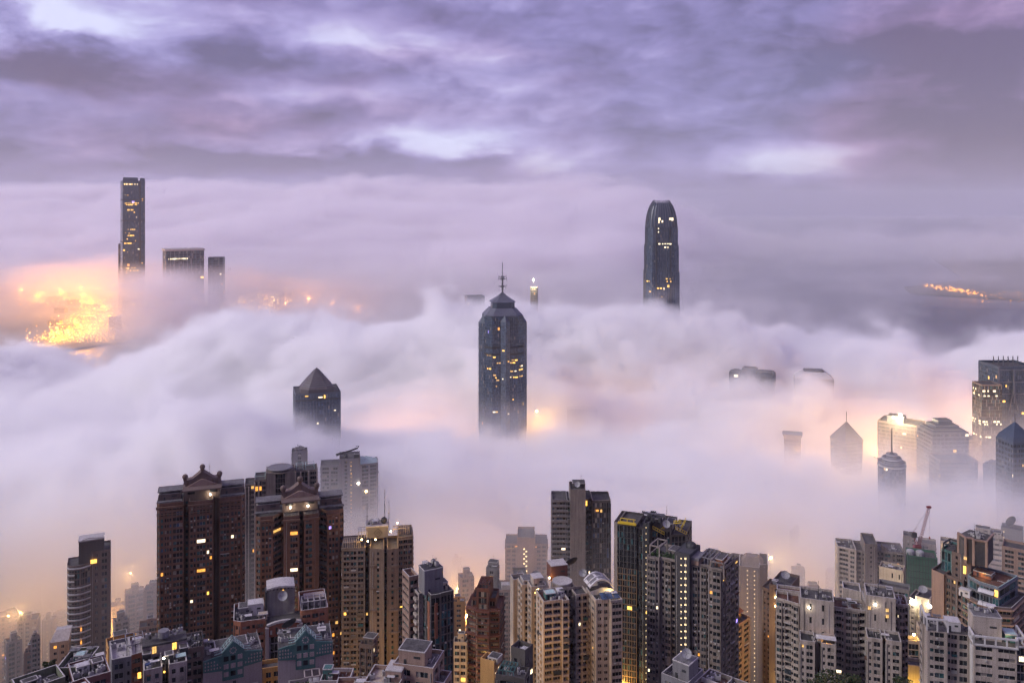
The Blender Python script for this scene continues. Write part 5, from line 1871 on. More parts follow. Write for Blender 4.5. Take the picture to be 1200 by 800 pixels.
t = Tower('apartment_tower', 'right half of the long white apartment complex, with tall black-roofed lift houses', 1020, 701, 366, 5, seed=134)
t.glz = GLZ_PALE
t.plit = .024
k, H = t.k, t.H
U = lambda p: (p - 1020) * k
white_module(t, U, k, H, 1, (1013, 1014.5, 1046, 1061, 0), 31)
t.block([(U(992), 12), (U(1012), 10), (U(1012), 19), (U(992), 19)], 0, H + 2 * k, 'p1', 3, M_PALE, 1.2, roof=M_ROOF, cope=M_WHITE)
t.lits += [((U(1018), -4.2, H + 4 * k), 0, 1.1, 1.5, L_WARM), ((U(1037), -4.2, H + 4 * k), 0, 1.1, 1.5, L_WARM), ((U(1037), -4.2, H - 3 * k), 0, 1.1, 1.5, L_WARM)]
t.done()

# trees in front of the white complex
def leafy_tree(label, x, y, zb, h, r, seed, group=None):
    rr = random.Random(seed)
    t = thing('tree', label, 'tree', (x, y, zb), 0, group)
    b = MB()
    bark = mat('bark', (.05, .035, .025), .9, .4, 1)
    b.bar((0, 0, 0), (0, 0, h * .35), r * .10, bark, 7); b.bar((0, 0, h * .35), (r * .1, 0, h * .6), r * .07, bark, 6)
    for i in range(9):
        a = rr.uniform(0, 6.28); q = rr.uniform(.4, .75)
        b.bar((0, 0, h * rr.uniform(.3, .5)), (r * q * math.cos(a), r * q * math.sin(a), h * rr.uniform(.6, .9)), r * .035, bark, 5)
    b.build('trunk', t)
    b = MB()
    ms = [mat('leaf_dark', (.018, .032, .012), .8, .3, 1), mat('leaf_mid', (.035, .06, .02), .8, .3, 1), mat('leaf_warm', (.07, .065, .02), .8, .3, 1)]
    cl = [(r * rr.uniform(0, .78) ** .7, rr.uniform(0, 6.28), rr.uniform(.42, .98)) for _ in range(30)]
    for q, a, zz in cl:
        q *= math.sqrt(max(.1, 1 - ((zz - .62) / .45) ** 2))
        c = Vector((q * math.cos(a), q * math.sin(a), h * zz))
        cr = r * rr.uniform(.18, .34)
        for _ in range(85):
            v = Vector((rr.gauss(0, 1), rr.gauss(0, 1), rr.gauss(0, .8)))
            v = v.normalized() * cr * rr.uniform(.6, 1.08)
            p = c + v
            u = Vector((rr.gauss(0, 1), rr.gauss(0, 1), rr.gauss(0, 1))).normalized()
            w = u.orthogonal().normalized()
            s = rr.uniform(.12, .26) * (h / 14) ** .5
            b.face([tuple(p - u * s - w * s * .6), tuple(p + u * s - w * s * .6), tuple(p + u * s + w * s * .6), tuple(p - u * s + w * s * .6)], rr.choice(ms))
    b.build('crown', t, 'stuff')
    return t


def tree_at(label, px, py, d, r, seed):
    p = at(px, py, d)
    leafy_tree(label, p.x, p.y, p.z - 20, 20, r, seed)


tree_at('dark leafy tree rising into view in front of the white complex at the bottom edge', 968, 786, 285, 9.0, 1)
tree_at('smaller dark tree at the bottom edge right of the big one', 1000, 793, 290, 5.0, 2)
tree_at('low dark tree at the bottom edge beside the yellow-lit block', 1058, 795, 300, 4.5, 3)
tree_at('dim green tree in the gap beside the dark corner tower', 541, 782, 470, 8.0, 4)

# towers behind the white complex
t = Tower('apartment_tower', 'grey tower with a tall blank lift wall and dark-windowed wings behind the white complex', 1012, 640, 545, 8, seed=135)
t.glz = GLZ_PALE
t.plit = .006
k, H = t.k, t.H
U = lambda p: (p - 1012) * k
t.block([(U(984), 4), (U(1004), 0), (U(1004), 18), (U(984), 18)], 0, H - 1 * k, ['p.3 b1.6 p.3 m.8 p.3', 'p1', '', 'p1'], 3.0, M_PALE, 1.2, cope=M_COPE)
t.block([(U(1004), 1), (U(1013), 1), (U(1013), 18), (U(1004), 18)], 0, H - 2 * k, ['p.3 b1 p.3 s.5', '', '', ''], 3.0, M_GREY, 1.2)
t.block([(U(1013), -2), (U(1027), 0), (U(1027), 18), (U(1013), 18)], 0, H + 8 * k, ['p1 s.5 p1', 'p.5 s.4 p.5', '', ''], 3.0, M_GREY, 1.2)
t.block([(U(1027), 4), (U(1058), 4), (U(1058), 20), (U(1027), 20)], 0, H - 2 * k, ['p.2 b1 p.2 m1 p.3 s.5 p.2 b1 p.3', '', '', ''], 3.0, M_GREY, 1.2, roof=M_ROOFG)
b = MB(); gable(b, [(U(1033), H - 2 * k), (U(1044), H - 2 * k), (U(1034), H + 6 * k)], 5, 9, M_GREY); b.build('roof_fin', t.root)
t.clutter((U(986), U(1002), 4, 14), H - 1 * k, 5, 9); t.clutter((U(1030), U(1055), 6, 16), H - 2 * k, 8, 8)
t.done()
t = bulk('small cream block with a dark cluttered roof in front of the grey lift-wall tower', 1030, 1058, 662, 500, -8, .7, 'p3 s.5 p1.2 s.5 p.6', 6, M_CREAM, seed=136, name='apartment_block', zb=None, plit=.02, done=False)
t.clutter((-5, 5, 1, 8), t.H, 8, 4)
t.done()
t = bulk('low block with white window bands below the small cream block', 1030, 1064, 683, 470, -4, .5, 'r3 p.3*3', 4, M_GREYC, seed=137, name='apartment_block', zb=None)
t = bulk('grey slab tower left of the red crane, half in mist', 1059, 1072, 625, 590, 0, 1.2, 'p1 s.5 p.6 s.5 p.3', 3, M_GREY, seed=138, name='apartment_tower', zb=None)
t = bulk('pale misty block behind the red crane', 1076, 1096, 634, 600, 0, 1, 'p1 s.5 p1', 3, M_PALE, seed=139, name='apartment_tower', zb=None)
t = bulk('tower wrapped in green netting under the red crane', 1064, 1098, 655, 535, 6, .8, '', 3, M_NET, seed=140, name='netted_tower', zb=None, done=False)
b = MB()
for i in range(11):
    x_ = -t.w / 2 + t.w * i / 10
    b.bar((x_, -.35, 0), (x_, -.35, t.H + 3), .12, M_DARK)
for j in range(int(t.H / 4)):
    b.bar((-t.w / 2, -.35, t.H - 4 * j), (t.w / 2, -.35, t.H - 4 * j), .10, M_DARK)
b.build('scaffolding', t.root, 'stuff')
for x_ in (-t.w * .38, -t.w * .05):
    b = MB(); b.cyl((x_, 6, t.H), 2.4, 2.2, M_DISH, 14, 2.4); b.dome((x_, 6, t.H + 2.2), 2.4, M_DISH, 14, 4, .5); b.build('white_roof_tank', t.root)
t.done()

# luffing crane
p = at(1076, 655, 555)
t = thing('tower_crane', 'red luffing tower crane leaning over the green-netted tower', 'crane', (p.x, p.y, ground_z(p.x, p.y)), 0)
k = kpx(630, 555)
Hc = p.z - ground_z(p.x, p.y)


def lattice(b, a, c, w, n, m, r=.12):
    a, c = Vector(a), Vector(c)
    d = (c - a).normalized()
    u = d.cross(Vector((0, 1, 0)))
    if u.length < .1:
        u = Vector((1, 0, 0))
    u.normalize()
    v = d.cross(u).normalized()
    cs = [(u * s1 + v * s2) * w for s1, s2 in ((1, 1), (-1, 1), (-1, -1), (1, -1))]
    for q in cs:
        b.bar(a + q, c + q * .7, r, m)
    for i in range(n):
        p0, p1 = a.lerp(c, i / n), a.lerp(c, (i + 1) / n)
        for j in range(4):
            b.bar(p0 + cs[j], p1 + cs[(j + 1) % 4], r * .7, m)
            b.bar(p0 + cs[j], p0 + cs[(j + 1) % 4], r * .7, m)


b = MB(); lattice(b, (0, 0, 0), (0, 0, Hc + 12 * k), 1.1, 36, M_CRANE, .16); b.build('mast', t)
b = MB(); b.box((-.8 * k, 0, Hc + 12 * k), (5, 2.6, 2.4), M_CRANE); b.box((2.4, -1, Hc + 12 * k + .3), (1.6, 1.6, 2.2), M_GREYC); b.build('cab_deck', t)
b = MB(); lattice(b, (0, 0, Hc + 14 * k), (12.5 * k, 0, Hc + 60 * k), .75, 18, M_CRANE, .08); b.box((12.5 * k, 0, Hc + 60 * k), (2.6, 1.6, 1.2), M_CRANE); b.build('jib', t)
b = MB(); lattice(b, (-.5 * k, 0, Hc + 13 * k), (-6 * k, 0, Hc + 32 * k), .6, 8, M_CRANE, .1); b.box((-5 * k, 0, Hc + 26 * k), (3.2, 2.2, 3), M_DARK); b.build('a_frame', t)
b = MB(); b.bar((-6 * k, 0, Hc + 32 * k), (-1 * k, 0, Hc + 38 * k), .12, M_CRANE); b.bar((-6 * k, 0, Hc + 32 * k), (12.3 * k, 0, Hc + 60 * k), .06, M_DARK); b.bar((13.3 * k, 0, Hc + 60 * k), (13.3 * k, 0, Hc + 26 * k), .05, M_DARK); b.box((13.3 * k, 0, Hc + 24 * k), (.7, .7, 1.4), M_CRANE); b.build('hoist_cable', t)

# bright white block with blazing lamps
t = Tower('apartment_block', 'pale block with a dish on its roof, two blazing white lamps and dotted stair lights', 1080, 694, 480, -16, seed=141)
t.plit = .02
k, H = t.k, t.H
U = lambda p: (p - 1080) * k
t.block([(U(1064), 3), (U(1073), 1), (U(1073), 16), (U(1064), 16)], 0, H - 6 * k, 'p.4 s.7 p.4', 3, M_PALE, 1)
t.block([(U(1073), 0), (U(1088), 0), (U(1088), 16), (U(1073), 16)], 0, H, ['p.6 l.45 p1 l.45 p.6', 'p1', '', ''], 4.2, M_PALE, 1, lm=L_STAIR)
t.dish(U(1078), 6, H, 2.4, .2, 35)
for p_, y_, z_, pw, r_ in ((1070.5, 0, H - 6 * k, 2000, 1.9), (1089.5, -.5, H - 5 * k, 800, 1.2)):
    b = MB(); b.dome((U(p_), y_ - .6, z_), r_ * .8, L_WHITE, 12, 4, full=True); b.bar((U(p_), y_ + 1.5, z_ - 2), (U(p_), y_ - .6, z_ - .6), .2, M_DARK); b.build('wall_floodlight', t.root)
    light('lamp_light', (U(p_), y_ - 3.2, z_), pw, (1, .86, .5), 1.0, t.root)
t.done()
t = bulk('slim cream block with dark horizontal bands right of the blue-windowed annex', 1076, 1092, 728, 430, 12, .9, 'p.5 w.8 p.5', 3, M_CREAM, seed=142, name='apartment_block', zb=None, plit=.03)
t = bulk('cream annex with a glazed front and amber garden lamps on its roof', 1062, 1079, 744, 410, 15, .8, 'p.25 t2 p.25', 3, M_CREAM, seed=143, name='apartment_block', zb=None, done=False)
b = MB(); b.dome((1, 3, t.H + 3), .6, L_HOT, 8, 3, full=True); b.bar((1, 3, t.H), (1, 3, t.H + 2.6), .1, M_DARK); b.build('roof_lamp', t.root)
light('lamp_light', (1, 1.6, t.H + 3.3), 900, (1, .6, .1), .4, t.root)
t.done()
t = bulk('low block flooded with yellow light at the foot of the cream blocks', 1060, 1083, 772, 385, 10, .9, 'p1', 3, M_CREAM, seed=144, name='apartment_block', zb=None, done=False)
t.hut(5, 2, t.H - 3, 4, 4, 3.5, M_CREAM)
for x_, z_ in ((-3, -9), (4, -9), (1, -16)):
    b = MB(); b.dome((x_, -3.4, t.H + z_), .35, L_HOT, 8, 3, full=True); b.bar((x_, -3.4, t.H + z_ - 9), (x_, -3.4, t.H + z_ - .3), .08, M_DARK); b.build('yard_lamp', t.root)
    light('lamp_light', (x_, -4.2, t.H + z_), 1500, (1, .60, .07), .4, t.root)
t.done()

# ---- dark brown and green stepped tower ----------------------------------------------------------
t = Tower('apartment_tower', 'dark brown stepped tower with green glazed terraces and a louvred crown, tallest at right', 1124, 672, 415, -20, seed=145)
t.glz = [(.5, G_DARK), (.38, G_TEAL), (.12, G_MID)]
t.plit = .014
k, H = t.k, t.H
U = lambda p: (p - 1124) * k
t.block([(U(1090), 3), (U(1106), 1), (U(1106), 20), (U(1090), 20)], 0, H - 2 * k, ['p3', '', '', 'p.5 t1 p.5 t1 p.5'], 3.2, M_PINK, 1.3, cope=M_BROWN2)
t.block([(U(1106), 2.5), (U(1128), 1), (U(1128), 22), (U(1106), 22)], 0, H - 2 * k, ['p.3 m1 p.4 m.8 p.6 b1.2 p.2', '', '', ''], 3.2, M_BROWN2, 1.2)
t.block([(U(1112), 4), (U(1134), 3), (U(1134), 22), (U(1112), 22)], H - 2 * k + .1, H + 26 * k, ['p.6 s.5 p1 s.4 p.6', 'p1', '', 'p1'], 3.2, M_BROWN2, 1.2)
t.block([(U(1096), 9), (U(1110), 8), (U(1110), 22), (U(1096), 22)], H - 2 * k + .1, H + 22 * k, ['t1.2 p.3', '', '', 't1 p.2'], 4.2, M_TEAL, 1.0)
t.block([(U(1128), -2), (U(1140), -5), (U(1152), -7.5), (U(1164), -8), (U(1172), -6.5), (U(1182), -3.5), (U(1182), 18), (U(1128), 18)], 0, H - 12 * k, ['p.3 t2 p.1', 't2 p.15', 'r2 p.12', 'r2 p.12', 'r2 p.12', 'p.3 w1 p.3 w1 p.3', '', ''], 3.4, M_BROWN2, 1.3, band=(.5, 1.0, M_PINK), cope=M_COPE)
t.block([(U(1134), -1), (U(1150), -4.5), (U(1170), -4.5), (U(1174), 16), (U(1134), 16)], H - 12 * k + .1, H + 8 * k, ['p.3 t1.6', 'p.1 t1.6 p.1 t1.6 p.1', 't2 p.2', '', ''], 4.6, mat('glazed_frame', (.16, .19, .22), .4), 1.2, roof=M_ROOFR, cope=M_TEALL, band=(.5, .5, M_GREYC))
b = MB()
for u_, y_, z_ in ((1158, -7.2, H + 2 * k), (1160, -9.6, H - 10 * k)):
    b.taper([(U(u_) - 3.4, y_), (U(u_) + 3.4, y_), (U(u_) + 3.4, y_ + 2.4), (U(u_) - 3.4, y_ + 2.4)], z_, [(U(u_) - 3.4, y_ + 1.2), (U(u_) + 3.4, y_ + 1.2), (U(u_) + 3.4, y_ + 2.6), (U(u_) - 3.4, y_ + 2.6)], z_ + 1.1, M_WHITE)
b.build('awning', t.root)
t.hut(U(1134), -3.4, H - 12 * k + .2, 5, 3.4, 3, M_WHITE, 'terrace_room', M_WHITE)
# crown with louvres and pink corner piers
cw = MB()
P_ = [(U(1119), 5), (U(1130), 1.5), (U(1136), 3), (U(1139), 1.2), (U(1151), 3.5), (U(1148), 16), (U(1122), 16)]
z0_, z1_ = H + 22 * k, H + 50 * k
cw.prism(P_, z0_, z1_, M_GREYD, M_ROOF)
cw.build('crown', t.root)
b = MB()
for (x_, y_) in (P_[0], P_[1], P_[3], P_[4]):
    b.box((x_, y_ - .1, z0_), (1.1, 1.1, z1_ - z0_ + 1), M_PINK)
for a_, c_ in zip(P_[:5], P_[1:6]):
    b.bar((a_[0], a_[1], z1_ + .6), (c_[0], c_[1], z1_ + .6), .6, M_PINK)
b.build('crown_frame', t.root)
b = MB()
for (a_, c_) in ((P_[0], P_[1]), (P_[3], P_[4])):
    for i in range(17):
        z_ = z0_ + 1 + i * (z1_ - z0_ - 2) / 17
        b.bar((a_[0] + .6, a_[1] - .35, z_), (c_[0] - .6, c_[1] - .35, z_), .16, M_STEEL)
b.build('louvre', t.root, 'stuff')
t.clutter((U(1124), U(1144), 5, 13), z1_ + .1, 7, 6)
t.antenna(U(1136), 6, z1_, 7)
t.frame(U(1101), U(1115), 6, 14, H + 24 * k, 4, M_DARK, .4, 1, 1)
t.lits += [((U(1132), -2.2, H - 1 * k + 18 * k), .3, 1.2, 4.0, L_WARM), ((U(1130), .8, H + 28 * k), 0, 1.4, 1.6, L_WARM), ((U(1117), .9, H - 4 * k), 0, 1.6, 1.6, L_WARM)]
light('lamp_light', (U(1148), 2, H + 8 * k + 2.4), 160, (1, .6, .15), .3, t.root)
t.hut(U(1146), 6, H + 8 * k + .1, 8, 5, 2.4, M_RUST, 'roof_room', M_ROOFR)
t.clutter((U(1140), U(1170), 0, 12), H + 8 * k, 6, 11)
t.done()

# ---- pale corner complex front right ------------------------------------------------------------------
t = Tower('apartment_tower', 'pale corner tower with a white-framed roof terrace and long shadowed balconies, front right', 1140, 740, 315, 14, seed=146)
t.glz = GLZ_PALE
t.plit = .022
k, H = t.k, t.H
U = lambda p: (p - 1140) * k
t.block([(0, -2), (14, -2), (14, 0), (17, 0), (17, 12), (0, 12)], 0, H + 1 * k, ['p.2 r3 p.9 r3 p.2', 'p1', 'p.2 t1', 'p.5 w1 p.5 w1 p.5', '', 'p.4 m1 p.5 s.6 p.5'], 3.05, M_PALE, 0, band=None)
t.block([(-8, 5), (-.1, 5), (-.1, 14), (-8, 14)], 0, H + 1 * k, ['p.2 s.4 m.8 p.2 w1 p.15', '', '', ''], 3.05, M_PALE, 0, plit=.10)
t.block([(-15, 2), (-8.1, 2), (-8.1, 14), (-15, 14)], 0, H + 6 * k, ['p.2 s.5 w1 p.3', '', '', 'p.6 y1.2 p1.4 p.3'], 3.05, M_PALE, 0)
b = MB()
z_ = H + 1 * k
path = [(-.2, 4.4), (-.2, -2.3), (14.3, -2.3), (14.3, -.3), (17.3, -.3), (17.3, 10)]
for a_, c_ in zip(path, path[1:]):
    b.bar((a_[0], a_[1], z_ + 3.4), (c_[0], c_[1], z_ + 3.4), .42, M_WHITE)
    b.bar((a_[0], a_[1], z_ + .3), (c_[0], c_[1], z_ + .3), .38, M_WHITE)
    L_ = math.hypot(c_[0] - a_[0], c_[1] - a_[1]); n_ = max(1, int(L_ / 3.2))
    for i in range(n_ + 1):
        u = i / n_
        b.box((a_[0] + (c_[0] - a_[0]) * u, a_[1] + (c_[1] - a_[1]) * u, z_), (.5, .5, 3.5), M_WHITE)
path = [(-8, 1.8), (-15.2, 1.8), (-15.2, 13)]
for a_, c_ in zip(path, path[1:]):
    b.bar((a_[0], a_[1], z_ + 6), (c_[0], c_[1], z_ + 6), .4, M_WHITE)
for x_, y_ in ((-8, 1.8), (-11.6, 1.8), (-15.2, 1.8), (-15.2, 7), (-15.2, 13)):
    b.box((x_, y_, H + 6 * k), (.5, .5, max(.3, z_ + 6 - H - 6 * k)), M_WHITE)
b.build('terrace_frame', t.root)
t.hut(5.5, 6, H + 1 * k + .1, 9.5, 7.5, 8.5, M_PALE, 'lift_house', M_ROOFG)
t.clutter((1, 9, 3, 9), H + 1 * k + 9.0, 6, 3)
t.hut(13.5, 5, H + 1 * k + .1, 4, 5, 2.8, M_TEAL, 'roof_room', M_TEALL)
t.hut(-5, 9, H + 1 * k + .1, 5, 5, 3.2, M_WHITE, 'roof_room', M_WHITE)
t.clutter((-14, -9, 4, 12), H + 6 * k, 5, 13)
b = MB(); b.box((-.25, .6, H - 22), (.4, 3.2, 21), M_WHITE); b.build('white_panel', t.root)
t.lits += [((-2.3, 4.7, H - 31), 0, 2.6, 1.5, L_PALE), ((-2.3, 4.7, H - 37), 0, 3.0, 1.5, L_WARM), ((-6, 4.7, H - 37), 0, 1.4, 1.2, L_WARM)]
light('lamp_light', (12, 1.2, H + 1 * k + 2.4), 90, (1, .8, .4), .3, t.root)
t.done()

# right edge
t = bulk('orange-lit brown slab with rows of paired bright windows at the right edge', 1184, 1226, 745, 400, 18, .8, 'p.6 m.7 m.7 p.5 m.7 m.7 p.6', 3.3, M_RUST, seed=147, name='apartment_tower', zb=None, plit=.42)
t = bulk('grey block with a big tilted dish on its roof at the right edge', 1174, 1197, 617, 620, -4, .8, 'p.3 l.4 p3', 4, M_GREYC, seed=148, name='apartment_block', zb=None, done=False)
t.dish(0, 6, t.H, 4.2, -.9, 50, M_DARK)
t.done()
bulk('misty grey slab running down the right edge beside the stepped brown tower', 1176, 1215, 640, 520, -4, .7, 'p.3 w1 p.4 w1 p.4 s.5 p.3', 3, M_PINK, seed=149, name='apartment_tower', zb=None, plit=.015)
t = bulk('pale terraced block in the mist behind the stepped brown tower', 1145, 1174, 623, 600, 0, .8, 'r2 p.3 r2', 3.6, M_PALE, seed=150, name='apartment_block', zb=None, done=False)
t.hut(-4, 5, t.H, 9, 6, 4, M_PALE); t.hut(5, 6, t.H, 5, 5, 2, M_PALE); t.clutter((-8, 8, 2, 9), t.H, 5, 7)
t.done()
t = bulk('pale block with lit roof lamps just left of the louvred crown', 1103, 1122, 632, 590, 0, .8, 'p.5 w1 p.5', 3.2, M_CREAM, seed=151, name='apartment_block', zb=None, done=False)
for x_ in (-2, 3):
    b = MB(); b.dome((x_, -.8, t.H - 3), .6, L_HOT, 8, 3, full=True); b.build('wall_lamp', t.root)
t.done()

# ---- flat roof complex bottom centre-right ----------------------------------------------------------
t = Tower('apartment_block', 'low grey block with boxy lift house, white dish and walled terraces, bottom centre', 806, 780, 255, -28, seed=152)
t.glz = GLZ_PALE
k, H = t.k, t.H
t.block([(-9, 0), (0, 0), (0, 10), (-9, 10)], 0, H - 2, ['p.3 s.8 p.3 s.8 p.3', '', '', ''], 3, M_GREYC, 1.2, cope=M_COPE)
t.block([(.1, 2), (24, 2), (24, 14), (.1, 14)], 0, H - 3.5, ['p.3 w1 p.3 w1 p.3 w1 p.3', 'p.5 w1 p.5', '', ''], 3, M_GREY, 1.4, roof=M_ROOFR, cope=M_COPE)
b = MB()
for x_ in (8, 16):
    b.box((x_, 8, H - 3.5), (.3, 12, 1.4), M_COPE)
b.box((12, 8, H - 3.5), (24, .3, 1.4), M_COPE)
b.build('terrace_wall', t.root)
t.hut(-3.2, 4.5, H - 1.9, 5.5, 6, 5.4, M_GREYC, 'lift_house', M_ROOFG)
t.dish(-2.5, 4, H + 3.6, 1.5, .5)
t.rail([(-8.8, .3), (-6, .3), (-6, 4)], H - .8, 1)
t.clutter((1, 22, 3, 13), H - 3.4, 16, 5)
t.done()

# ---- left and bottom-left group ---------------------------------------------------------------------
t = Tower('apartment_tower', 'slender mauve tower with white curved balcony edges and a square dark top at left', 104, 655, 520, -2, seed=160)
t.plit = .008
k, H = t.k, t.H
U = lambda p: (p - 104) * k
arc = [(U(81), 5), (U(83), 2), (U(89), .6), (U(95), .3), (U(100), 1.2), (U(106), 3)]
t.block(arc + [(U(106), 16), (U(81), 16)], 0, H - 1 * k, ['t1', 't1 p.1', 't1 p.1', 'p.3 t1 p.15', 't1 p.1', '', '', 't1 t1'], 3.9, M_BROWN2, .8)
t.block([(U(106.1), 4), (U(127), 3), (U(127), 20), (U(106.1), 20)], 0, H + 10 * k, ['p.5 s.5 p.5 w.8 p.5', '', '', ''], 3.9, M_BROWN2, 1)
b = MB()
for i in range(26):
    z_ = H - 2.2 * k - i * 3.9
    for a_, c_ in zip(arc, arc[1:]):
        if i in (1, 2) and c_[0] > U(92):
            continue
        b.bar((a_[0], a_[1] - 1.0, z_), (c_[0], c_[1] - 1.0, z_), .42, M_WHITE)
        b.prism([(a_[0], a_[1] - 1.1), (c_[0], c_[1] - 1.1), (c_[0], c_[1] + .3), (a_[0], a_[1] + .3)], z_ - 1.1, z_ - .8, M_BROWN2)
b.build('balcony_edge', t.root, 'stuff')
b = MB(); b.box((U(106.5), 9, H - 1 * k + .05), (27 * k, 10, 26 * k), M_GREYD); b.build('plant_block', t.root)
b = MB(); b.box((U(106.5), 9, H + 25 * k + .1), (28 * k, 10.6, .6), M_COPE); b.bar((U(95), 4.5, H + 26 * k), (U(104), 4, H + 28.5 * k), .3, M_COPE); b.bar((U(104), 4, H + 28.5 * k), (U(119), 4, H + 27 * k), .3, M_COPE); b.build('roof_edge', t.root)
t.lits.append(((U(109), 2.9, H + 1 * k), 0, 3.4, 2.6, L_WARM))
b = MB()
for i in range(9):
    b.box((U(96), -.0, H - 46 * k - i * 7.8), (.8, .5, 3.4), L_ORNG if i > 1 else M_BROWN2)
b.build('lit_stair_strip', t.root, 'stuff')
t.done()

# teal-gabled mauve twins
def teal_gable(label, px, py, d, rot, w, seed, extra):
    t = Tower('apartment_block', label, px, py, d, rot, seed=seed)
    k, H = t.k, t.H
    a = w / 2 * k
    t.block([(-a, 0), (a, 0), (a, 14), (-a, 14)], 0, H, ['p1', 'p.5 w1 p.6 w1 p.5', '', 'p1'], 3, M_MAUVE, 0)
    b = MB()
    st = 5
    prof = [(-a, H - 10 * k)]
    # stepped teal gable, its lower edge stepping down in the middle
    up = [(-a, H), (-a * .55, H + 2.5 * k), (-a * .38, H + 3 * k), (-a * .36, H + 6 * k), (0, H + 17 * k), (a * .36, H + 6 * k), (a * .38, H + 3 * k), (a * .55, H + 2.5 * k), (a, H)]
    dn = [(a, H - 13 * k), (a * .36, H - 15 * k), (a * .36, H - 27 * k), (-a * .36, H - 27 * k), (-a * .36, H - 15 * k), (-a, H - 13 * k)]
    gable(b, list(reversed(up + dn)), -.45, .05, M_TEAL)
    b.build('teal_gable', t.root)
    g2 = MB()   # mauve squares and dark windows standing in the teal grid
    for r_ in range(3):
        for c_ in range(-1, 2):
            hole = (r_ == 0 and c_ < 1) or (r_ == 2 and c_ == 0)
            g2.box((c_ * a * .235, -.5, H + (-4.5 - r_ * 9) * k + 0), (a * .165, .16, 5.4 * k), G_DARK if hole else M_MAUVE)
    for s_ in (-1, 1):
        for r_ in range(3):
            for c_ in range(6 - r_):
                g2.box((s_ * a * (.93 - c_ * .1), -.5, H - (3.5 + (2 - r_) * 3.9) * k), (a * .045, .14, 1.9 * k), M_MAUVE)
    for i in range(8):
        an = i * math.pi / 4
        g2.box((1.0 * math.cos(an), -.5, H + 6 * k + 1.0 * math.sin(an)), (.5, .14, .4), M_MAUVE)
    g2.build('gable_panel', t.root, 'stuff')
    r2 = MB()   # glazed ridge frames
    for yy in (.4, 2.2, 4.0):
        for s_ in (-1, 1):
            r2.bar((s_ * a * .38, yy, H + 5 * k), (0, yy, H + 18 * k), .16, M_TEALL)
            r2.bar((s_ * a * .38, yy, H + 5 * k), (s_ * a * .62, yy, H + 4 * k), .16, M_TEALL)
    for u_ in (0, .25, .5, .75, 1.0):
        for s_ in (-1, 1):
            r2.bar((s_ * a * .38 * u_, .4, H + 18 * k - 13 * k * u_), (s_ * a * .38 * u_, 4.0, H + 18 * k - 13 * k * u_), .12, M_TEALL)
    r2.build('ridge_frame', t.root)
    t.hut(0, 7, H + .1, a * 1.1, 7, 4 * k, M_MAUVE, 'roof_room')
    t.rail([(-a + .3, 1), (-a + .3, 13)], H, 1.2); t.rail([(a * .5, 1.0), (a - .3, 1.0), (a - .3, 13)], H, 1.4, M_COPE)
    t.clutter((-a * .9, -a * .6, 2, 12), H, 5, seed); t.clutter((a * .6, a * .9, 2, 12), H, 5, seed + 2)
    extra(t, a, k, H)
    t.done()


def ex1(t, a, k, H):
    b = MB(); b.box((-a * .48, -1.1, 0), (a * .16, 2.2, H - 36 * k), M_MAUVE); b.box((-a * .48, -1.3, H - 36 * k), (a * .2, 2.6, .8), M_PINK); b.build('pilaster', t.root)
    t.W.box((a * .05, -.12, H - 34 * k), (1.1, .2, 1.3), M_DARK)
    t.block([(a * .1, -9), (a * .95, -9), (a * .95, -.5), (a * .1, -.5)], 0, H - 50 * k, ['p.3 w1 p.3 w1 p.3', 'p1', '', 'p1'], 3, M_MAUVE, 1.4, roof=M_ROOFR, cope=M_COPE)
    t.hut(a * .6, -3.6, H - 50 * k + .1, 4.6, 3.2, 4.6, M_WHITE, 'roof_room', M_CREAM)
    b = MB(); b.box((a * .32, -1.2, H - 50 * k + .1), (1.5, .8, 3.4), mat('blue_door', (.03, .12, .35), .5)); b.build('blue_door', t.root)
    t.frame(-a * .9, a * .05, -7, -1, H - 56 * k, 2.2, M_COPE, .12, 6, 1)


def ex2(t, a, k, H):
    t.block([(-a * .62, -8), (-a * .05, -8), (-a * .05, -9.2), (a * .55, -9.2), (a * .55, -.5), (-a * .62, -.5)], 0, H - 42 * k, ['p.2 b2 p.25', '', 'p.2 Y1.6 p.25 b1.4 p.2', 'p1', '', 'p1'], 3.1, M_MAUVE, 1.3, cope=M_COPE)
    t.frame(-a * .05, a * .5, -6, -1.2, H - 42 * k + .1, 4.2, M_MAUVE, .3, 2, 1)
    b = MB()
    rr = random.Random(5)
    for i in range(16):
        b.dome((-a * .45 + rr.uniform(0, 5.5), -6 + rr.uniform(0, 4), H - 42 * k + .4), rr.uniform(.4, .9), mat('roof_garden_leaves', (.03, .055, .02), .9, .5, 1.2), 7, 3)
    b.build('roof_garden', t.root, 'stuff')
    t.hut(a * .3, -5, H - 42 * k + .1, 3.4, 3, 2.4, M_WHITE, 'roof_room', M_WHITE)
    t.dish(-a * .55, 7, H + 1, 2.8, 3.6, 50, M_DARK)


teal_gable('mauve gable-ended block with a teal stepped pediment, the left of two', 273, 754, 305, 6, 66, 161, ex1)
teal_gable('mauve gable-ended block with a teal stepped pediment, the right of two, dark dish behind it', 358, 742, 300, 2, 62, 162, ex2)

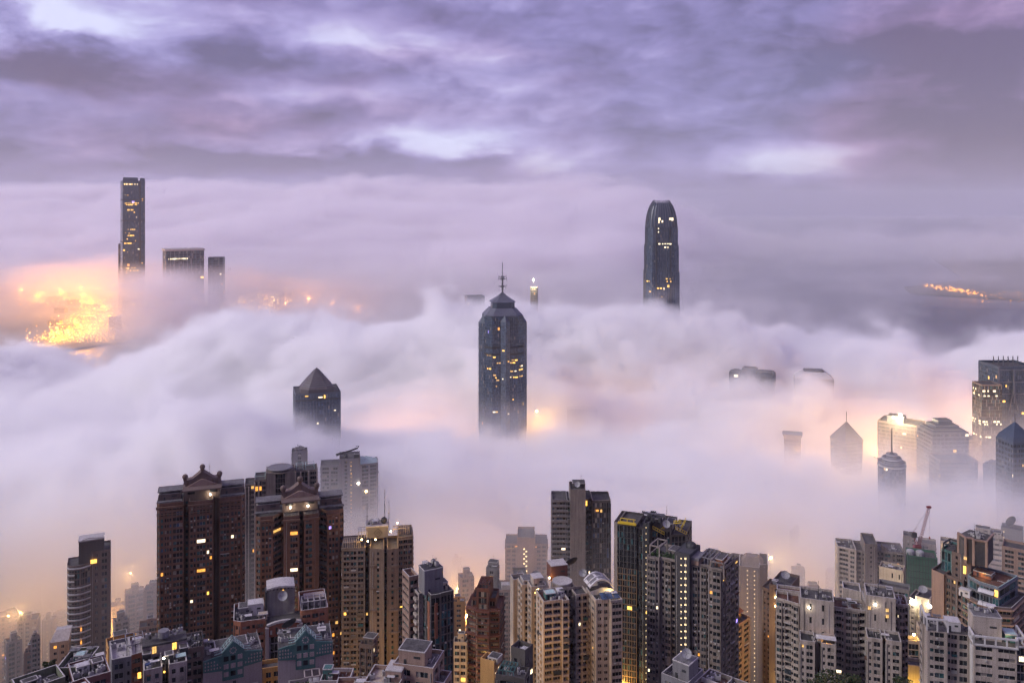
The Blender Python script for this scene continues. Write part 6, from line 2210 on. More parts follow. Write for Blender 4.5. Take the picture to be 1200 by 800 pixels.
# brick and white block with an arched plant tower
t = Tower('apartment_block', 'brick-red and white block with arched parapets and a tall grey wall carrying a white dish', 328, 722, 345, 2, seed=163)
t.glz = GLZ_PALE
k, H = t.k, t.H
U = lambda p: (p - 328) * k
t.block([(U(276), 3), (U(284), 1), (U(311), 1), (U(311), 18), (U(276), 18)], 0, H + 6 * k, ['p.4 s.5 p.4', 'p.3 r1.2 p.3 s.6 p.3 r1 p.2', '', '', ''], 3.2, M_RUST, 1.4, roof=M_DARK, cope=M_COPE)
t.block([(U(313), -2), (U(352), -2), (U(352), 10), (U(313), 10)], 0, H + 2 * k, ['p.5 t1 p.2 b1.2 p.2 t1 p.5', '', '', ''], 3.2, M_GREYC, 0)
t.block([(U(352.2), 2), (U(384), 2), (U(384), 20), (U(352.2), 20)], 0, H + 8 * k, ['p.3 r1.3 p.3 w1 p.3 r.8 p.6', '', '', ''], 3.2, M_RUST, 1.4, roof=M_DARK, cope=M_COPE)
b = MB()
pts_ = [(U(313) + (U(352) - U(313)) * i / 12, H + 2 * k + 5.4 * k * math.sin(math.pi * (.12 + .76 * i / 12))) for i in range(13)]
for (xa, za), (xb, zb_) in zip(pts_, pts_[1:]):
    gable(b, [(xa, H - 8 * k), (xb, H - 8 * k), (xb, zb_), (xa, za)], -2.5, -2.05, M_RUST)
    gable(b, [(xa, za), (xb, zb_), (xb, zb_ + .9), (xa, za + .9)], -2.9, -1.7, M_COPE)
for p_ in (313.5, 351.5):
    b.box((U(p_), -2.6, 0), (1.4, 1.3, H + 3.5 * k), M_MAUVE)
for i in range(6):
    b.box((U(318 + i * 6), -2.56, H - 5 * k), (.7, .12, 2.6 if i % 2 else 1.6), M_COPE if i in (0, 3, 5) else M_DARK)
b.build('arched_parapet', t.root)
b = MB()
hx0, hx1, hz0, hz1 = U(313.5), U(346), H + 2 * k, H + 33 * k
pts_ = [(hx0 + (hx1 - hx0) * i / 10, hz1 + 3.5 * k * math.sin(math.pi * (.15 + .7 * i / 10))) for i in range(11)]
gable(b, list(reversed([(hx0, hz0)] + pts_ + [(hx1, hz0)])), 8, 15, M_GREYC)
b.box((hx0 - .2, 9.5, hz0), (.8, 5, hz1 - hz0), M_DARK)
b.build('plant_tower', t.root)
b = MB()
for (xa, za), (xb, zb_) in zip(pts_, pts_[1:]):
    gable(b, [(xa, za), (xb, zb_), (xb, zb_ + .7), (xa, za + .7)], 6.6, 15.4, M_COPE)
for i in range(7):
    b.box((hx0 + 1.4 + i * (hx1 - hx0 - 2.5) / 6, 7.9, hz1 - .6 * k), (.6, .2, .9), M_DARK)
b.build('plant_tower_rim', t.root)
t.dish(U(332), 5.8, hz1 - 12 * k, 2.0, -.2, 70)
b = MB(); b.dome((U(332.5), 7, hz1 - 1 * k), .45, L_WARM, 8, 3, full=True); b.dome((U(344), -1, H + 6 * k), .5, L_WHITE, 8, 3, full=True); b.build('roof_lamp', t.root)
t.hut(U(301), 10, H + 6 * k + .1, 6, 5, 4.4, M_WHITE, 'roof_room', M_WHITE)
t.hut(U(309), 4, H + 6 * k + .1, 3.4, 2.4, 2.0, M_CREAM, 'roof_room', M_CREAM)
t.hut(U(289), 10, H + 6 * k + .1, 5, 5, 3.6, M_GREYC, 'roof_room')
t.hut(U(369), 10, H + 8 * k + .1, 8, 5, 3.2, M_GREYC, 'roof_room', M_CREAM)
t.frame(U(354), U(382), 3.5, 9, H + 8 * k, 4.0, M_COPE, .2, 4, 1)
t.clutter((U(279), U(308), 3, 14), H + 6 * k, 9, 4); t.clutter((U(356), U(382), 3, 15), H + 8 * k, 9, 5)
t.done()

# white front block and neighbours at the bottom left
t = Tower('apartment_block', 'pale block with two notched bays, black roof decks and two glowing yellow doorways', 200, 768, 285, 3, seed=164)
t.glz = GLZ_PALE
t.plit = 0
k, H = t.k, t.H
U = lambda p: (p - 200) * k
t.block([(U(171), 0), (U(191), 0), (U(191), 12), (U(171), 12)], 0, H, ['p.5 m.8 p.7 m.8 p.6', 'p1', '', 'p1'], 3.1, M_PALE, 1.2, cope=M_COPE)
t.block([(U(191.1), 3.5), (U(198), 3.5), (U(198), 12), (U(191.1), 12)], 0, H + 1 * k, ['p.2 t2 p.2', '', '', ''], 3.1, M_GREYD, 0)
t.block([(U(198.1), 0), (U(218), 0), (U(218), 12), (U(198.1), 12)], 0, H + 1 * k, ['p.5 m.8 p.7 m.8 p.6', 'p1', '', 'p1'], 3.1, M_PALE, 1.2, cope=M_COPE)
b = MB(); b.box((U(195), 12.2, H - 1), (49 * k, 5, 18 * k), M_MAUVE); b.build('back_wall', t.root)
for p_ in (183.5, 206):
    t.lits.append(((U(p_), 9.6, H + 10 * k), 0, 1.3, 12 * k * .85, L_WARM))
b = MB(); b.box((U(195), 12, H - 1 + 18 * k), (50 * k, 6, 2.4 * k), M_ROOF); b.cyl((U(194), 11.6, H + 20 * k), 1.8, 2.2, M_GREYC, 14); b.build('upper_deck', t.root)
for p_, y_ in ((175, 9), (199, 5), (216, 8)):
    t.hut(U(p_), y_, H + .1, 2.6, 3, 2.6, M_DARK, 'roof_room')
b = MB(); b.cyl((U(176), 4, H), 1.0, 1.4, mat('blue_plastic', (.05, .08, .2), .5), 12); b.build('water_barrel', t.root)
b = MB(); b.box((U(212), 4, H + 1.8), (3.2, 2.6, .12), M_TEALL); b.build('glass_canopy', t.root)
t.clutter((U(173), U(188), 2, 9), H, 6, 2); t.clutter((U(200), U(216), 2, 9), H + 1 * k, 7, 5); t.clutter((U(174), U(216), 11, 13), H + 20.5 * k, 8, 5)
b = MB(); b.dome((U(193.5), 2.6, H - 2), .35, L_WARM, 8, 3, full=True); b.dome((U(193), 2.6, H + 2.6), .3, L_WHITE, 8, 3, full=True); b.build('wall_lamp', t.root)
t.done()
t = Tower('apartment_block', 'narrow grey and brick block with a railed white roof at the lower left', 155, 757, 290, 4, seed=165)
t.glz = GLZ_PALE
k, H = t.k, t.H
U = lambda p: (p - 155) * k
t.block([(U(133), 0), (U(154), -.5), (U(154), 14), (U(133), 14)], 0, H, ['p.3 Y1.3 p.4 s.4 p.2', '', '', 'p1'], 3.1, M_GREYC, 1.2, roof=M_COPE, cope=M_COPE)
t.block([(U(154.1), .2), (U(170), .6), (U(170), 14), (U(154.1), 14)], 0, H, ['p.2 s.4 w1.4 p.3 m.7 p.2', '', '', ''], 3.1, M_RUST, 1.2, roof=M_COPE, cope=M_COPE)
t.frame(U(150), U(169), 3, 12, H, 3.2, M_GREYC, .2, 2, 1)
t.rail([(U(134), .5), (U(169), .8)], H + 1.1, .9, M_COPE)
t.clutter((U(136), U(166), 3, 12), H, 5, 3)
t.lits.append(((U(165), .3, H - 22 * k), 0, 2.4, 2.2, L_WARM))
t.done()
t = Tower('apartment_block', 'brown block squeezed between the yellow-doored block and the left teal gable', 229, 752, 300, 3, seed=166)
t.glz = GLZ_BR
k, H = t.k, t.H
U = lambda p: (p - 229) * k
t.block([(U(218.5), 2), (U(239), 2), (U(239), 14), (U(218.5), 14)], 0, H, ['p.3 m.8 p.3 w1.6 p.5', '', '', ''], 3.1, M_BROWN2, 1.3, roof=M_DARK)
t.frame(U(220), U(238), 3, 9, H, 3, M_DARK, .2, 3, 1); t.clutter((U(220), U(237), 3, 12), H, 8, 8)
t.lits.append(((U(222), 1.8, H - 41 * k), 0, 1.2, 1.4, L_WARM))
t.done()
t = bulk('ochre-lit stub of a block wedged between the two teal gables', 306, 330, 773, 330, 0, .8, 'p.8 w.8 p.4 w.8 p.5', 3.2, M_OCHRE_LIT, seed=167, name='apartment_block', zb=None, done=False)
b = MB(); b.dome((-2, -2.2, t.H - 14), .35, L_HOT, 8, 3, full=True); b.bar((-2, 0, t.H - 14.4), (-2, -2.2, t.H - 14.3), .07, M_DARK); b.build('wall_lamp', t.root)
light('lamp_light', (-2, -3, t.H - 13.5), 500, (1, .58, .1), .4, t.root)
t.done()

# moss-green roofs at the bottom left corner
def flat_roof(label, px, py, d, rot, w, dd, m, seed, huts=(), roof=None, ph=1.6, nclut=12, cope=None, cat='apartment_block'):
    t = Tower(cat, label, px, py, d, rot, seed=seed)
    t.glz = GLZ_PALE
    t.block(rect(-w / 2, w / 2, 0, dd), 0, t.H, ['p.4 w1 p.4 w1 p.4', 'p.5 w1 p.5 w1 p.5', '', 'p.5 w1 p.5'], 3.1, m, ph, roof=roof, cope=cope or M_COPE)
    for h_ in huts:
        t.hut(h_[0], h_[1], t.H + .05, h_[2], h_[3], h_[4], h_[5], 'roof_room', h_[6] if len(h_) > 6 else None)
    t.clutter((-w * .42, w * .42, 1.5, dd - 1.5), t.H, nclut, seed)
    t.done()
    return t


flat_roof('moss-green walled flat roof with pots and pipes at the bottom left corner', 50, 792, 245, 14, 12, 9, M_GREENP, 170, [(-2, 6, 4, 2.4, 1.6, M_GREENP)], ph=2.2, nclut=10)
flat_roof('green-railed taller roof behind the moss-green one', 82, 772, 255, -22, 8, 12, M_GREENP, 171, [(0, 8, 3, 3, 1.6, M_TEAL, M_TEALL)], ph=1.8, nclut=12)
flat_roof('cluttered black roof with red-brown parapet at the lower left', 108, 780, 250, 8, 10, 12, mat('maroon_render', (.16, .07, .065), .8, .35, .1), 172, [(-1.6, 7, 3.4, 2.6, 2.0, M_WHITE, M_WHITE), (2.5, 8, 3, 2.6, 1.6, M_CREAM)], roof=M_DARK, ph=1.3, nclut=14)
flat_roof('small maroon roof corner at the bottom between the green and black roofs', 92, 797, 232, 18, 8, 7, mat('maroon_render', (.16, .07, .065)), 173, roof=M_DARK, ph=1.2, nclut=6)
tree_at('round dark bush on the roof edge behind the moss-green roof', 56, 773, 262, 3.0, 8)
flat_roof('pinkish stepped block with white-edged roof walls and tall plant room, bottom left of centre', 484, 768, 262, -20, 13, 11, M_PINK, 174, [(-1, 5, 8.5, 7, 4.6, M_PINK)], ph=1.2, nclut=8, roof=M_ROOFG)
flat_roof('lower walled terrace left of the pinkish stepped block', 447, 788, 258, -18, 11, 10, M_PINK, 175, [(2.8, 6, 5, 6, 3.4, M_PINK, M_COPE)], ph=1.3, nclut=6, roof=M_CREAM)
flat_roof('small notched roof terrace right of the pinkish stepped block', 508, 787, 262, -20, 7, 7, M_PINK, 176, [], ph=1.5, nclut=3, roof=M_ROOFG)
flat_roof('rust-floored terrace with a teal hut beside the right teal gable', 392, 786, 285, -12, 10, 8, M_MAUVE, 177, [(-3, 4, 3, 3, 3.4, M_TEAL, M_TEAL)], ph=1.2, nclut=5, roof=M_ROOFR)
flat_roof('long low walled roof at the bottom right of the teal gables', 418, 796, 262, -8, 14, 8, M_PINK, 178, [], ph=1.0, nclut=8, roof=M_ROOFR)

# ---------------------------------------------------------------- hazy blocks in the valley
HZ = [  # px0, px1, top row, distance, turn, pattern, material, lit share, label
    (0, 34, 668, 720, 20, 'p.3 w1 p.3 s.6*3', M_PINK, .02, 'broad hazy block at the left edge, its roofline slanting'),
    (33, 47, 640, 740, 0, 'p.2 r2 p.2', M_TAN, .20, 'tall slim hazy tower with amber-lit balcony bands near the left edge'),
    (0, 22, 716, 640, 10, 'p.4 s.7 p.3*3', M_PINK, .03, 'pinkish block at the left edge below the broad hazy one'),
    (20, 44, 722, 600, -12, 'p.3 m1 p.3*3', M_TAN, .02, 'hazy residential block with a bright roof lamp, lower left'),
    (36, 48, 700, 760, 0, 'p.3 w1 p.3*2', M_PINK, .05, 'narrow block in the haze behind the bright roof lamp'),
    (50, 62, 690, 780, 5, 'p.3 w1 p.3*2', M_PINK, .03, 'faint narrow block just left of the curved-balcony tower'),
    (62, 80, 690, 800, 0, 'p.3 b1 p.3 w1 p.3', M_PINK, .02, 'faint block touching the left side of the curved-balcony tower'),
    (48, 64, 722, 650, -20, 'p1.4 l.5 p.8 s.5 p.5', M_TAN, .01, 'hazy block with a column of amber stair lights at left'),
    (64, 82, 716, 690, 8, 'r2 p.2', M_TAN, .02, 'hazy slab with horizontal bands behind the cream sloping roof'),
    (37, 46, 740, 520, 0, 'p.3 w1 p.3 s.5', M_PALE, .02, 'thin pale ladder-fronted block in the lower left haze'),
    (128, 146, 706, 650, -6, 'p.5 s.6 p.5 s.6 p.5', M_CREAM, .06, 'cream stepped block dotted with lights right of the curved-balcony tower'),
    (148, 170, 690, 620, 6, 'p.3 w1 p.2 w1 p.3', M_PINK, .01, 'mauve hazy tower with a zigzag roof left of the broad brown tower'),
    (168, 190, 686, 600, -8, 'p.4 b1 p.3 s.5 p.4', M_PINK, .02, 'pink hazy tower partly behind the broad brown tower'),
    (127, 162, 748, 420, 6, 'p.6 s.6 p1', M_OCHRE_LIT, .03, 'low ochre-lit block below the cream stepped block'),
    (484, 500, 640, 760, 0, 'p1 l.5 p1', M_TAN, .01, 'misty tower with a thread of white lights behind the beige four-winged tower'),
    (500, 512, 655, 700, 0, 'p1 s.6 p.6', M_TAN, .01, 'misty plain tower right of the corner tower plant block'),
    (528, 541, 652, 690, -10, 'p.5 l.4 p1', M_TAN, .01, 'misty slab edged by a column of lights in the glowing gap'),
    (538, 557, 672, 600, 12, 'p.3 w1 p.3 s.5', M_PINK, .04, 'hazy peaked block left of the red-brown tower'),
    (530, 545, 700, 520, 0, 'p.4 s.6 p.4', M_OCHRE_LIT, .03, 'orange-lit narrow block just left of the red-brown tower'),
    (530, 548, 745, 420, -8, 'p.3 w1 p.3 w1 p.3', M_CREAM, .08, 'small old block in the gap left of the red-brown tower'),
    (556, 572, 636, 740, 0, 'p1 l.45 p1', M_TAN, .01, 'faint tower with dotted lights behind the plant-topped narrow tower'),
    (720, 738, 660, 700, 0, 'p1 s.6 p1', M_TAN, .01, 'faint block behind the black and bronze tower'),
    (838, 860, 668, 640, 8, 'p.4 w1 p.3 s.6 p.4', M_TAN, .03, 'hazy tower in the amber glow right of the grey tower roof frames'),
    (925, 938, 620, 760, 0, 'p1 l.7 p1', M_GREYC, .01, 'ghostly tower marked only by a tall line of white lights'),
    (938, 952, 640, 750, 0, 'p.3 r1.5 p.3', M_GREYC, .30, 'ghostly tower with stacked bright balcony bands'),
    (953, 966, 650, 760, 0, 'p1 l.5 p1', M_GREYC, .01, 'ghostly tower with a thin dotted light line in the mist'),
    (966, 988, 668, 680, -10, 'r1*2', M_PALE, .06, 'banded pale block fading into mist behind the white complex'),
    (940, 966, 690, 600, 12, 'p.3 w1 p.3 w1 p.3', M_PINK, .03, 'hazy low block directly behind the white complex roofs'),
    (905, 926, 640, 780, 0, 'p1 l.4 p1', M_GREYC, .01, 'faint tower with a few high lights above the white dish'),
    (1130, 1150, 655, 640, 0, 'p.4 w1 p.4', M_PINK, .02, 'misty block just visible beside the louvred crown'),
    (1183, 1202, 700, 560, 0, 'p.5 s.6 p.5', M_RUST, .05, 'rusty hazy slab with a bright lamp at the right edge'),
    (700, 722, 640, 800, 0, 'p1 s.6 p1', M_GREYC, .01, 'faint misty slab in the gap right of the blank-slab tower'),
    (455, 500, 700, 560, 0, 'p.3 w1 p.3 w1 p.3', M_TAN, .03, 'hazy block filling the gap behind the corner tower'),
    (82, 96, 708, 720, 0, 'p.3 w1 p.3 s.5', M_PINK, .03, 'hazy block hiding behind the curved-balcony tower'),
    (8, 26, 745, 560, 12, 'p.3 w1 p.3 s.6 p.3', M_TAN, .04, 'plain hazy block low at the left edge behind the green roofs'),
    (28, 44, 758, 520, -8, 'p.4 m1 p.4', M_PINK, .04, 'hazy block just above the moss-green flat roof'),
    (134, 152, 722, 560, 8, 'p.3 w1 p.3 w1 p.3', M_PALE, .05, 'pale hazy block above the railed white roof'),
    (164, 186, 728, 520, 0, 'p.3 s.6 p.3 w1 p.3', M_PINK, .04, 'hazy block tucked under the left flank of the broad brown tower'),
    (512, 530, 690, 620, 10, 'p.3 w1 p.3', M_TAN, .06, 'amber hazy block between the corner tower and the orange narrow block'),
    (500, 516, 726, 520, -6, 'p.3 s.6 p.3 s.6', M_OCHRE_LIT, .05, 'ochre block low in the glowing gap left of centre'),
    (652, 672, 668, 640, 0, 'p.3 w1 p.3', M_GREYC, .02, 'low misty block left of the blank panelled slab'),
    (842, 858, 700, 560, -10, 'p.3 w1 p.3 w1 p.3', M_TAN, .06, 'amber-lit hazy block behind the terracotta roof'),
    (928, 944, 664, 660, 8, 'p1 s.5 p.5', M_PINK, .02, 'hazy plain block above the left roof of the white complex'),
    (1040, 1064, 640, 700, 0, 'p.3 w1 p.3 w1 p.3', M_PINK, .02, 'misty block between the grey lift-wall tower and the crane'),
]
for i, (a_, c_, y_, d_, r_, e_, m_, pl_, lb_) in enumerate(HZ):
    t = bulk(lb_, a_, c_, y_, d_, r_, .8, e_, 3.0 + (i % 3) * .15, m_, seed=200 + i, name='apartment_tower' if y_ < 700 else 'apartment_block', zb=None, plit=pl_, parapet=1.2, done=False)
    rr = random.Random(i)
    t.hut(rr.uniform(-.15, .15) * t.w, t.w * .35, t.H, t.w * rr.uniform(.3, .5), t.w * .35, rr.uniform(3, 6), m_)
    if rr.random() < .5:
        t.tank(t.w * .28, t.w * .2, t.H, 2.4, 2, 1.8, M_GREYC)
    t.done()
t = bulk('cream house with a big pale sloping roof in the lower left haze', 58, 80, 746, 470, -10, .9, 'p.5 s.6 p.5 s.6 p.5', 3.4, M_CREAM, seed=240, name='apartment_block', zb=None, plit=.3, done=False)
b = MB(); b.taper(rect(-t.w * .55, t.w * .5, 0, t.w * .9), t.H + .2, rect(-t.w * .25, t.w * .6, t.w * .55, t.w * .95), t.H + 6, M_COPE); b.build('sloping_roof', t.root)
t.done()
for (px_, py_, d_, pw, lb_) in ((24, 718, 590, 6000, 'pair of warm floodlights on a hazy roof at lower left'), (10, 722, 630, 3500, 'pale lamp on the roof edge at the far lower left'),
                                (2, 644, 760, 9000, 'orange glow of a lamp high in the mist at the left edge'), (1188, 672, 555, 2500, 'pale lamp on the rusty slab at the right edge'),
                                (153, 672, 640, 2500, 'cluster lamp high in the mist left of the broad brown tower'), (536, 690, 640, 3500, 'lamp lighting the mist orange in the gap left of the red-brown tower'),
                                (700, 792, 330, 0, '')):
    if pw:
        floodlight(tuple(at(px_, py_, d_ - 8)), pw * 2, (1, .55, .18), lb_, L_HOT, 1.1, 5)

# ---------------------------------------------------------------- street lamps deep between the towers
def street_lamp(px, py, d, pw, label, col=(1, .52, .10)):
    p = at(px, py, d)
    t = thing('street_lamp', label, 'street lamp', (p.x, p.y, p.z - 8), 0)
    b = MB(); b.bar((0, 0, 0), (0, 0, 8), .12, M_STEEL, 6); b.bar((0, 0, 8), (1.2, -.4, 8.3), .08, M_STEEL, 5); b.build('post', t)
    b = MB(); b.dome((1.4, -.5, 8.15), .36, L_HOT, 8, 3, full=True); b.build('lamp_head', t)
    light('lamp_light', (1.4, -.5, 7.4), pw, col, .5, t)


street_lamp(612, 797, 352, 15000, 'street lamp at the bottom edge turning the white complex yellow')
street_lamp(720, 810, 430, 15000, 'street lamp hidden at the foot of the black and bronze tower')
street_lamp(902, 803, 430, 21000, 'street lamp between the brown dish block and the white complex')
street_lamp(550, 810, 400, 5000, 'street lamp below the red-brown tower')
street_lamp(440, 800, 400, 5500, 'street lamp below the beige four-winged tower')
street_lamp(130, 800, 430, 12000, 'street lamp in the gap below the cream stepped block')
street_lamp(325, 815, 380, 7500, 'street lamp between the two teal gables')
street_lamp(1195, 815, 370, 13500, 'street lamp at the bottom right corner')
for i, (px_, py_, d_) in enumerate(((520, 700, 690), (505, 730, 640), (545, 720, 600), (580, 700, 760), (555, 690, 700), (850, 690, 650), (870, 700, 700), (840, 720, 560), (950, 690, 720), (975, 700, 680), (925, 690, 760),
                                (60, 770, 700), (20, 760, 680), (95, 740, 760), (160, 730, 700), (135, 740, 640), (180, 720, 760), (1010, 680, 760), (30, 700, 820), (1150, 690, 640), (1195, 720, 520), (630, 690, 760), (745, 700, 700))):
    street_lamp(px_, py_, d_, 26000 + 9000 * (i % 3), 'street lamp glowing under the mist between the valley blocks', (1, .47, .10))
for o_ in [o for o in COL.objects if o.get('label', '') == 'street lamp glowing under the mist between the valley blocks']:
    o_['group'] = 'street lamps glowing under the mist'

# lamps of the drowned streets under the fog sea
for (px_, py_, d_, pw, c_) in ((440, 470, 1010, 7e4, (1, .42, .14)), (500, 455, 1100, 8e4, (1, .42, .14)), (690, 460, 1170, 1.6e5, (1, .44, .15)), (760, 440, 1230, 1.0e5, (1, .46, .17)), (840, 430, 1300, 2.0e5, (1, .46, .17)),
                                (905, 470, 1150, 1.0e5, (1, .48, .17)), (1010, 460, 1150, 1.3e5, (1, .48, .18)), (1110, 440, 1300, 2.5e5, (1, .48, .18)), (1180, 455, 1150, 1.6e5, (1, .5, .2)), (1060, 545, 880, 6e4, (1, .50, .14)), (1150, 520, 930, 8e4, (1, .50, .14)), (1090, 500, 1050, 8e4, (1, .48, .12)), (1190, 560, 880, 6e4, (1, .48, .12)), (1000, 520, 950, 7e4, (1, .48, .14)),
                                (90, 540, 850, 3e4, (1, .45, .16)), (745, 368, 1750, 2e5, (1, .5, .2))):
    p_ = at(px_, py_, d_)
    if d_ < 1060 and px_ > 990:
        p_.z += 45
    for sx_, sy_ in ((-55, 20), (50, -25), (5, 60)):
        floodlight((p_.x + sx_, p_.y + sy_, max(18, p_.z - 80)), pw * .9, c_, 'harbourfront floodlight glowing inside the fog sea', L_HOT, .7, 14, 'floodlights glowing inside the fog sea')
for (px_, py_, d_, pw) in ((285, 348, 3000, 2.5e5), (310, 345, 2950, 3e5), (335, 350, 3100, 2.5e5), (362, 345, 3050, 2.5e5), (390, 350, 3000, 2e5), (420, 355, 2750, 1.5e5), (25, 335, 3200, 2.5e5), (50, 338, 3150, 3e5), (72, 334, 3250, 3e5),
                           (95, 332, 3250, 3.5e5), (115, 334, 3200, 3.5e5), (135, 330, 3300, 3e5), (170, 338, 3150, 1.5e5), (210, 342, 3200, 1.5e5), (248, 345, 3100, 1.5e5)):
    p_ = at(px_, py_, d_)
    floodlight((p_.x, p_.y, p_.z - 15), pw * .45, (1, .38, .07), 'high mast lamp turning the far shore mist orange', L_HOT, .5, 25, 'high mast lamps on the far left shore')
for i, (px_, py_) in enumerate(((50, 404), (66, 399), (80, 395), (92, 391), (104, 388), (118, 384), (128, 378), (88, 382), (104, 374), (122, 366), (108, 360), (98, 352), (72, 349), (45, 353), (130, 352))):
    x_, y_ = gpt(px_, py_)
    floodlight((x_, y_, 26), 3.4e5, (1, .40, .02), 'yard mast lamp flooding the container port with amber light', L_HOT, .8, 40, 'yard mast lamps of the container port')

# ---------------------------------------------------------------- fog
def fog_material(name, color):
    m = bpy.data.materials.new(name)
    m.use_nodes = True
    t = m.node_tree
    t.nodes.clear()
    o = t.nodes.new('ShaderNodeOutputMaterial')
    v = t.nodes.new('ShaderNodeVolumePrincipled')
    v.inputs['Color'].default_value = color
    v.inputs['Density'].default_value = 1.0
    v.inputs['Anisotropy'].default_value = 0.12
    t.links.new(v.outputs[0], o.inputs['Volume'])
    return m


FOG = fog_material('fog', (0.999, 0.996, 0.997, 1))
CLOUD = fog_material('cloud', (0.965, 0.935, 0.965, 1))


def fog_bank(name, lo, hi, voxel, density_fn, label, fm):
    t = bpy.data.node_groups.new(name + '_nodes', 'GeometryNodeTree')
    t.interface.new_socket('Geometry', in_out='OUTPUT', socket_type='NodeSocketGeometry')
    g = NG(t)
    pos = X(g, g.n('GeometryNodeInputPosition').outputs[0])
    x, y, z = g.sep(pos)
    den = density_fn(g, pos, x, y, z)
    vc = g.n('GeometryNodeVolumeCube')
    g.put(vc.inputs['Density'], den)
    vc.inputs['Min'].default_value = lo
    vc.inputs['Max'].default_value = hi
    for k, i in (('Resolution X', 0), ('Resolution Y', 1), ('Resolution Z', 2)):
        vc.inputs[k].default_value = max(2, int((hi[i] - lo[i]) / voxel[i]) + 1)
    sm = g.n('GeometryNodeSetMaterial')
    sm.inputs['Material'].default_value = fm
    go = g.n('NodeGroupOutput')
    t.links.new(vc.outputs[0], sm.inputs[0])
    t.links.new(sm.outputs[0], go.inputs[0])
    vol = bpy.data.volumes.new(name)
    ob = bpy.data.objects.new(name, vol)
    COL.objects.link(ob)
    md = ob.modifiers.new('fog', 'NODES')
    md.node_group = t
    vol.materials.append(fm)
    ob['kind'] = 'stuff'
    ob['label'] = label
    return ob


def gb(g, x, y, cx, cy_, rx, ry, amt):
    a = (x - cx) * (1.0 / rx)
    b = (y - cy_) * (1.0 / ry)
    return (0.0 - (a * a + b * b)).exp() * amt


def near_density(g, pos, x, y, z):
    p = g.xyz(x, y, z * 1.6)
    w = g.noise(p, 0.0026, 2, 0.5)
    wx = x + (w - 0.5) * 260.0
    wy = y + (w - 0.5) * 190.0
    big = g.noise(g.xyz(wx * 0.75, wy, z * 0.6), 0.0042, 2, 0.5)
    fine = g.noise(g.xyz(wx * 0.8, wy, z * 1.4), 0.0095, 4, 0.55, 0.6)
    puff = g.noise(g.xyz(wx, wy * 1.1, z * 1.3), 0.021, 3, 0.55, 0.4)
    T = (big - 0.5) * 125.0 + (fine - 0.5) * 115.0 + (puff - 0.5) * 62.0 + 152.0
    # swell in front of the pyramid tower, dip at the foot of the slim centre tower
    T = T + gb(g, x, y, -230, 765, 210, 95, 66) - gb(g, x, y, 10, 1000, 160, 70, 16) - gb(g, x, y, 350, 775, 130, 60, 26)
    # ridge between the slim office tower and the tall waterfront one
    T = T + gb(g, x, y, -80, 1300, 290, 90, 108) + gb(g, x, y, -420, 1400, 200, 120, 62)
    T = T + gb(g, x, y, 330, 1310, 300, 80, 62) + gb(g, x, y, 900, 1450, 420, 130, 78)
    T = T + gb(g, x, y, 350, 1120, 140, 60, 34)
    # lanes left open: towards the lit port, and over the waterfront towers on the right
    T = T - gb(g, x, y, -800, 1600, 170, 330, 84)
    T = T - gb(g, x, y, 500, 985, 170, 85, 98) - gb(g, x, y, 790, 1430, 105, 260, 150) - gb(g, x, y, 640, 1150, 110, 110, 70)
    T = T - g.sstep(y, 1600.0, 2060.0) * 240.0
    T = T + gb(g, x, y, -1000, 1880, 300, 110, 104)
    h = T - z
    base = g.sstep(y, 590.0, 980.0, 128.0, -10.0) + (big - 0.5) * 80.0 + (fine - 0.5) * 40.0
    under = g.sstep(z, base - 60.0, base + 35.0, 0.04, 1.0)
    near = g.sstep(y, 585.0, 720.0)
    dens = g.sstep(h, 0.0, 22.0) * 0.055 * under * near
    veil = g.sstep(y, 440.0, 640.0) * g.sstep(y, 1000.0, 700.0) * g.sstep(z, 225.0, 150.0) * g.sstep(z, 50.0, 170.0, 0.30, 1.0) * g.sstep(fine, 0.25, 0.7, 0.0035, 0.0085)
    mist = g.sstep(y, 1450.0, 1700.0) * g.sstep(z, 150.0, 20.0) * g.sstep(fine, 0.35, 0.65, 0.0004, 0.0030)
    mist = mist * (1.0 - gb(g, x, y, -900, 1800, 220, 600, 0.98))
    wisp = g.sstep(h, -55.0, 4.0) * g.sstep(puff, 0.42, 0.68) * 0.005 * near
    return g.m('MAXIMUM', dens + veil + mist + wisp - 0.00006, 0.0)


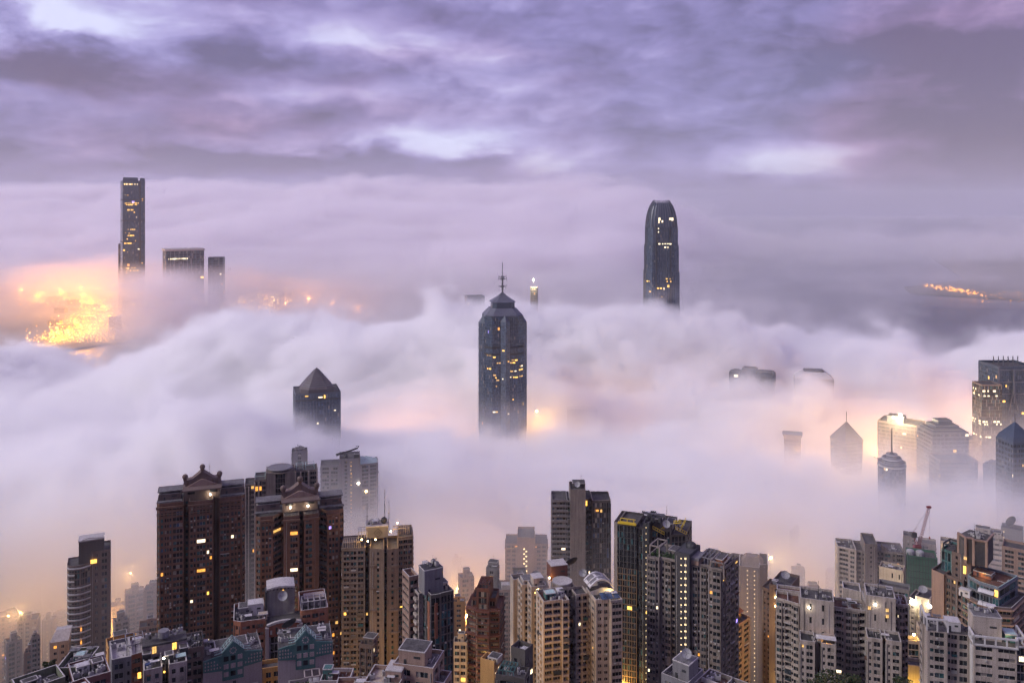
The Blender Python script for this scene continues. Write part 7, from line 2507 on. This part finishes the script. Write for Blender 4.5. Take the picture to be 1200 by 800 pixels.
def far_density(g, pos, x, y, z):
    p = g.xyz(x, y, z * 2.5)
    w = g.noise(p, 0.0006, 2, 0.5)
    wx = x + (w - 0.5) * 900.0
    wy = y + (w - 0.5) * 600.0
    big = g.noise(g.xyz(wx, wy, z * 1.8), 0.0012, 3, 0.55)
    fine = g.noise(g.xyz(wx * 0.7, wy, z * 2.4), 0.0046, 4, 0.6, 0.3)
    T = g.sstep(y, 2900.0, 7600.0, 140.0, 610.0) + (big - 0.5) * 460.0 + (fine - 0.5) * 300.0
    T = T - g.sstep(x / y, 0.10, 0.32) * 420.0
    T = T - g.sstep(y, 2900.0, 2300.0) * 240.0
    h = T - z
    soft = g.sstep(x, 200.0, 2400.0, 130.0, 420.0)
    dens = g.sstep(h, 0.0, soft) * 0.011
    base = g.sstep(y, 2700.0, 4600.0, 140.0, 10.0) + (fine - 0.5) * 120
    under = g.sstep(z, base - 45.0, base + 45.0, 0.05, 1.0)
    # mist lying on the harbour, torn open over the lit port
    mist = g.sstep(z, 230.0, 10.0) * g.sstep(fine, 0.35, 0.65, 0.0005, 0.0026)
    mist = mist * (1.0 - gb(g, x, y, -1330, 2750, 480, 900, 0.99)) * g.sstep(y, 5200.0, 4200.0)
    mist = mist * g.sstep(x, 400.0, 1100.0, 1.0, 0.38)
    cuff = gb(g, x, y, -1040, 2560, 170, 120, 0.014) * g.sstep(z, 235.0, 150.0)
    cuff = cuff + gb(g, x, y, -1350, 2820, 150, 60, 0.004) * g.sstep(z, 225.0, 180.0) * g.sstep(z, 90.0, 140.0)
    cuff = cuff * g.sstep(fine, 0.3, 0.62, 0.25, 1.4)
    mist = mist + g.sstep(y, 3000.0, 5200.0) * g.sstep(z, 640.0, 60.0) * g.sstep(fine, 0.3, 0.7, 0.0002, 0.0007)
    return g.m('MAXIMUM', dens * under + mist + cuff - 0.00003, 0.0)


fog_bank('fog_bank', (-1500, 420, 0), (1400, 2100, 330), (8, 8, 8), near_density,
         'pale lilac fog bank rolling between the towers and over the harbour', FOG)
fog_bank('cloud_bank', (-4600, 2100, 0), (5600, 8800, 930), (32, 32, 20), far_density,
         'rosy cloud bank lying over the far shore below the sky', CLOUD)

haze_m = bpy.data.materials.new('haze')
haze_m.use_nodes = True
ht = haze_m.node_tree
ht.nodes.clear()
ho = ht.nodes.new('ShaderNodeOutputMaterial')
hv = ht.nodes.new('ShaderNodeVolumePrincipled')
hv.inputs['Color'].default_value = (0.93, 0.93, 1.0, 1)
hv.inputs['Density'].default_value = 0.00004
ht.links.new(hv.outputs[0], ho.inputs['Volume'])
import bmesh
bm = bmesh.new()
bmesh.ops.create_cube(bm, size=1.0)
me = bpy.data.meshes.new('haze')
bm.to_mesh(me)
bm.free()
me.materials.append(haze_m)
haze = bpy.data.objects.new('haze', me)
COL.objects.link(haze)
haze.scale = (40000, 40000, 960)
haze.location = (0, 10000, 478)
haze['kind'] = 'stuff'
haze['label'] = 'thin bluish evening haze hanging over the whole city and harbour'
